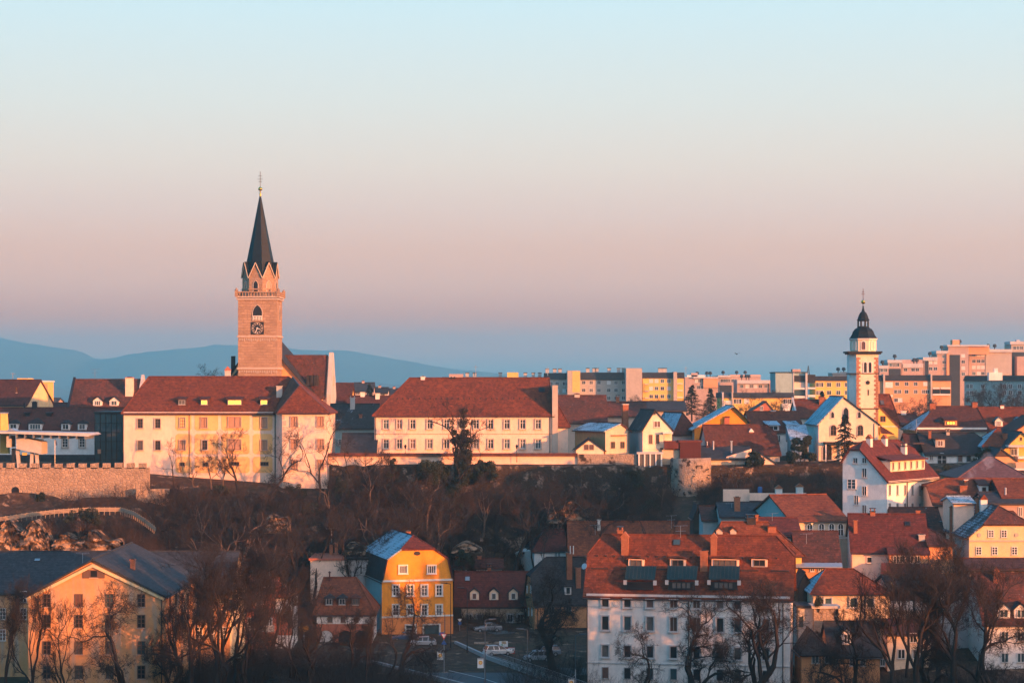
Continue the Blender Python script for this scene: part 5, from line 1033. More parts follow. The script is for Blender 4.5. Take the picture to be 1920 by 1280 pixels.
h = House('house', 'plain lilac walled house behind the flaking yellow house at the right edge', (1848, 328), 1985, 941, 922, 9, wall='blockpink', roof='slate', base=-36); h.win('F', [1913], [959], .6, 1.5, 'plain')

# ------------------------------------------------------------------ lower left: long pale mill building
lm = House('mill', 'long dull slate roofed mill behind the orange gable wing on the lower left', (-80, 296), 431, 1108, 1033, 17, wall='paleocher', roof='slate', base=-43.5, e1='g', cat='building', lmat={'R': 'flaky'}); lm.win('F', [44], [1118, 1150], .95, 1.6, 'six', sm=None); lm.win('F', [330, 352, 374, 396, 418], [1121, 1152, 1185], .9, 1.6, 'six')
lm.win('F', [5], [1150, 1190], .9, 1.6, 'six')
lm.skylight(70, 1050, .9, .7, 'zinc'); lm.aerial(155, 1036, 6, 1); lm.win('R', [437], [1102], .7, 1.2, 'plain')
lf = House('mill_wing', 'tall weathered orange gable wing with dark square windows on the lower left', (53, 266), 307, 1114, 1047, 27, ty='gy', wall='paleocher', roof='slate', base=-43.5, peak=174.5, o=.5, og=.5, cat='building')
lf.win('F', [88, 148, 206, 265], [1125, 1164, 1213.5, 1259], 1.0, 1.65, 'six', fm='framebrown', skip=()); lf.win('F', [176], [1075], 1.0, .95, 'none', fm='framebrown', pm='black'); z = lf.lz(1075, 8, 0); x = lf.lx(176, 0)
for sx in (-1, 1): MB().box(x + sx * .95 - .42, x + sx * .95 + .42, -.12, -.03, z - .55, z + .5).obj('shutter', 'framebrown', lf.t)
lf.pipe(303)
for px in np.linspace(318, 352, 4): lf.win('R', [float(px)], [1122, 1152, 1187, 1228], .9, 1.6, 'plain', fm='framebrown')
lf.chim(249, 1046, 7, .55, .7, 'brick', 'brick', drop=2.2); MB().prism([(-.1, -.35, lf.he - .35), (lf.rb, -.35, lf.hr - .62), (lf.w + .1, -.35, lf.he - .35), (lf.w + .1, -.35, lf.he - .75), (lf.rb, -.35, lf.hr - 1.02), (-.1, -.35, lf.he - .75)], (0, .34, 0)).obj('verge_board', 'flaky', lf.t)
# ------------------------------------------------------------------ lower middle
h = House('brick_house', 'old red brick house with white band behind bare trees at the lower left', (442, 318), 514, 1103, 1082, 10, wall='redwall', roof='redbright', base=-41.5); h.win('F', [461, 487], [1125], .8, 1.1, 'six', sm='surround'); h.win('F', [470, 492, 505], [1165], .9, 1.3, 'plain'); h.band(1101, .2, .12, 'trim'); h.band(1184, 1.0, .1, 'grey', name='plinth'); h.chim(466, 1076, 6, .5, .5, 'white', 'brick')
h = House('house', 'narrow white walled house with red half roof beside the brick house', (512, 320), 548, 1115, 1090, 8, wall='white', roof='redbright', base=-41.5, e1=('h', 521)); h.box('shop_front', 513, 547, 1150, 1190, -.1, -.01, 'redwall'); h.box('shelf', 511, 549, 1143.5, 1145, -.5, 0, 'trim')
h = House('house', 'flat roofed pinkish house with orange chimneys at the foot of the slope', (582, 350), 648, 1050, 0, 11, ty='flat', wall='pinkwall', roof='redwall', eavez=Z(1050, 350), base=-41, lmat={}); h.chim(621, 1017, 7, .55, .8, 'brick', 'metal', drop=.3); h.chim(630.5, 1015, 7, .5, .7, 'brick', 'brick', drop=.3); h.aerial(622, 990, 6.9, 1)
h = House('house', 'shaded grey flat roofed annex between the pinkish house and the mustard house', (648, 351), 704, 1050, 0, 9, ty='flat', wall='grey', roof='darkroof', eavez=Z(1049, 351), base=-41); h.win('F', [648.5, 677, 688], [1066], .4, 1.8, 'none')
h = House('house', 'red roofed house with three dark dormers above orange arches at the lower middle', (594, 328), 698, 1146, 1082, 11, wall='white', roof='redbright', base=-41.3, e0=('h', 607), e1=('h', 668), lmat={'L': 'teal'}, o=.6)
h.win('F', [619, 643.5, 668], [1161], .75, .85, 'plain', fm='framebrown'); b = MB(); b.box(-.02, h.w + .02, -.04, 0, 0, h.lz(1169, 1, 0)); b.obj('orange_wainscot', 'redwall', h.t)
for px in (617, 641.5, 666): h.dorm(px, 1134, 1.3, 1.15, 'hip', wm='wood', rm='darkroof' if px < 660 else 'brown', ww=.95, wh=.95, wst='plain', fm='framegrey' if px < 660 else 'framebrown')
for px, m in ((611, 'slab'), (648, 'black'), (678, 'black')): x = h.lx(px, -.05); A = arch_window(h.t, (x, -.05, 0), 0, 2.2, h.lz(1181, x, 0), False, 'redwall', m, name='archway', bars=False)
h.chim(618, 1070, 5, .2, .2, 'rust', 'rust')
mu = House('townhouse', 'bright mustard yellow gambrel gabled house with white windows and orange ground floor', (716, 338), 849, 1086, 1006, 13, ty='gy', wall='mustard', roof='darkred', peak=783, base=-41.2, brk=(.75, 3.2), e0=('k', 3.2, 1028), snow={'L': 'snow', 'L0': 'darkroof'}, lmat={'L': 'grey'}, dpx=('L', 672), o=.35, og=.3, phi=15)  # left wall grey: its shade put into the colour
mu.win('F', [755.5, 809], [1067], 1.25, 1.25, 'four', sm='trim'); mu.win('F', [742, 769, 795.5, 823], [1106, 1143], .95, 1.7, 'six', sm='trim'); mu.band(1089, .3, .3, 'trim', name='cornice'); mu.band(1156, .25, .15, 'trim')
MB().box(-.02, mu.w + .02, -.06, 0, 0, mu.lz(1156, mu.w / 2, 0)).obj('orange_wainscot', 'orange', mu.t); mu.win('F', [809], [1183], 2.6, 2.2, 'none', pm='glassteal', sm='trim', out=.07); mu.win('F', [770], [1185], 1.6, 2.4, 'grid', sm='trim', out=.07)
MB().prism([(mu.lx(782, 0) + .55 * math.cos(a * math.pi / 8), -.06, mu.lz(1037, 5, 0) + .34 * math.sin(a * math.pi / 8)) for a in range(16)], (0, .055, 0)).obj('oval_window', 'black', mu.t); mu.chim(765, 993, 9, .8, .8, 'brick', 'metal', drop=1.5)
h = House('cottage', 'beige cottage with dark red roof and three small gabled dormers behind the parked sedan', (864, 354), 983, 1133, 1071, 10, wall='beige', roof='darkred', base=-41, og=1.2, e0='g', e1='g')
h.win('F', [879.5, 899.5, 956.5, 975.5], [1158], .95, 1.3, 'plain', sm='slab'); 
for px in (889.6, 926, 962.6): h.dorm(px, 1124, 1.5, 1.25, 'gable', wm='cream', rm='darkroof', ww=.75, wh=1.05, wst='none')
d = MB(); x = h.lx(928, 0); d.box(x - .8, x + .8, -.08, 0, .3, 2.5); d.obj('door', 'black', h.t); h.skylight(876.5, 1085, .9, 1.0, 'zinc'); h.chim(917.5, 1060, 6, .6, .6, 'brick', 'metal', style='hood'); h.pipe(864.5); MB().box(-.02, h.w, -.06, 0, 0, h.lz(1173, 1, 0)).obj('plinth', 'slate', h.t)
oc_ = House('townhouse', 'ochre house with dark mansard roof and vertical lettering behind the big car park tree', (1003, 346), 1106, 1131, 1044, 10, phi=9, wall='ochre', roof='darkroof', base=-41.5, e0=('k', 1024, 1078), e1='g', dpx=('L', 984), o=.4)
oc_.win('F', [1034, 1066], [1143], .95, 1.25, 'plain', fm='framegrey'); oc_.win('F', [1065], [1107], .1, .1, 'none') if False else oc_.dorm(1065, 1114, 1.1, 1.3, 'flat', wm='slab', rm='darkroof', ww=.8, wh=1.15, wst='none')
oc_.win('L', [986, 992, 998], [1146], .6, 1.3, 'plain', pm='glassteal'); oc_.win('L', [989, 996], [1104], .6, 1.2, 'plain', pm='glassteal'); oc_.chim(1067, 1034, 3, .9, .9, 'brick', 'brick', drop=1.2); oc_.chim(1084, 1062, 2, .8, .8, 'brick', 'brick', drop=1); oc_.pipe(1008); MB().box(-.03, oc_.w, -.06, 0, 0, 1.9).obj('plinth', 'slate', oc_.t)
fc = bpy.data.curves.new('lettering', 'FONT'); fc.body = 'U\nR\nA\nR'; fc.size = 1.05; fc.space_line = .82; fc.align_x = 'CENTER'; fc.extrude = .02; fc.materials.append(MT['black']); lo = bpy.data.objects.new('lettering', fc); COL.objects.link(lo); lo.parent = oc_.t; lx_ = oc_.lx(1015.5, 0); lo.location = (lx_, -.05, oc_.lz(1143, lx_, 0)); lo.rotation_euler = (R(90), 0, 0)
bpy.context.view_layer.update(); tm_ = bpy.data.meshes.new_from_object(lo.evaluated_get(bpy.context.evaluated_depsgraph_get())); tm_.materials.clear(); tm_.materials.append(MT['black']); l2 = link('lettering', tm_, oc_.t, tuple(lo.location)); l2.rotation_euler = (R(90), 0, 0); bpy.data.objects.remove(lo); l2.name = 'lettering'
h = House('house', 'white gabled house with dark red roof wedged behind the ochre house', (1002, 366), 1064, 1030, 992, 9, wall='white', roof='darkred', base=-36, e0=('h', 1022), e1='g', dpx=None, phi=10, snow={'L': 'snowlight'}); h.win('F', [1042, 1048], [1040], .5, .95, 'plain')
MB().prism([(0, .01, 0), (0, 8, 0), (-2.2, 8, 0), (-2.2, 8, h.he - 1.2), (0, 8, h.he), (0, .01, h.he)], (-.02, 0, 0)).obj('side_wall', 'white', h.t)
for lb, a, b_, e, rd, Y, rf, pk in (('small dark red gabled hut behind the beige cottage', 893, 941, 1062, 1046, 366, 'brown', None), ('tiny red roofed hut with chimney at the foot of the slope', 852, 874, 1062, 1047, 366, 'brown', None)):
    h = House('hut', lb, (a, Y), b_, e, rd, 6, wall='taupe', roof=rf, base=-41); h.chim(a + 6, rd - 6, 3, .7, .7, 'brick', 'brick')
stone_wall('terrace_wall', 'dark stone terrace wall with snowy top on the slope behind the huts', [(X(900, 373), 373), (X(985, 373), 373)], [Z(1008, 373), Z(1006, 373)], .8, 'rubbledark', base=-33, jag=.1)
stone_wall('terrace_wall', 'upper stone terrace wall with snow on the slope', [(X(905, 378), 378), (X(1030, 378), 378)], [Z(988, 378), Z(984, 378)], .8, 'rubbledark', base=-28, jag=.3)
# ------------------------------------------------------------------ far apartment blocks
def block(name, label, px0, px1, Y, top, bot, depth, wall, roofpx=0, roofm='darkroof', wins=(), parts=(), ww=1.5, wh=1.5, phi=0., lmat=None, pm=None, chim=()):
    """wins: (list of px, list of py); parts: (name, px0, px1, py0, py1, y0, y1, mat)"""
    A = (px0, Y); h = House(name, label, A, px1, top, 0, depth, phi=phi, ty='flat', wall=wall, roof=roofm, eavez=Z(top + roofpx, Y), base=Z(bot, Y) - 14, cat='apartment block')
    if roofpx:
        b = MB(); H = roofpx / F * Y; z = h.he; b.prism([(-.3, -.5, z), (-.3, .9, z + H), (-.3, depth - .9, z + H), (-.3, depth + .5, z)], (h.w + .6, 0, 0)); bpy.data.objects.remove(h.roof); h.roof = b.obj('roof', roofm, h.t)
    for xs, ys in wins:
        for px in xs:
            for py in ys:
                x = h.lx(px, 0); window(h.t, (x, -.005, h.lz(py, x, 0) - wh / 2), 0, ww, wh, 'far', 'frame', pm or random.choice(['glass', 'glass', 'glassmid', 'glassteal', 'frame']), sill=False)
    for p in parts: h.box(*p)
    for px, w in chim: x = h.lx(px, depth / 2); z = h.roofz(x, 0) + (roofpx / F * Y); MB().box(x - w / 2, x + w / 2, depth / 2 - .5, depth / 2 + .5, z - .3, z + 1.5, 'grey').box(x - w / 2 - .15, x + w / 2 + .15, depth / 2 - .65, depth / 2 + .65, z + 1.5, z + 1.75, 'metal').obj('chimney', None, h.t)
    return h
AB = 820.
block('apartment_block', 'grey beige apartment row with dark mansard roof behind the pink building', 1022, 1066, AB, 699, 775, 14, 'taupe', 12, 'darkroof', [([1033, 1044.5, 1058, 1064], [719, 732.5, 745])], chim=[(p, 1.3) for p in (1026, 1040, 1050)])
block('apartment_block', 'far apartment row mostly hidden by the pink building roof', 830, 1020, AB + 4, 706.5, 775, 14, 'taupe', 9, 'darkroof', [], [('stair_tower', 842, 868, 701, 725, -1, 6, 'blockpink'), ('stair_tower', 951, 972, 698, 725, -1, 6, 'blockyel')], chim=[(p, 1.3) for p in (876, 890, 938, 985, 1000, 1012)])
block('apartment_block', 'taupe apartment row between the yellow stair tower and the tall beige end wall', 1088, 1174, AB - 6, 698, 775, 14, 'taupe', 14, 'darkroof', [([1094.5, 1108.5, 1123, 1141.5, 1155, 1169], [717, 731.5, 746])], [('stair_tower', 1064, 1088, 694.5, 775, -3.5, 8, 'taupe'), ('sunlit_panel', 1073, 1087.5, 696, 735, -3.58, -3.51, 'blockyel')], chim=[(p, 1.3) for p in (1102, 1114, 1119, 1142, 1160, 1169)])  # thin yellow sheet stands in for the stair tower's sunlit face
block('apartment_block', 'yellow apartment block with tall beige end tower right of the taupe row', 1205, 1282, AB - 10, 698, 775, 14, 'blockyel', 11, 'darkroof', [([1221, 1231, 1242, 1254], [714, 728, 743])], [('end_tower', 1174, 1204, 690, 775, -6, 10, 'taupe'), ('pilaster', 1263, 1269.5, 697, 775, -2, 6, 'taupe'), ('balcony', 1209, 1217, 719.5, 721, -1.4, 0, 'slab'), ('balcony', 1209, 1217, 732, 734, -1.4, 0, 'slab'), ('balcony', 1209, 1217, 745, 747, -1.4, 0, 'slab'), ('balcony', 1270, 1280, 718, 720, -1.4, 0, 'trim'), ('balcony', 1270, 1280, 731, 733, -1.4, 0, 'trim'), ('balcony', 1270, 1280, 744, 746, -1.4, 0, 'trim')], chim=((1238, 1.6), (1246, 1.6)))
MBx = [('terraced pale apartment block with orange wing behind the dark fir', 1284, 1346, 885, 708, 760, 'blockpink', [([1306, 1312], [714]), ([1310, 1316], [726])], [('upper_floor', 1288, 1322, 703, 712, 3, 10, 'trim'), ('lift_house', 1296, 1308, 699, 706, 3, 7, 'blockpink'), ('orange_wing', 1319, 1346, 709, 726, -1.2, 0, 'blockora'), ('eaves', 1300, 1347, 706.5, 709, -1.6, 4, 'slab')]),
       ('terraced pink and grey apartment block with rooftop dishes in the middle distance', 1346, 1426, 930, 706, 760, 'blockpink', [([1354, 1360, 1366, 1374, 1380], [713.5]), ([1390, 1410, 1418], [724])], [('dark_panel', 1350, 1372, 722, 736, -.5, 0, 'slate'), ('upper_floor', 1369, 1426, 702.5, 712, 2, 10, 'blockora'), ('eaves', 1346, 1370, 703.5, 707, -1.6, 4, 'slab')]),
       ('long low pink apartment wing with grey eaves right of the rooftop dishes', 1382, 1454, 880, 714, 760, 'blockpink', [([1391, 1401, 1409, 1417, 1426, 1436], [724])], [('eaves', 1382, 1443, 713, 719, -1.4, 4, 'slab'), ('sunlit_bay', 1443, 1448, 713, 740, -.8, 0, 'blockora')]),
       ('small pink apartment bay with grey eaves left of the dark panel', 1328, 1349, 890, 717, 760, 'blockpink', [([1334, 1341], [726])], [('eaves', 1327, 1350, 717, 722, -1.2, 3, 'slab')])]
for lb, a, b_, Y, tp, bt, wl, ws, pt in MBx:
    h = block('apartment_block', lb, a, b_, Y, tp, bt, 14, wl, 0, 'slab', ws, pt, 1.5, 1.6)
    for _ in range(3): px = random.uniform(a + 6, b_ - 6); x = h.lx(px, 5); v = MB(); v.tube((x, 5, h.he), (x, 5, h.he + 1.6), .2, n=6); v.lathe([(.7, 1.4), (.8, 1.9), (.5, 2.6)], (x, 5, h.he), 8); v.obj('roof_vent', 'metal', h.t)
block('apartment_block', 'grey end walled apartment block with white balconies left of the yellow block', 1454, 1513, 682, 699, 790, 14, 'teal', 0, 'slate', [([1490, 1498], [722])],
      [('end_wall', 1454, 1487, 700, 790, -1.5, -.02, 'teal'), ('mansard', 1489, 1511, 704, 715, -.5, 3, 'darkroof'), ('mansard', 1514, 1529, 702, 718, -.6, 3, 'darkroof'), ('balcony', 1489, 1510, 727, 730, -1.5, 0, 'trim'), ('balcony', 1489, 1510, 742, 746, -1.5, 0, 'trim'), ('balcony', 1515, 1529, 726, 729, -1.5, 0, 'trim'), ('balcony', 1515, 1529, 740, 744, -1.5, 0, 'trim'), ('loggia', 1489, 1510, 717, 727, -.4, -.02, 'pinkwall'), ('loggia', 1489, 1510, 732, 742, -.4, -.02, 'glassteal'), ('pilaster', 1487, 1489, 699, 790, -1.7, 0, 'slab'), ('pilaster', 1510.5, 1514, 699, 790, -1.7, 0, 'slab'), ('lift_house', 1486, 1501, 692, 701, 3, 7, 'blockpink')])
block('apartment_block', 'yellow apartment block with dark roof just left of the onion domed tower', 1529, 1606, 690, 705, 790, 14, 'blockyel', 9, 'darkroof', [([1534, 1540, 1554.5, 1572, 1588, 1593], [721, 736])])
block('row_house', 'low yellow row house with dark roof and pale pilasters in front of the pink blocks', 1350, 1487, 640, 736, 780, 10, 'blockyel', 10, 'slate', [([1380, 1386, 1400, 1473, 1480], [752])], [('pilaster', 1354, 1357, 735, 780, -.8, 4, 'slab'), ('pilaster', 1372, 1374.5, 735, 780, -.8, 4, 'taupe'), ('white_bay', 1357, 1372, 751, 780, -.5, 0, 'white'), ('white_bay', 1466, 1485, 756, 780, -.5, 0, 'white')])
h = House('house', 'small dark gabled house with red wall below the yellow row house', (1408, 560), 1452, 770, 752, 8, ty='gy', phi=0, wall='redwall', roof='slate', peak=1437, base=-22); h.win('F', [1428], [765], .8, 1.2, 'plain')
block('apartment_block', 'orange apartment block with dark roof right of the onion domed tower', 1640, 1783, 765, 703, 790, 14, 'blockora', 11, 'darkroof', [([1682, 1700, 1717, 1735], [719.5]), ([1680, 1686, 1700, 1717, 1732, 1739], [734]), ([1680, 1688], [750])],
      [('pilaster', 1656, 1659.5, 701, 790, -1, 3, 'taupe'), ('pilaster', 1745, 1748, 701, 790, -1, 3, 'taupe'), ('white_bay', 1660, 1674, 716, 727, -.6, 0, 'trim'), ('balcony', 1660, 1674, 740, 744, -.8, 0, 'trim'), ('balcony', 1749, 1762, 726, 729, -1, 0, 'trim'), ('balcony', 1764, 1782, 726, 729, -1, 0, 'trim'), ('loggia', 1749, 1762, 730, 738, -.3, -.02, 'glass'), ('loggia', 1764, 1782, 730, 738, -.3, -.02, 'glass'), ('balcony', 1749, 1782, 738, 741, -1, 0, 'trim')])
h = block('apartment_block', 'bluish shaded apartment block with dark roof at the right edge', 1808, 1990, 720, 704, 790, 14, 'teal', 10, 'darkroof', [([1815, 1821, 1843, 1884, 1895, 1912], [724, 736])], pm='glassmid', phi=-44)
o = thing('rooftop_tank', 'white boxy rooftop unit with a smaller white box on the shaded block', 'rooftop unit', (X(1867, 668), 668, Z(713, 668))); MB().box(-2.1, 2.1, 0, 2.5, 0, Z(698, 668) - Z(713, 668)).obj('housing', 'white', o); MB().box(-.3, .8, .5, 1.5, Z(698, 668) - Z(713, 668) + .003, Z(690, 668) - Z(713, 668)).obj('outlet', 'white', o)
TWR = [('stepped pink tower block with the highest lift house on the right skyline', 1778, 1816, 1002, 648, [('dark_stairwell', 1781, 1800, 665, 770, -1.2, -.02, 'slate'), ('lift_house', 1786, 1799, 637, 649, 3, 8, 'blockora'), ('eaves', 1776, 1855, 646.5, 649.5, -1.2, 10, 'slab'), ('orange_wing', 1816, 1855, 648, 664, 1, 12, 'blockora')], [([1806], [667, 678, 690, 701])], 'blockpink'),
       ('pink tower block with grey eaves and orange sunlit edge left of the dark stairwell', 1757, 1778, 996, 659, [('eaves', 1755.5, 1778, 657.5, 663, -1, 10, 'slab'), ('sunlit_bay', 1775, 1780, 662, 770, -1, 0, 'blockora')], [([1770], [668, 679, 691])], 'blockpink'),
       ('wide pink and brown tower block with grey eaves on the right skyline', 1817, 1897, 1009, 656, [('eaves', 1817, 1898, 654.5, 660, -1.4, 10, 'slab'), ('brown_band', 1848, 1896, 662, 703, -.3, -.02, 'taupe')], [([1826, 1835, 1843, 1859, 1870, 1889], [665, 677, 688.5, 700])], 'blockpink'),  # brown sheet laid on where the lower wall is in shade
       ('brown and blue tower block at the right edge of the skyline', 1896, 1990, 1018, 642, [('eaves', 1894, 1990, 640, 645.5, -1.4, 10, 'slab'), ('dark_stairwell', 1898, 1990, 660, 770, -.6, -.02, 'slate'), ('lower_wing', 1907, 1990, 668, 770, -6, -1, 'blockpink'), ('lift_house', 1906, 1912, 637, 641, 2, 5, 'slab')], [([1903, 1909, 1915], [652])], 'taupe'),
       ('low pink tower block with grey eaves left of the tallest tower', 1732, 1757, 990, 671, [('eaves', 1731, 1758, 669.5, 676, -1, 8, 'slab'), ('dark_panel', 1735, 1741, 676, 770, -.4, -.02, 'slate')], [([1745, 1754], [679, 691])], 'blockpink'),
       ('stepped pink apartment block on the skyline right of the onion dome', 1665, 1690, 980, 676, [('eaves', 1664, 1692, 674.5, 680, -1, 8, 'slab'), ('dark_panel', 1667, 1689, 691, 770, -.5, -.02, 'slate')], [([1671, 1677, 1683], [684])], 'blockpink'),
       ('low stepped block between the skyline blocks with grey roof', 1691, 1731, 985, 683, [('eaves', 1693, 1731, 682, 689, -1, 8, 'slab'), ('upper_floor', 1691, 1730, 674, 683, 4, 10, 'blockpink')], [([1698, 1712, 1720], [693])], 'blockpink'),
       ('tiny pink flat block beside the onion domed tower on the skyline', 1649, 1666, 975, 687, [('eaves', 1648, 1666, 685, 691, -1, 8, 'slab')], [([1654, 1660], [694])], 'blockpink'),
       ('far pale flat block left of the onion domed tower on the skyline', 1561, 1594, 1000, 700, [('upper_floor', 1578, 1592, 697, 701, 2, 8, 'blockpink')], [], 'blockpink')]
for lb, a, b_, Y, tp, pt, ws, wl in TWR:
    h = block('tower_block', lb, a, b_, Y, tp, 762, 14, wl, 0, 'slab', ws, pt, 1.8, 1.7)
    for _ in range(2 if b_ - a > 30 else 1): x = random.uniform(2, h.w - 2); v = MB(); v.tube((x, 4, h.he), (x, 4, h.he + 1.6), .25, n=6); v.lathe([(.8, 1.4), (.95, 2.1), (.6, 2.9)], (x, 4, h.he), 8); v.obj('roof_vent', 'metal', h.t)
def mast(name, label, px, top, bot, Y, lattice=False):
    o = thing(name, label, 'mast', (X(px, Y), Y, Z(bot, Y))); H = Z(top, Y) - Z(bot, Y); b = MB()
    if lattice:
        for sx, sy in ((-1, -1), (1, -1), (1, 1), (-1, 1)): b.tube((sx * H * .13, sy * H * .13, 0), (0, 0, H), .12, n=4)
        for k in range(1, 6): w = H * .13 * (1 - k / 6); z = H * k / 6; b.box(-w, w, -w, w, z - .08, z + .08)
    else: b.tube((0, 0, 0), (0, 0, H), .12, n=4); b.box(-.8, .8, -.05, .05, H * .8, H * .8 + .12)
    b.obj('pole', 'metal' if lattice else 'zinc', o); return o
mast('lattice_mast', 'small dark lattice mast above the grey end walled block', 1515.5, 685, 703, 760, True); mast('radio_mast', 'thin radio mast behind the yellow apartment block', 1286, 687, 706, 900); mast('radio_mast', 'thin mast above the pink building roof ridge', 892, 684, 705, 830); mast('radio_mast', 'pale mast on the apartment row right of the pink building', 1027, 688, 704, 800); mast('radio_mast', 'thin mast rising behind the plank gable at far left', 24, 698, 713, 600)
# ------------------------------------------------------------------ road, car park, street furniture
sheet('road', 'dark asphalt valley road running past the car park', [gp(600, 1188), gp(1000, 1178), (4, 330), gp(852, 1208), (-4, 310), (3.5, 291), (14, 262), (20, 240), (2, 240), (-5.5, 283), gp(700, 1247), gp(560, 1262)], RZ + .06, 'asphalt', 'road')
sheet('car_park', 'dark asphalt car park beside the big bare tree', [gp(862, 1208), gp(1100, 1190), gp(1104, 1268, -40.6), (5.5, 292), (-2.5, 311)], RZ + .11, 'paving', 'car park')
sheet('pavement', 'grey pavement in front of the beige cottage', [gp(852, 1198), gp(1000, 1184), gp(1000, 1174), gp(846, 1182)], RZ + .16, 'paving', 'pavement')
b = MB()
def strip(p, q, w, z=RZ + .10):
    p, q = Vector(p), Vector(q); d = (q - p).normalized(); n_ = Vector((-d.y, d.x)) * w / 2; b.poly([(*(p - n_), z), (*(q - n_), z), (*(q + n_), z), (*(p + n_), z)])
strip(gp(780, 1243), gp(905, 1272), .16); strip(gp(905, 1272), (9, 262), .16); strip(gp(852, 1225), gp(1050, 1278), .14)
for px in (795, 812, 829): strip(gp(px - 3, 1237.5), gp(px + 9, 1240.5), .45)
for py in (1196, 1201): strip(gp(880, py), gp(960, py - 3), .14)
tag(b.obj('road_marking', 'paint'), 'white painted road lines', 'road marking', kind='structure')
KP = [(-8.9, 329), (-3.6, 311), (4.2, 291), (15, 262)]
kb = thing('road_wall', 'low dark kerb wall with metal railing between road and car park', 'wall', (KP[0][0], KP[0][1], RZ)); b = MB(); rl = MB()
for k in range(3):
    p, q = Vector(KP[k]) - Vector(KP[0]), Vector(KP[k + 1]) - Vector(KP[0]); d = (q - p); L = d.length; d /= L; n_ = Vector((-d.y, d.x)) * .35
    b.prism([(p.x, p.y, 0), (q.x, q.y, 0), (q.x, q.y, .75), (p.x, p.y, .75)], (n_.x, n_.y, 0))
    if k:
        N = int(L / .45)
        for i in range(N): c_ = p + d * L * i / N; rl.tube((c_.x, c_.y, .7), (c_.x, c_.y, 1.7), .025, n=4)
        for z in (1.0, 1.7): rl.tube((p.x, p.y, z), (q.x, q.y, z), .035, n=4)
b.obj('kerb_wall', 'kerb', kb); rl.obj('railing', 'zinc', kb)
EP = [gp(560, 1256), gp(700, 1243), (-5.9, 284), (1.6, 240)]
kb2 = thing('road_wall', 'dark parapet along the near edge of the valley road', 'wall', (EP[0][0], EP[0][1], RZ)); b = MB()
for k in range(3):
    p, q = Vector(EP[k]) - Vector(EP[0]), Vector(EP[k + 1]) - Vector(EP[0]); d = (q - p).normalized(); n_ = Vector((-d.y, d.x)) * -.4; b.prism([(p.x, p.y, -1), (q.x, q.y, -1), (q.x, q.y, .5), (p.x, p.y, .5)], (n_.x, n_.y, 0))
b.obj('parapet', 'kerb', kb2)
fence = thing('garden_fence', 'long wire fence of thin posts in front of the beige cottage slope', 'fence', (*gp(905, 1196), RZ)); b = MB(); p, q = Vector(gp(905, 1196)), Vector(gp(1000, 1190))
for i in range(12): c_ = (q - p) * i / 11; b.tube((c_.x, c_.y, 0), (c_.x, c_.y, 1.4), .03, n=4)
for z in (.7, 1.35): b.tube((0, 0, z), ((q - p).x, (q - p).y, z), .02, n=4)
b.obj('fence_rail', 'metal', fence)
st = thing('stone_edging', 'low pale stone edging wall behind the white car', 'wall', (*gp(889, 1210), RZ)); MB().box(0, 3.3, 0, .5, 0, .55).obj('masonry', 'rubbleold', st)
def lamp_post(label, px, base, top, dirn=1, m='polegrey', Y=None, head=True):
    if Y is None: x, y = gp(px, base)
    else: y = Y; x = X(px, Y)
    z0 = RZ if Y is None else gz(x, y); H = Z(top, y) - z0; o = thing('street_lamp', label, 'street lamp', (x, y, z0), 0, 'street lamps')
    MB().lathe([(.13, 0), (.13, 1.0), (.075, 1.1), (.05, H)], n=7).obj('pole', m, o)
    b = MB()
    if head: b.tube((0, 0, H), (dirn * .7, 0, H + .1), .045, n=5); b.prism([(dirn * .5, -.15, H + .02), (dirn * 1.5, -.12, H + .12), (dirn * 1.5, -.12, H + .2), (dirn * .5, -.15, H + .2)], (0, .3, 0)); b.obj('lamp_head', m, o)
    return o
for a in (('tall steel street lamp in front of the beige cottage door', 909.5, 1286, 1162, 1), ('tall steel street lamp beside the silver hatchback', 989, 1288, 1180, -1), ('street lamp with flat head left of the white building corner', 1079, 1280, 1190, 1), ('slim street lamp in front of the white building below the second chimney', 1177, 1290, 1206, 1), ('slim street lamp half hidden behind the trees before the white building', 1394, 1290, 1245, 1)): lamp_post(*a)
lamp_post('dark street lamp before the left dormer of the beige cottage', 876, 1226, 1103, -1, 'metal'); lamp_post('dark lamp post at the right edge of the mustard house', 845, 1218, 1094, -1, 'metal'); lamp_post('short lamp post in front of the mustard house shop window', 834, 1200, 1148, -1)
lamp_post('dark lamp post on the slope behind the beige cottage', 911, 1060, 1023, 1, 'metal', Y=362)
for lb, px, Y in (('old style lantern before the left windows of the pink building', 760, 389.5), ('old style lantern on the coped wall before the right windows of the pink building', 969, 388)):
    z0 = Z(866, Y); x = X(px, Y); o = thing('street_lamp', lb, 'street lamp', (x, Y, z0), 0, 'old lanterns'); H = Z(841, Y) - z0; MB().lathe([(.09, 0), (.05, .4), (.04, H)], n=6).obj('pole', 'metal', o); MB().lathe([(.1, H), (.22, H + .45), (.28, H + .5), (.05, H + .8)], n=6).obj('lantern', 'metal', o)
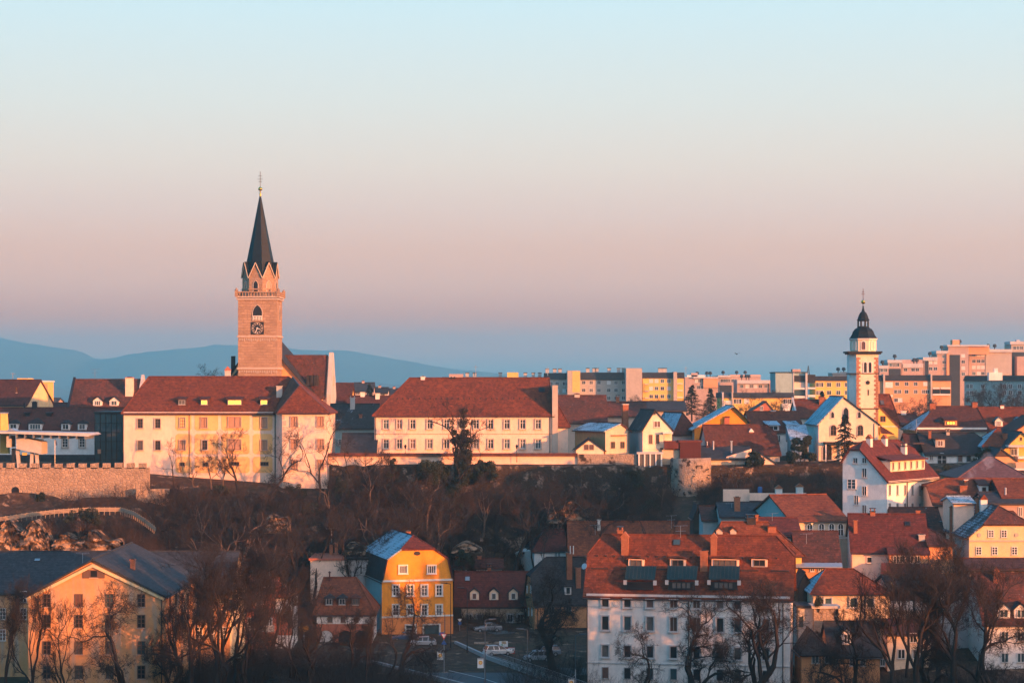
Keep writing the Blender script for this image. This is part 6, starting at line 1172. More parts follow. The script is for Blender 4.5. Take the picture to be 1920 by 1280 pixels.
# banners with sun emblem
orange = plain('banner_orange', (.85, .33, .03), .6, var=.1); cream = plain('banner_yellow', (.9, .6, .2), .6, var=.1); bwhite = plain('banner_white', (.75, .75, .72), .7, var=.1)
for lb, px, t_, b_, base, pole in (('white banner with orange sun emblem beside the give way sign', 825.5, 1221, 1236, 1262, 833), ('white banner with orange sun emblem under the white car', 901, 1233, 1251.5, 1286, 909), ('white banner with orange sun emblem at the bottom edge of the photo', 1071, 1271.5, 1288, 1300, 1079)):
    x, y = gp(base and px, base); o = thing('banner', lb, 'banner', (X(pole, y), y, RZ), 0, 'sun emblem banners'); xr = X(px, y) - X(pole, y); z1, z0 = Z(t_, y) - RZ, Z(b_, y) - RZ; w = 11.5 / F * y
    MB().tube((0, 0, 0), (0, 0, z1 + 1.2), .06, n=6).tube((0, 0, z1 + .55), (xr, -.05, z1 + .05), .03, n=4).obj('pole', 'zinc', o)
    bd = MB().box(xr - w / 2, xr + w / 2, -.06, -.02, z0, z1).obj('board', bwhite, o); zc = z0 + (z1 - z0) * .55
    MB().prism([(xr + .27 * math.cos(k * math.pi / 10), -.075, zc + .27 * math.sin(k * math.pi / 10)) for k in range(20)], (0, .01, 0)).obj('sun_emblem', orange, bd); MB().prism([(xr + .15 * math.cos(k * math.pi / 8), -.085, zc + .15 * math.sin(k * math.pi / 8)) for k in range(16)], (0, .005, 0)).obj('sun_centre', cream, bd)
    MB().box(xr - w * .45, xr + w * .45, -.07, -.06, z1 - .12, z1 - .05).obj('stripe', 'metal', bd)
# traffic signs
blue = plain('sign_blue', (.03, .10, .30), .5, var=.1); red = plain('sign_red', (.5, .03, .03), .5, var=.1)
x, y = gp(832.5, 1262); o = thing('traffic_sign', 'triangular give way sign with blue plates on a tall pole', 'traffic sign', (x, y - .3, RZ)); zc = Z(1190, y) - RZ
MB().tube((0, 0, 0), (0, 0, zc + .6), .045, n=6).obj('pole', 'zinc', o)
def tri(r, yy): return [(r * math.sin(a), yy, zc - r * math.cos(a)) for a in (0, 2 * math.pi / 3, 4 * math.pi / 3)]
sb = MB().prism(tri(.55, -.09), (0, .03, 0)).obj('sign_border', red, o); MB().prism(tri(.36, -.10), (0, .008, 0)).obj('sign_face', bwhite, sb); MB().box(-.7, .0, -.06, -.03, zc + .05, zc + .45).obj('name_plate', blue, o); zc -= .95; MB().prism([(-.4, -.09, zc - .3), (.4, -.09, zc - .3), (0, -.09, zc + .35)], (0, .03, 0)).obj('warning_plate', blue, o)
x, y = gp(862, 1186); o = thing('traffic_sign', 'small blue round traffic sign at the left corner of the beige cottage', 'traffic sign', (x, y, RZ)); MB().tube((0, 0, 0), (0, 0, 2.4), .04, n=6).obj('pole', 'zinc', o); c = MB().lathe([(.3, 0), (.3, .04)], n=16).obj('sign_face', blue, o, (0, -.05, 1.6)); c.rotation_euler = (R(90), 0, 0); MB().prism([(-.35, -.06, 2.3), (.35, -.06, 2.3), (0, -.06, 1.75)][::-1], (0, .02, 0)).obj('warning_plate', bwhite, o)
x, y = gp(569, 1190); o = thing('shop_sign', 'yellow oval illuminated shop sign on a pole by the dark gateway', 'sign', (x, 322, RZ)); o.location.x = X(570, 322); zc = Z(1177, 322) - RZ; MB().tube((0, 0, 0), (0, 0, zc), .07, n=6).obj('pole', 'zinc', o); MB().prism([(.75 * math.cos(k * math.pi / 10), -.12, zc + .48 * math.sin(k * math.pi / 10)) for k in range(20)], (0, .2, 0)).obj('sign_face', plain('sign_amber', (.75, .30, .03), .5, var=.3), o)
# billboard, recycling containers
green = plain('poster_green', (.12, .30, .10), .6, var=.3); tan = plain('poster_tan', (.5, .35, .2), .6)
x, y = gp(944, 1222); y += 3; x = X(944, y); o = thing('billboard', 'small billboard with green and white poster above the containers', 'billboard', (x, y, RZ)); z1, z0 = Z(1201, y) - RZ, Z(1211.5, y) - RZ; w = 16.5 / F * y
for sx in (-1, 1): MB().tube((sx * w * .4, .05, 0), (sx * w * .4, .05, z1), .05, n=5).obj('leg', 'metal', o)
pb_ = MB().box(-w / 2, w / 2, -.05, .0, z0, z1).obj('poster', bwhite, o); MB().poly([(-w / 2 + .05, -.055, z0 + .03), (0, -.055, z0 + .03), (-.1, -.055, z0 + .4), (-w / 2 + .05, -.055, z0 + .3)]).obj('poster_patch', green, pb_); MB().poly([(-.25, -.056, z0 + .45), (.45, -.056, z0 + .4), (.35, -.056, z1 - .03), (-.3, -.056, z1 - .03)]).obj('poster_patch', tan, pb_)
ox_ = plain('container_orange', (.60, .20, .05), .6); rd_ = plain('container_red', (.35, .05, .03), .6)
for lb, px0, px1, cl in (('orange and red painted container with two dark round eyes behind the white car', 938, 952, ox_), ('white and red painted container with two dark round eyes behind the white car', 952.5, 965.5, bwhite)):
    y = 318; x0 = X(px0, y); w = X(px1, y) - x0; o = thing('recycling_container', lb, 'container', (x0, y, RZ), 0, 'painted containers'); H = Z(1214, y) - RZ; b = MB().box(0, w, 0, .9, 0, H).obj('body', rd_, o)
    MB().prism([(.03, -.015, H - .02), (w - .03, -.015, H - .02), (w - .1, -.015, H * .62), (w * .5, -.015, H * .38), (.1, -.015, H * .55)], (0, .012, 0)).obj('painted_mask', cl, b); c = MB()
    for f in (.3, .75): c.prism([(w * f + .11 * math.cos(k * math.pi / 6), -.03, H - .28 + .11 * math.sin(k * math.pi / 6)) for k in range(12)], (0, .012, 0))
    c.obj('painted_eye', 'black', b); MB().box(w * .62, w * .85, -.02, -.001, H * .32, H * .55).obj('notice', 'slab', b)
# cars
def car(label, px, base, length, heading, col, kind='sedan', y=None):
    if y is None: x, y = gp(px, base)
    else: x = X(px, y)
    o = thing('parked_car', label, 'car', (x, y, RZ + .14), R(heading), 'parked cars'); L = length; w = 1.74; k = L / 4.4
    paint = plain('car_paint', col, .28, .3, var=.1, spec=.6); prof = {'sedan': [(0, .35), (.02, .62), (.18, .72), (1.15, .90), (1.75, 1.36), (2.05, 1.43), (2.9, 1.42), (3.6, 1.05), (4.3, .98), (4.4, .7), (4.38, .35)],
        'hatch': [(0, .35), (.02, .66), (.2, .78), (1.0, .95), (1.7, 1.45), (2.1, 1.53), (3.2, 1.52), (3.95, 1.22), (4.3, .95), (4.4, .7), (4.38, .35)], 'wagon': [(0, .35), (.02, .68), (.15, .80), (1.0, .95), (1.6, 1.46), (1.9, 1.54), (3.9, 1.52), (4.3, .98), (4.4, .7), (4.38, .35)]}[kind]
    P_ = [((a - 2.2) * k, z) for a, z in prof]; b = MB()
    belt = [(a, min(z, .97)) for a, z in P_]; b.prism([(a, -w / 2, z) for a, z in belt], (0, w, 0)); bd = b.obj('body', paint, o); m = bd.modifiers.new('bevel', 'BEVEL'); m.width = .07; m.segments = 2
    top = [(a, z) for a, z in P_ if z > .93]; c = MB(); n = len(top)
    for sy in (-1, 1): c.v += [(a, sy * (w / 2 - .05 - .22 * max(0, z - .95) / .5), max(z, .94)) for a, z in top]
    for j in range(n - 1): c.f.append((j, j + 1, n + j + 1, n + j))
    c.f += [tuple(range(n - 1, -1, -1)), tuple(range(n, 2 * n))]; c.m = [0] * len(c.f); c.obj('window', 'glass', o)
    c = MB(); rt_ = [t for t in top if t[1] > 1.34]; c.prism([(rt_[0][0] - .03, -w / 2 + .24, rt_[0][1] + .01), (rt_[-1][0] + .05, -w / 2 + .24, rt_[-1][1] + .01), (rt_[-1][0] + .05, w / 2 - .24, rt_[-1][1] + .01), (rt_[0][0] - .03, w / 2 - .24, rt_[0][1] + .01)], (0, 0, .05)).obj('roof', paint, o)
    c = MB()
    for f in (.36, .62):
        xx = top[0][0] + (top[-1][0] - top[0][0]) * f
        for sy in (-1, 1): c.tube((xx, sy * (w / 2 - .04), .95), (xx + .05, sy * (w / 2 - .25), rt_[0][1]), .045, n=4)
    for i, j in ((0, 1), (n - 1, n - 2)):
        for sy in (-1, 1): c.tube((top[i][0], sy * (w / 2 - .05), .95), (top[j][0], sy * (w / 2 - .25), top[j][1]), .05, n=4)
    c.obj('pillar', paint, o)
    for fx in (-1.35, 1.32):
        for sy in (-1, 1):
            wl = MB().lathe([(.31, -.1), (.33, -.06), (.33, .06), (.31, .1)], n=16).obj('wheel', 'black', o, (fx * k, sy * (w / 2 - .09), .33)); wl.rotation_euler = (R(90), 0, 0); MB().lathe([(.19, -.11), (.19, .11)], n=10).obj('rim', 'zinc', wl)
    for sy in (-1, 1): MB().box(-2.2 * k - .02, -2.2 * k + .12, sy * .6 - .2, sy * .6 + .2, .6, .74).obj('headlight', 'glassmid', o); MB().box(2.2 * k - .1, 2.2 * k + .02, sy * .65 - .14, sy * .65 + .14, .72, .9).obj('tail_light', 'rust', o)
    return o
car('silver grey sedan parked before the beige cottage', 914, 1181, 4.6, 12, (.30, .32, .34), 'sedan', y=346.5)
car('white station wagon parked beside the painted containers', 933, 1230, 4.2, 200, (.75, .75, .73), 'wagon')
car('silver hatchback parked left of the big tree trunk', 1008, 1241, 4.1, 8, (.36, .40, .43), 'hatch')
car('blue grey car half hidden behind the silver hatchback and tree', 1024, 1231, 4.2, 12, (.20, .25, .30), 'wagon')
car('pale silver car parked before the mustard house', 792, 1213, 4.3, 4, (.45, .46, .47), 'hatch')
car('dark blue car parked left of the pale silver car', 760, 1203, 4.3, 6, (.06, .10, .18), 'sedan')
# gull in the sky
bd = MB(); g = MB()
g.lathe([(.01, -.25), (.06, -.12), (.075, .05), (.05, .2), (.01, .3)], n=8)
for sx in (-1, 1): g.poly([(sx * .04, 0, -.1), (sx * .32, .16, -.08), (sx * .55, .10, .05), (sx * .30, .16, .1), (sx * .04, 0, .12)])
bo = g.obj('bird', 'metal', None, P(1381.5, 663.5, 300)); bo.rotation_euler = (R(80), 0, R(20)); tag(bo, 'small dark bird gliding in the sky above the rooftop dishes', 'bird')


# ------------------------------------------------------------------ trees
def grow(seed, H, r0, lean=(0, 0), split=.3, levels=6, spread=.55, up=.25, nb=3, crown=1.0, gnarl=.12, twigr=.014, dens=1.0):
    rg = np.random.default_rng(seed); S0, S1 = [], []
    def branch(p, d, L, r, lv):
        n = 6 if lv == 0 else (4 if lv < 4 else 3); seg = L / n; pts = [p]; rs = [r]; rend = r * (.62 if lv else .5)
        for i in range(n):
            j = rg.normal(0, gnarl * (1 + .25 * lv), 3); d = d + j; d = d + np.array([0, 0, up * (.25 if lv else .15)]); d /= np.linalg.norm(d)
            p = p + d * seg; pts.append(p); rs.append(r + (rend - r) * (i + 1) / n)
        for i in range(n): (S0 if lv <= 2 else S1).append((pts[i], pts[i + 1], max(rs[i], twigr * .7), max(rs[i + 1], twigr * .6)))
        if lv >= levels: return
        k = nb + (1 if rg.random() < .5 * dens else 0) + (2 if lv >= 3 else 0)
        for c in range(k):
            t = rg.uniform(split if lv == 0 else .25, 1.0) if c else 1.0; q = t * n; i = min(int(q), n - 1); bp = pts[i] + (pts[i + 1] - pts[i]) * (q - i); br = rs[i] + (rs[i + 1] - rs[i]) * (q - i)
            bd = (pts[i + 1] - pts[i]); bd /= np.linalg.norm(bd); a = rg.uniform(0, 2 * np.pi); o = np.cross(bd, [math.cos(a), math.sin(a), .3]); o /= np.linalg.norm(o) + 1e-9
            sp = spread * rg.uniform(.7, 1.35) * (.6 if c == 0 else 1.0); nd = bd * math.cos(sp) + o * math.sin(sp)
            branch(bp, nd, L * rg.uniform(.50, .74) * (1.0 if lv else crown), br * (rg.uniform(.5, .72) if c else .85), lv + 1)
    branch(np.zeros(3), np.array([lean[0], lean[1], 1.0]), H * .42, r0, 0)
    def arr(Sg): return [np.array([s[0] for s in Sg]), np.array([s[1] for s in Sg]), np.array([s[2] for s in Sg]), np.array([s[3] for s in Sg])]
    A, B_ = arr(S0), arr(S1); top = max(A[1][:, 2].max(), B_[1][:, 2].max()); f = H / top
    for q in (A, B_): q[0] *= f; q[1] *= f
    base = np.array([[0, 0, -1.5]]); A = [np.concatenate([base, A[0]]), np.concatenate([np.zeros((1, 3)), A[1]]), np.concatenate([[r0 * 1.35], A[2]]), np.concatenate([[r0 * 1.05], A[3]])]
    return A, B_
PROTO = {}
def proto(key, **k):
    A, B_ = grow(**k); bk = 'barkpale' if key.startswith('pale') else 'bark'; tk = 'twigdark' if key.startswith('dark') else 'twig'
    PROTO[key] = (np_mesh('trunk', *tubes_np(*A, n=6), bk), np_mesh('crown', *tubes_np(*B_, n=3), tk), k['H'])
proto('broad1', seed=11, H=14, r0=.52, levels=6, spread=.72, up=.12, nb=3, crown=1.25, split=.35, gnarl=.16)
proto('broad2', seed=23, H=14, r0=.5, levels=6, spread=.68, up=.15, nb=3, crown=1.2, split=.4, gnarl=.18)
proto('broad3', seed=37, H=15, r0=.58, levels=6, spread=.62, up=.2, nb=3, crown=1.15, split=.3, gnarl=.14, lean=(.45, 0))
proto('tall1', seed=5, H=20, r0=.5, levels=6, spread=.48, up=.4, nb=3, crown=1.1, split=.3)
proto('tall2', seed=8, H=20, r0=.52, levels=6, spread=.42, up=.45, nb=3, crown=1.1, split=.25)
proto('tall3', seed=19, H=20, r0=.38, levels=6, spread=.5, up=.35, nb=3, crown=1.0, split=.35)
proto('thin1', seed=31, H=10, r0=.2, levels=5, spread=.55, up=.35, nb=3, crown=1.0, split=.3)
proto('thin2', seed=43, H=10, r0=.19, levels=5, spread=.45, up=.4, nb=2, crown=1.1, split=.35, gnarl=.16)
proto('thin3', seed=47, H=10, r0=.21, levels=5, spread=.6, up=.25, nb=3, crown=1.1, split=.25, gnarl=.18)
proto('pale1', seed=53, H=10, r0=.18, levels=5, spread=.5, up=.35, nb=3, crown=1.0, split=.3)
proto('dark1', seed=61, H=10, r0=.16, levels=6, spread=.6, up=.3, nb=3, crown=1.1, split=.15)
NT_ = [0]
def tree(label, px, Y, top, key, base=None, rz=None, sx=1., group='bare trees', name='bare_tree', zb=None):
    x = X(px, Y); z0 = zb if zb is not None else (gz(x, Y) if base is None else Z(base, Y)); tm, cm, H = PROTO[key]; h = Z(top, Y) - z0; s_ = h / H
    o = thing(name, label, 'tree', (x, Y, z0), rz if rz is not None else random.uniform(0, 6.28), group); o.scale = (s_ * sx, s_ * sx, s_); link('trunk', tm, o); link('crown', cm, o); return o
# riverside trees, front
for a in (('wide spreading bare tree in front of the big white building left of its centre', 1305, 264, 1090, 'broad1', None, 2.0, 1.0), ('leaning bare tree before the right end of the big white building', 1392, 262, 1075, 'broad3', None, .2, 1.05), ('small bare tree before the left windows of the big white building', 1185, 262, 1160, 'broad2', None, 4., .95),
          ('big dark bare tree standing in the car park', 1036, 300, 1042, 'broad1', None, 1.2, 1.1), ('bare tree in front of the orange mill wing gable', 232, 252, 1080, 'broad2', None, 2.6, .9), ('slender bare tree at the left of the mill wing windows', 128, 256, 1120, 'thin1', None, None, .8),
          ('thin bare tree at the left corner of the mill wing', 62, 256, 1085, 'tall1', None, None, .7), ('thin bare tree at the left photo edge before the mill', 18, 258, 1070, 'tall3', None, None, .7),
          ('tall dark bare tree at the right corner of the mill wing', 350, 258, 1030, 'tall2', None, None, 1.0), ('tall bare tree before the mill right gable', 405, 262, 1010, 'tall1', None, 1.0, 1.0), ('tall forked bare tree in front of the brick house', 452, 266, 1005, 'tall3', None, 2.0, 1.0), ('tall bare tree just right of the brick house', 508, 268, 1010, 'tall1', None, 3.4, .95),
          ('bare tree in front of the orange arches house', 655, 285, 1115, 'broad1', None, 3.3, .8), ('bare tree in front of the mustard yellow house', 752, 290, 1080, 'broad2', None, 5.1, .85), ('young bare tree leaning before the mustard house left windows', 722, 282, 1120, 'thin3', None, None, .8), ('bare tree left of the arches house', 545, 280, 1085, 'tall3', None, .4, .8), ('dark bare tree between mill gable and brick house', 425, 276, 1030, 'tall2', None, 4.4, .9),
          ('tall bare tree before the frosty roofed beige house', 1660, 258, 1060, 'tall2', None, 1.1, 1.05), ('tall many limbed bare tree before the balcony parapet house', 1712, 256, 1030, 'tall1', None, 2.5, 1.1), ('large bare tree right of the balcony parapet house', 1790, 258, 1012, 'tall2', None, .5, 1.15), ('tall brown bare tree rising before the flaking yellow house', 1762, 268, 985, 'tall3', None, 2.2, 1.0), ('big bare tree before the dormered brown roof at the lower right', 1842, 256, 1040, 'tall1', None, 4.4, 1.1), ('bare tree at the lower right corner of the photo', 1890, 252, 1120, 'broad2', None, .8, 1.0), ('bare tree at the right photo edge before the white house', 1930, 258, 1090, 'tall3', None, 1.8, 1.0),
          ('small bare tree before the small orange cottage', 1530, 256, 1195, 'thin3', None, None, .9), ('leafless tree between the white building and the orange cottage', 1600, 260, 1110, 'broad1', None, 5.5, .8), ('bare tree in the gap right of the long dark roofed orange house', 1745, 262, 1100, 'broad1', None, 1.5, .9), ('thin bare tree before the right gable of the flaking house', 1700, 280, 1000, 'tall3', None, 3.0, .75)):
    tree(*a[:5], base=a[5], rz=a[6], sx=a[7])
# trees on the upper slope
for a in (('thin bare sapling before the pale left wall of the castle', 325, 382, 818, 'thin2', 1.0), ('bare sapling before the first yellow castle panel', 396, 382, 838, 'pale1', 1.1), ('bare tree before the double castle windows', 446, 381, 800, 'thin1', 1.1), ('bare tree before the last yellow castle panel', 504, 378, 798, 'thin3', 1.0), ('tall bare tree before the castle right wing', 598, 378, 770, 'thin2', 1.1), ('low bare bush tree before the second castle panel', 362, 382, 862, 'pale1', 1.3), ('slim pale sapling before the third castle panel', 418, 382.5, 846, 'pale1', .9),
          ('bare tree on the wall between castle and pink building', 650, 383, 812, 'thin3', 1.1), ('twiggy bare tree left of the ivy covered tree', 836, 382, 800, 'thin3', .9), ('bare tree by the old lantern before the pink building', 737, 383, 838, 'dark1', .8), ('leafless shrub tree on the slope below the coped wall', 690, 380, 838, 'pale1', 1.2),
          ('small bare tree on the slope under the garden wall', 1150, 383, 866, 'thin3', 1.2), ('bare tree behind the castle roof ridge', 394, 470, 680, 'thin3', .9)):
    tree(a[0], a[1], a[2], a[3], a[4], sx=a[5], zb=None if a[2] < 400 else -12)
sl_ = random.Random(9)
SLN = ['leaning', 'straight', 'forked', 'crooked', 'twiggy', 'slim']
spots = [(310, 360, 905), (345, 366, 915), (375, 358, 925), (455, 352, 930), (480, 366, 900), (530, 362, 920), (560, 352, 935), (618, 372, 888), (640, 360, 915), (680, 370, 895), (705, 358, 930), (745, 372, 885), (768, 364, 900), (800, 374, 878), (812, 360, 925), (860, 366, 905), (905, 374, 885), (935, 378, 880), (965, 370, 905), (1010, 378, 880), (1040, 374, 900), (1075, 380, 880), (1105, 372, 910), (1140, 378, 890), (1180, 380, 885), (1215, 374, 905), (1240, 380, 888), (1350, 372, 885), (1385, 376, 880), (1420, 374, 890), (1450, 378, 882), (1490, 374, 892), (1530, 378, 884), (1560, 376, 890), (500, 345, 960), (590, 350, 950), (660, 350, 960), (740, 352, 955), (420, 348, 945), (290, 372, 930), (220, 352, 965), (150, 350, 968), (90, 350, 975), (1000, 360, 950), (1130, 362, 945), (1230, 352, 950)]
for i, (px, Y, top) in enumerate(spots):
    near = 'below the castle' if px < 620 else 'below the coped wall of the pink building' if px < 1090 else 'below the town wall' if px < 1260 else 'below the white church'
    if px < 300: near = 'below the battlement wall'
    tree('bare slope tree %s' % near, px, Y, top - sl_.uniform(0, 14), sl_.choice(['thin1', 'thin2', 'thin3', 'pale1', 'pale1', 'dark1']), sx=sl_.uniform(.9, 1.3), group='bare trees %s' % near)
rs_ = random.Random(21)
for i in range(64):
    px = rs_.uniform(300, 1240); Y = rs_.uniform(350, 383); x = X(px, Y); z0 = gz(x, Y); h = rs_.uniform(4.5, 9.5); top = HY - (z0 + h) * F / Y
    if top < 862 and not 640 < px < 700: top = rs_.uniform(864, 885)
    if px < 625: top = max(top, rs_.uniform(895, 925)); Y = min(Y, 374)
    near = 'below the castle' if px < 620 else 'below the coped wall of the pink building' if px < 1090 else 'below the town wall'
    tree('bare slope tree %s' % near, px, Y, top, rs_.choice(['thin1', 'thin2', 'thin3', 'pale1', 'dark1', 'tall1', 'broad2']), sx=rs_.uniform(.85, 1.25), group='bare trees %s' % near)
for i, (px, Y, top, key, sx) in enumerate([(318, 262, 1105, 'broad1', .9), (372, 272, 1060, 'tall3', .8), (388, 256, 1120, 'broad2', .9), (470, 258, 1100, 'broad1', .9), (482, 284, 1050, 'tall2', .8), (528, 262, 1125, 'broad2', .9), (572, 268, 1140, 'broad1', .85), (610, 264, 1165, 'thin3', 1.1), (690, 272, 1130, 'tall3', .7), (420, 300, 1040, 'tall1', .9), (560, 300, 1090, 'thin3', 1.2), (300, 268, 1130, 'thin3', 1.1)]):
    tree('dark riverside tree in the thicket between mill wing and arches house', px, Y, top, key, sx=sx, group='dark trees in the riverside thicket')
# distant trees
for lb, px, Y, top, k in (('wide bare tree before the orange apartment block', 1712, 560, 742, 'broad1'), ('bare tree right of the orange apartment block', 1748, 580, 738, 'broad2'), ('bare tree before the shaded block under the rooftop unit', 1862, 560, 712, 'tall1'), ('bare tree before the shaded block at its left end', 1825, 570, 728, 'broad2'), ('bare tree before the shaded block near the right edge', 1900, 560, 726, 'broad1'), ('bare tree at the right photo edge before the shaded block', 1925, 575, 722, 'broad2'), ('bare tree before the yellow row house', 1415, 600, 728, 'thin3'), ('bare tree right of the small dark gabled house', 1462, 560, 738, 'broad1'), ('bare tree before the tall beige end wall', 1190, 760, 738, 'broad2'), ('bare tree before the yellow block windows', 1235, 740, 742, 'broad1'), ('small bare tree left of the grey end wall', 1445, 640, 727, 'thin1'), ('bare tree left of the yellow row house', 1338, 600, 740, 'broad1'), ('bare tree left of the small dark gabled house', 1395, 590, 752, 'broad2'), ('bare tree behind the villa with snowy hip', 1690, 545, 755, 'broad1')):
    tree(lb, px, Y, top, k, sx=1.1, zb=-17)
# ------------------------------------------------------------------ evergreens, ivy, bushes
def leaf_cloud(centers, radii, n, size, seed, flat=.5):
    rg = np.random.default_rng(seed); V = []; c = np.array(centers); r = np.array(radii); w = r ** 2; idx = rg.choice(len(c), n, p=w / w.sum()); d = rg.normal(0, 1, (n, 3)); d /= np.linalg.norm(d, axis=1, keepdims=True)
    p = c[idx] + d * (r[idx] * rg.uniform(.35, 1.05, n) ** .6)[:, None] * np.array([1, 1, .85]); a = rg.normal(0, 1, (n, 3)); a /= np.linalg.norm(a, axis=1, keepdims=True); b_ = np.cross(a, rg.normal(0, 1, (n, 3))); b_ /= np.linalg.norm(b_, axis=1, keepdims=True); s_ = size * rg.uniform(.6, 1.3, n)[:, None]
    V = np.stack([p - a * s_, p + b_ * s_ * flat, p + a * s_, p - b_ * s_ * flat], 1).reshape(-1, 3); return V, np.arange(4 * n).reshape(-1, 4)
def conifer(name, label, px, Y, top, base, wid, seed, m='needle', droop=.25, dens=1.0):
    x = X(px, Y); z0 = Z(base, Y); H = Z(top, Y) - z0; rg = np.random.default_rng(seed); o = thing(name, label, 'tree', (x, Y, z0), 0, None); MB().tube((0, 0, -1), (0, 0, H * .97), .22, .03, n=6).obj('trunk', 'bark', o); p0, p1, P4 = [], [], []
    nl = int(H / .38)
    for i in range(nl):
        t = (i + .5) / nl; z = H * (.08 + .92 * t); rr = wid * (1 - t) ** .8 * (1 + .25 * math.sin(i * 2.1)) + .1; k = 7
        for j in range(k):
            a = rg.uniform(0, 6.28); L = rr * rg.uniform(.6, 1.1); e = np.array([math.cos(a) * L, math.sin(a) * L, z - L * droop + rg.normal(0, .08)]); s_ = np.array([0, 0, z + .1]); p0.append(s_); p1.append(e)
            for q in range(int(16 * dens)):
                u_ = rg.uniform(.15, 1.05); c = s_ + (e - s_) * u_; h_ = rg.normal(0, 1, 3) * .16 * (1.2 - .4 * u_); f = (e - s_) / L * .22; sd_ = np.array([-math.sin(a), math.cos(a), rg.normal(-.3, .3)]) * .10 * rg.choice([-1, 1]); P4 += [c + h_ * .3, c + h_ * .3 + f + sd_, c + h_ * .3 + f * 1.4 + sd_ * 2.5 - [0, 0, .1], c + h_ * .3 + f * .3 + sd_ * 2]
    V, Fc = tubes_np(np.array(p0), np.array(p1), np.full(len(p0), .04), np.full(len(p0), .01), 3); link('branch', np_mesh('branch', V, Fc, 'bark'), o); V = np.array(P4); link('crown', np_mesh('crown', V, np.arange(len(V)).reshape(-1, 4), m), o); return o
conifer('spruce_tree', 'dark spruce standing in front of the white church facade', 1584, 388, 776, 868, 3.3, 3)
conifer('fir_tree', 'dark wide fir tree between the yellow apartments and the snowy yellow gable', 1297, 520, 722, 782, 3.6, 4, droop=.1, dens=1.3)
conifer('fir_tree', 'loose dark conifer right of the dark fir', 1332, 540, 728, 780, 2.2, 6, droop=.1)
conifer('fir_tree', 'tiny dark conifer at the foot of the cream house cluster far left', 78, 530, 740, 765, 1.6, 8); conifer('fir_tree', 'dark conifer behind the brown gabled house near the church', 693, 560, 720, 760, 1.8, 9); conifer('fir_tree', 'small dark conifer top above the red roof left of the white church', 1541, 540, 733, 770, 1.8, 12)
def bush(name, label, px, Y, top, base, w, seed, m='leaf', n=2600, size=.22, cat='shrub'):
    x = X(px, Y); z0 = Z(base, Y); H = Z(top, Y) - z0; rg = random.Random(seed); o = thing(name, label, cat, (x, Y, z0)); cs, rs = [], []
    for _ in range(22): t = rg.random(); cs.append((rg.uniform(-1, 1) * w * (1 - .5 * t), rg.uniform(-1, 1) * w * .6, H * (.15 + .75 * t))); rs.append(max(.4, min(w, H) * rg.uniform(.14, .36)))
    b = MB()
    for c in cs: b.tube((c[0] * .2, c[1] * .2, -.6), c, .05, .02, n=4)
    b.obj('stem', 'bark', o); link('foliage', np_mesh('foliage', *leaf_cloud(cs, rs, int(n * 2.4), size * .62, seed), m), o); return o
bush('yew_bush', 'dark evergreen bush left of the white church', 1505, 388, 811, 872, 2.6, 21, n=4200)
bush('evergreen_bush', 'dark evergreen mass on the slope below the pink building', 812, 383, 866, 905, 3.6, 22, n=4200); bush('evergreen_bush', 'dark evergreen bush right of the ivy covered tree', 905, 384, 862, 900, 2.6, 23, n=2600); bush('evergreen_bush', 'dark bush below the white cottage with arched door', 1790, 376, 872, 896, 4.2, 24, n=3200); bush('hedge', 'dark hedge at the right of the white cottage', 1845, 379, 836, 880, 2.2, 25, n=2200, cat='hedge'); bush('evergreen_bush', 'dark ivy bush clinging over the tiny pale shed', 1416, 386.5, 846, 880, 1.8, 26, n=2200); bush('hedge', 'low dark hedge at the back of the road junction', 830, 336, 1196, 1206, 3.0, 27, n=1800, size=.15, cat='hedge'); bush('evergreen_bush', 'dark bush behind the mustard house chimney slope', 870, 360, 1030, 1062, 1.6, 29, n=1600); bush('evergreen_bush', 'small cypress like bush on the terrace of the frosty roofed house', 1535, 287, 1118, 1139, .5, 30, n=900, size=.12)
for lb, px, Y, top, base, w, sd in (('dark ivy hanging on the slope under the castle wing', 640, 377, 892, 935, 1.6, 41), ('ivy covered trunk mass on the slope under the old lantern', 737, 382, 850, 960, 1.2, 42), ('dark ivy patch on the town wall below the garden wall', 1190, 384, 880, 915, 1.8, 43), ('dark ivy patch on the left rock slope', 160, 352, 952, 985, 3.4, 44), ('dark ivy on the battlement wall foot', 75, 371.5, 922, 948, 1.2, 45), ('dark ivy mass below the town wall left part', 850, 374, 905, 960, 2.0, 46)): bush('ivy', lb, px, Y, top, base, w, sd, 'ivy', 2600, .18, 'ivy')
ri = random.Random(33)
for i in range(16):
    px = ri.choice([ri.uniform(320, 620), ri.uniform(640, 1240), ri.uniform(640, 1240)]); Y = ri.uniform(354, 382); z = gz(X(px, Y), Y); h = ri.uniform(1.2, 3.4); bs = HY - z * F / Y
    bush('ivy', 'dark ivy clump among the bare slope trees', px, Y, bs - h * F / Y, bs, ri.uniform(.8, 2.4), 200 + i, 'ivy', 1500, .2, 'ivy')['group'] = 'ivy clumps on the slope'
x = X(866, 383.5); z0 = Z(915, 383.5); o = thing('ivy_tree', 'tall ivy covered tree with bare top in front of the pink building', 'tree', (x, 383.5, z0)); tm, cm, H = PROTO['thin3']
b = MB(); iv, ir = [], []; rg_ = random.Random(5)
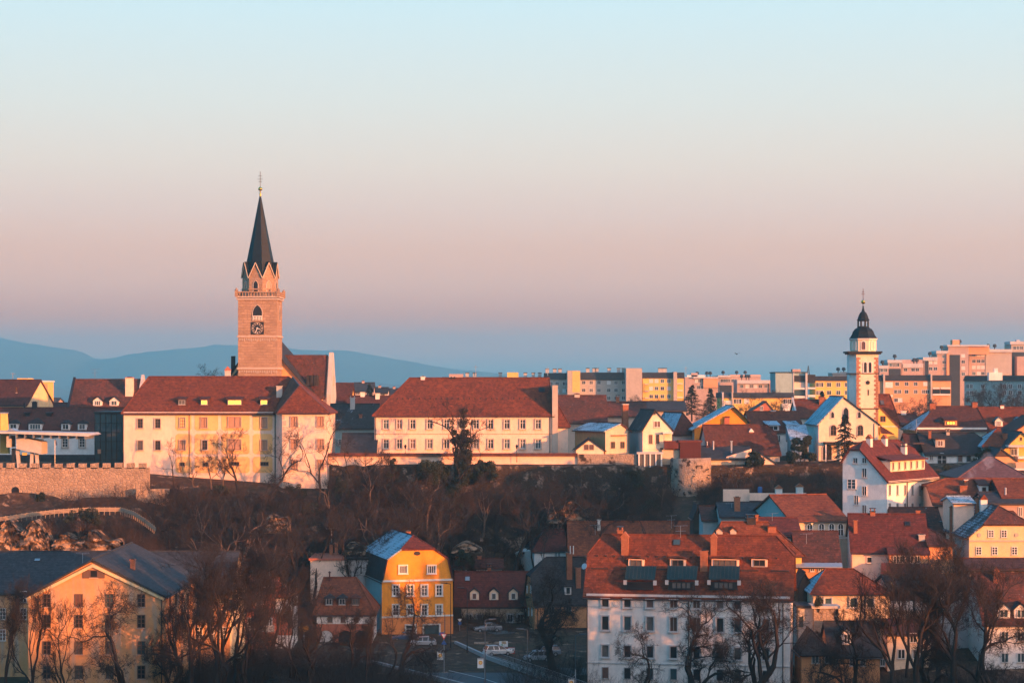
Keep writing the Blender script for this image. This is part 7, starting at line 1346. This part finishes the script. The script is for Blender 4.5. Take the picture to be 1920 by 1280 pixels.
for dx, top, r in ((-1.9, 778, .75), (.2, 766, .95), (1.9, 786, .7), (-.9, 812, .9), (1.0, 806, .9)):
    h = Z(top, 383.5) - z0; p = Vector((dx * .15, 0, -1)); 
    for k in range(6):
        t = (k + 1) / 6; q = Vector((dx * (.15 + .85 * t) + .2 * math.sin(k * 2 + dx), .3 * math.sin(k + dx), h * t)); b.tube(p, q, .2 - .022 * k, .18 - .022 * k, n=6); p = q
    for k in range(16):
        t = rg_.uniform(.12, .98); iv.append((dx * (.15 + .85 * t) + rg_.gauss(0, .2), rg_.gauss(0, .25), h * t)); ir.append(1.4 * r * rg_.uniform(.55, 1.0) * (1.1 - .5 * t))
b.obj('trunk', 'bark', o); link('ivy', np_mesh('ivy', *leaf_cloud(iv, ir, 22000, .13, 77), 'ivy'), o)
for dx, top, sc, rz in ((0, 742, 1.0, .3), (-1.2, 752, .8, 2.2), (1.4, 756, .8, 4.0)):
    hh = Z(top, 383.5) - z0; c = link('crown', cm, o, (dx, 0, hh * .38), rz); c.scale = (hh * .62 / H * 1.15 * sc,) * 2 + (hh * .62 / H,)
    c = link('limb', tm, o, (dx, 0, hh * .38), rz); c.scale = (hh * .62 / H * 1.15 * sc,) * 2 + (hh * .62 / H,)
# ------------------------------------------------------------------ scrub masses
def scrub(name, label, seed, spots_, h0, h1, m, stems=11, twr=.022):
    rg = np.random.default_rng(seed); protos = []
    for k in range(7):
        p0, p1, r0, r1 = [], [], [], []
        for s_ in range(stems):
            p = np.array([rg.normal(0, .16), rg.normal(0, .16), -.1]); d = np.array([rg.normal(0, .38), rg.normal(0, .38), 1.]); d /= np.linalg.norm(d)
            for i in range(3):
                e = p + d * .33; p0.append(p); p1.append(e); r0.append(twr * (1 - .25 * i)); r1.append(twr * (.75 - .25 * i) + .002)
                for _ in range(2): dd = d + rg.normal(0, .55, 3); dd /= np.linalg.norm(dd); p0.append(e); p1.append(e + dd * rg.uniform(.15, .34)); r0.append(twr * .55); r1.append(twr * .2)
                p = e; d = d + rg.normal(0, .2, 3); d /= np.linalg.norm(d)
        protos.append((np.array(p0), np.array(p1), np.array(r0), np.array(r1)))
    A = [[], [], [], []]; xs, ys = spots_; zs = ground(xs, ys)
    for i in range(len(xs)):
        q = protos[i % 7]; h = rg.uniform(h0, h1); a = rg.uniform(0, 6.28); M = np.array([[math.cos(a), -math.sin(a), 0], [math.sin(a), math.cos(a), 0], [0, 0, 1]]) * h; M[:2] *= rg.uniform(.8, 1.3); o_ = np.array([xs[i], ys[i], zs[i]]); A[0].append(q[0] @ M.T + o_); A[1].append(q[1] @ M.T + o_); A[2].append(q[2]); A[3].append(q[3])
    return tag(link(name, np_mesh(name, *tubes_np(*[np.concatenate(a_) for a_ in A], n=3), m)), label, 'scrub', kind='stuff')
def area(n, px0, px1, Y0, Y1, seed): rg = np.random.default_rng(seed); Y = rg.uniform(Y0, Y1, n); p = rg.uniform(px0, px1, n); return (p - 960) / F * Y, Y
def cat_(*a): return np.concatenate([q[0] for q in a]), np.concatenate([q[1] for q in a])
scrub('slope_scrub', 'tangled brown bare scrub covering the wooded slope', 1, cat_(area(380, 300, 640, 344, 377, 1), area(1150, 620, 1260, 352, 385, 2), area(560, 1310, 1590, 362, 385, 3), area(160, 60, 300, 348, 360, 4), area(70, 120, 290, 363, 371, 5), area(160, 560, 1100, 345, 356, 6), area(60, 285, 620, 374, 379, 8), area(420, 620, 1258, 381, 385, 9), area(120, 1320, 1580, 381, 385, 10), area(60, 1560, 1640, 345, 362, 7), area(420, 2000, 2400, 262, 385, 15)), 1.0, 3.2, 'scrub')
scrub('slope_undergrowth', 'dark low undergrowth between the bare slope trees', 2, cat_(area(450, 280, 640, 344, 378, 11), area(900, 620, 1260, 352, 384, 12), area(200, 1310, 1590, 362, 384, 13), area(150, 0, 300, 348, 362, 14)), .8, 2.0, 'scrubdark', 14)
scrub('riverside_scrub', 'dark bare scrub along the riverbank in the foreground', 3, cat_(area(900, 330, 700, 252, 296, 21), area(120, 700, 800, 262, 282, 27), area(160, -20, 330, 250, 262, 22), area(260, 1100, 1500, 250, 268, 23), area(420, 1500, 1960, 248, 270, 24), area(60, 960, 1100, 268, 300, 25)), 1.8, 5.0, 'scrubdark', 13)
# ------------------------------------------------------------------ path fence, rocks
pf = thing('path_fence', 'pale plank fence climbing along the path below the battlement wall', 'fence', (X(0, 362), 362, Z(975, 362))); b = MB(); o_ = pf.location
PF = [(-40, 362, 972), (0, 362, 969), (60, 362, 960), (110, 362, 954.5), (165, 362, 951), (226, 362, 951), (250, 359, 958), (272, 355, 972), (292, 352, 988)]
for k in range(len(PF) - 1):
    a, c_ = PF[k], PF[k + 1]; p, q = P(a[0], a[2], a[1]) - o_, P(c_[0], c_[2], c_[1]) - o_; n = 6
    for r_ in range(3): b.prism([p - Vector((0, 0, r_ * .24)), q - Vector((0, 0, r_ * .24)), q - Vector((0, 0, r_ * .24 + .2)), p - Vector((0, 0, r_ * .24 + .2))], (0, .05, 0))
    for i in range(n): c = p + (q - p) * i / n; b.box(c.x - .05, c.x + .05, c.y + .05, c.y + .15, c.z - 1.3, c.z + .08)
b.obj('fence_rail', 'fencewood', pf)
def rock(name, label, px0, px1, Y, t_, b_, seed, amp=.9):
    rg = np.random.default_rng(seed); nxx, nz = max(12, int((px1 - px0) / 2.4)), 12; V = []
    for j in range(nz):
        for i in range(nxx):
            u_ = i / (nxx - 1); v_ = j / (nz - 1); px = px0 + (px1 - px0) * u_; edge = (4 * u_ * (1 - u_)) ** .35; py = b_ - (b_ - t_) * v_ * edge * (1 + .25 * math.sin(px * .11 + seed)); x = X(px, Y); y = Y + v_ * 1.6 + amp * float(vnoise(np.array(x * 1.0), np.array(py * .35 + seed), 1.3)) + amp * .5 * rg.normal(0, .4); V.append((x, y, Z(py, Y)))
    q = (np.arange(nz - 1)[:, None] * nxx + np.arange(nxx - 1)[None]).ravel(); F1 = np.stack([q, q + 1, q + nxx + 1, q + nxx], -1); V = np.array(V); Bk = V + np.array([0, 5.0, 0]); n = len(V)
    Fc = np.concatenate([F1, F1[:, ::-1] + n]); e = [(i, i + 1) for i in range(nxx - 1)]; Fs = [(a, b2, b2 + n, a + n) for a, b2 in e] + [(a + 1, a, a + n, a + 1 + n) for a in (np.arange(nxx - 1) + (nz - 1) * nxx)]; Fc = np.concatenate([Fc, np.array(Fs)])
    tag(link(name, np_mesh(name, np.concatenate([V, Bk]), Fc, 'rock')), label, 'rock', kind='structure')
rock('rock_face', 'sunlit rock face under the path on the left slope', -20, 90, 345, 984, 1036, 1); rock('rock_face', 'lower sunlit rock face above the mill roof', 85, 225, 346, 1004, 1036, 2); rock('rock_face', 'pale rock patch on the slope above the red roofs', 1025, 1130, 374, 948, 980, 3); rock('rock_face', 'small orange rock patch on the slope under the castle', 495, 540, 356, 962, 1000, 4); rock('rock_face', 'broken pale rock band left of the mustard house roof', 640, 700, 354, 1022, 1040, 5); rock('rock_face', 'low rubble band right of the mustard house roof', 845, 905, 360, 1022, 1036, 6)
# ------------------------------------------------------------------ chimney smoke and haze
m = bpy.data.materials.new('smoke'); m.use_nodes = True; t = m.node_tree; t.nodes.clear(); q = NT(t); vo = q.n('ShaderNodeVolumePrincipled'); vo.inputs['Color'].default_value = (.75, .8, .9, 1)
ou = q.n('ShaderNodeOutputMaterial'); q.l(q.math('MULTIPLY', q.rng(q.noise(.45, 5), .48, .75), .35), vo.inputs['Density']); q.l(vo.outputs[0], ou.inputs['Volume'])
b = MB(); p = [P(1812, 897, 337), P(1822, 888, 338), P(1838, 874, 339.5), P(1856, 860, 341)]; 
for k in range(3): b.tube(p[k], p[k + 1], .35 + .35 * k, .7 + .35 * k, n=10)
tag(b.obj('smoke', m), 'thin pale smoke drifting up right from a chimney', 'smoke', kind='stuff')
hm = bpy.data.materials.new('haze'); hm.use_nodes = True; t = hm.node_tree; t.nodes.clear(); vo = t.nodes.new('ShaderNodeVolumePrincipled'); vo.inputs['Density'].default_value = 1.7e-4; vo.inputs['Color'].default_value = (.60, .92, .95, 1); vo.inputs['Anisotropy'].default_value = .7
ou = t.nodes.new('ShaderNodeOutputMaterial'); t.links.new(vo.outputs[0], ou.inputs['Volume'])
b = MB().box(-9500, 9500, -275, 13000, -62, 285); tag(b.obj('haze', hm), 'pale blue haze filling the air over the town', 'haze', kind='stuff')
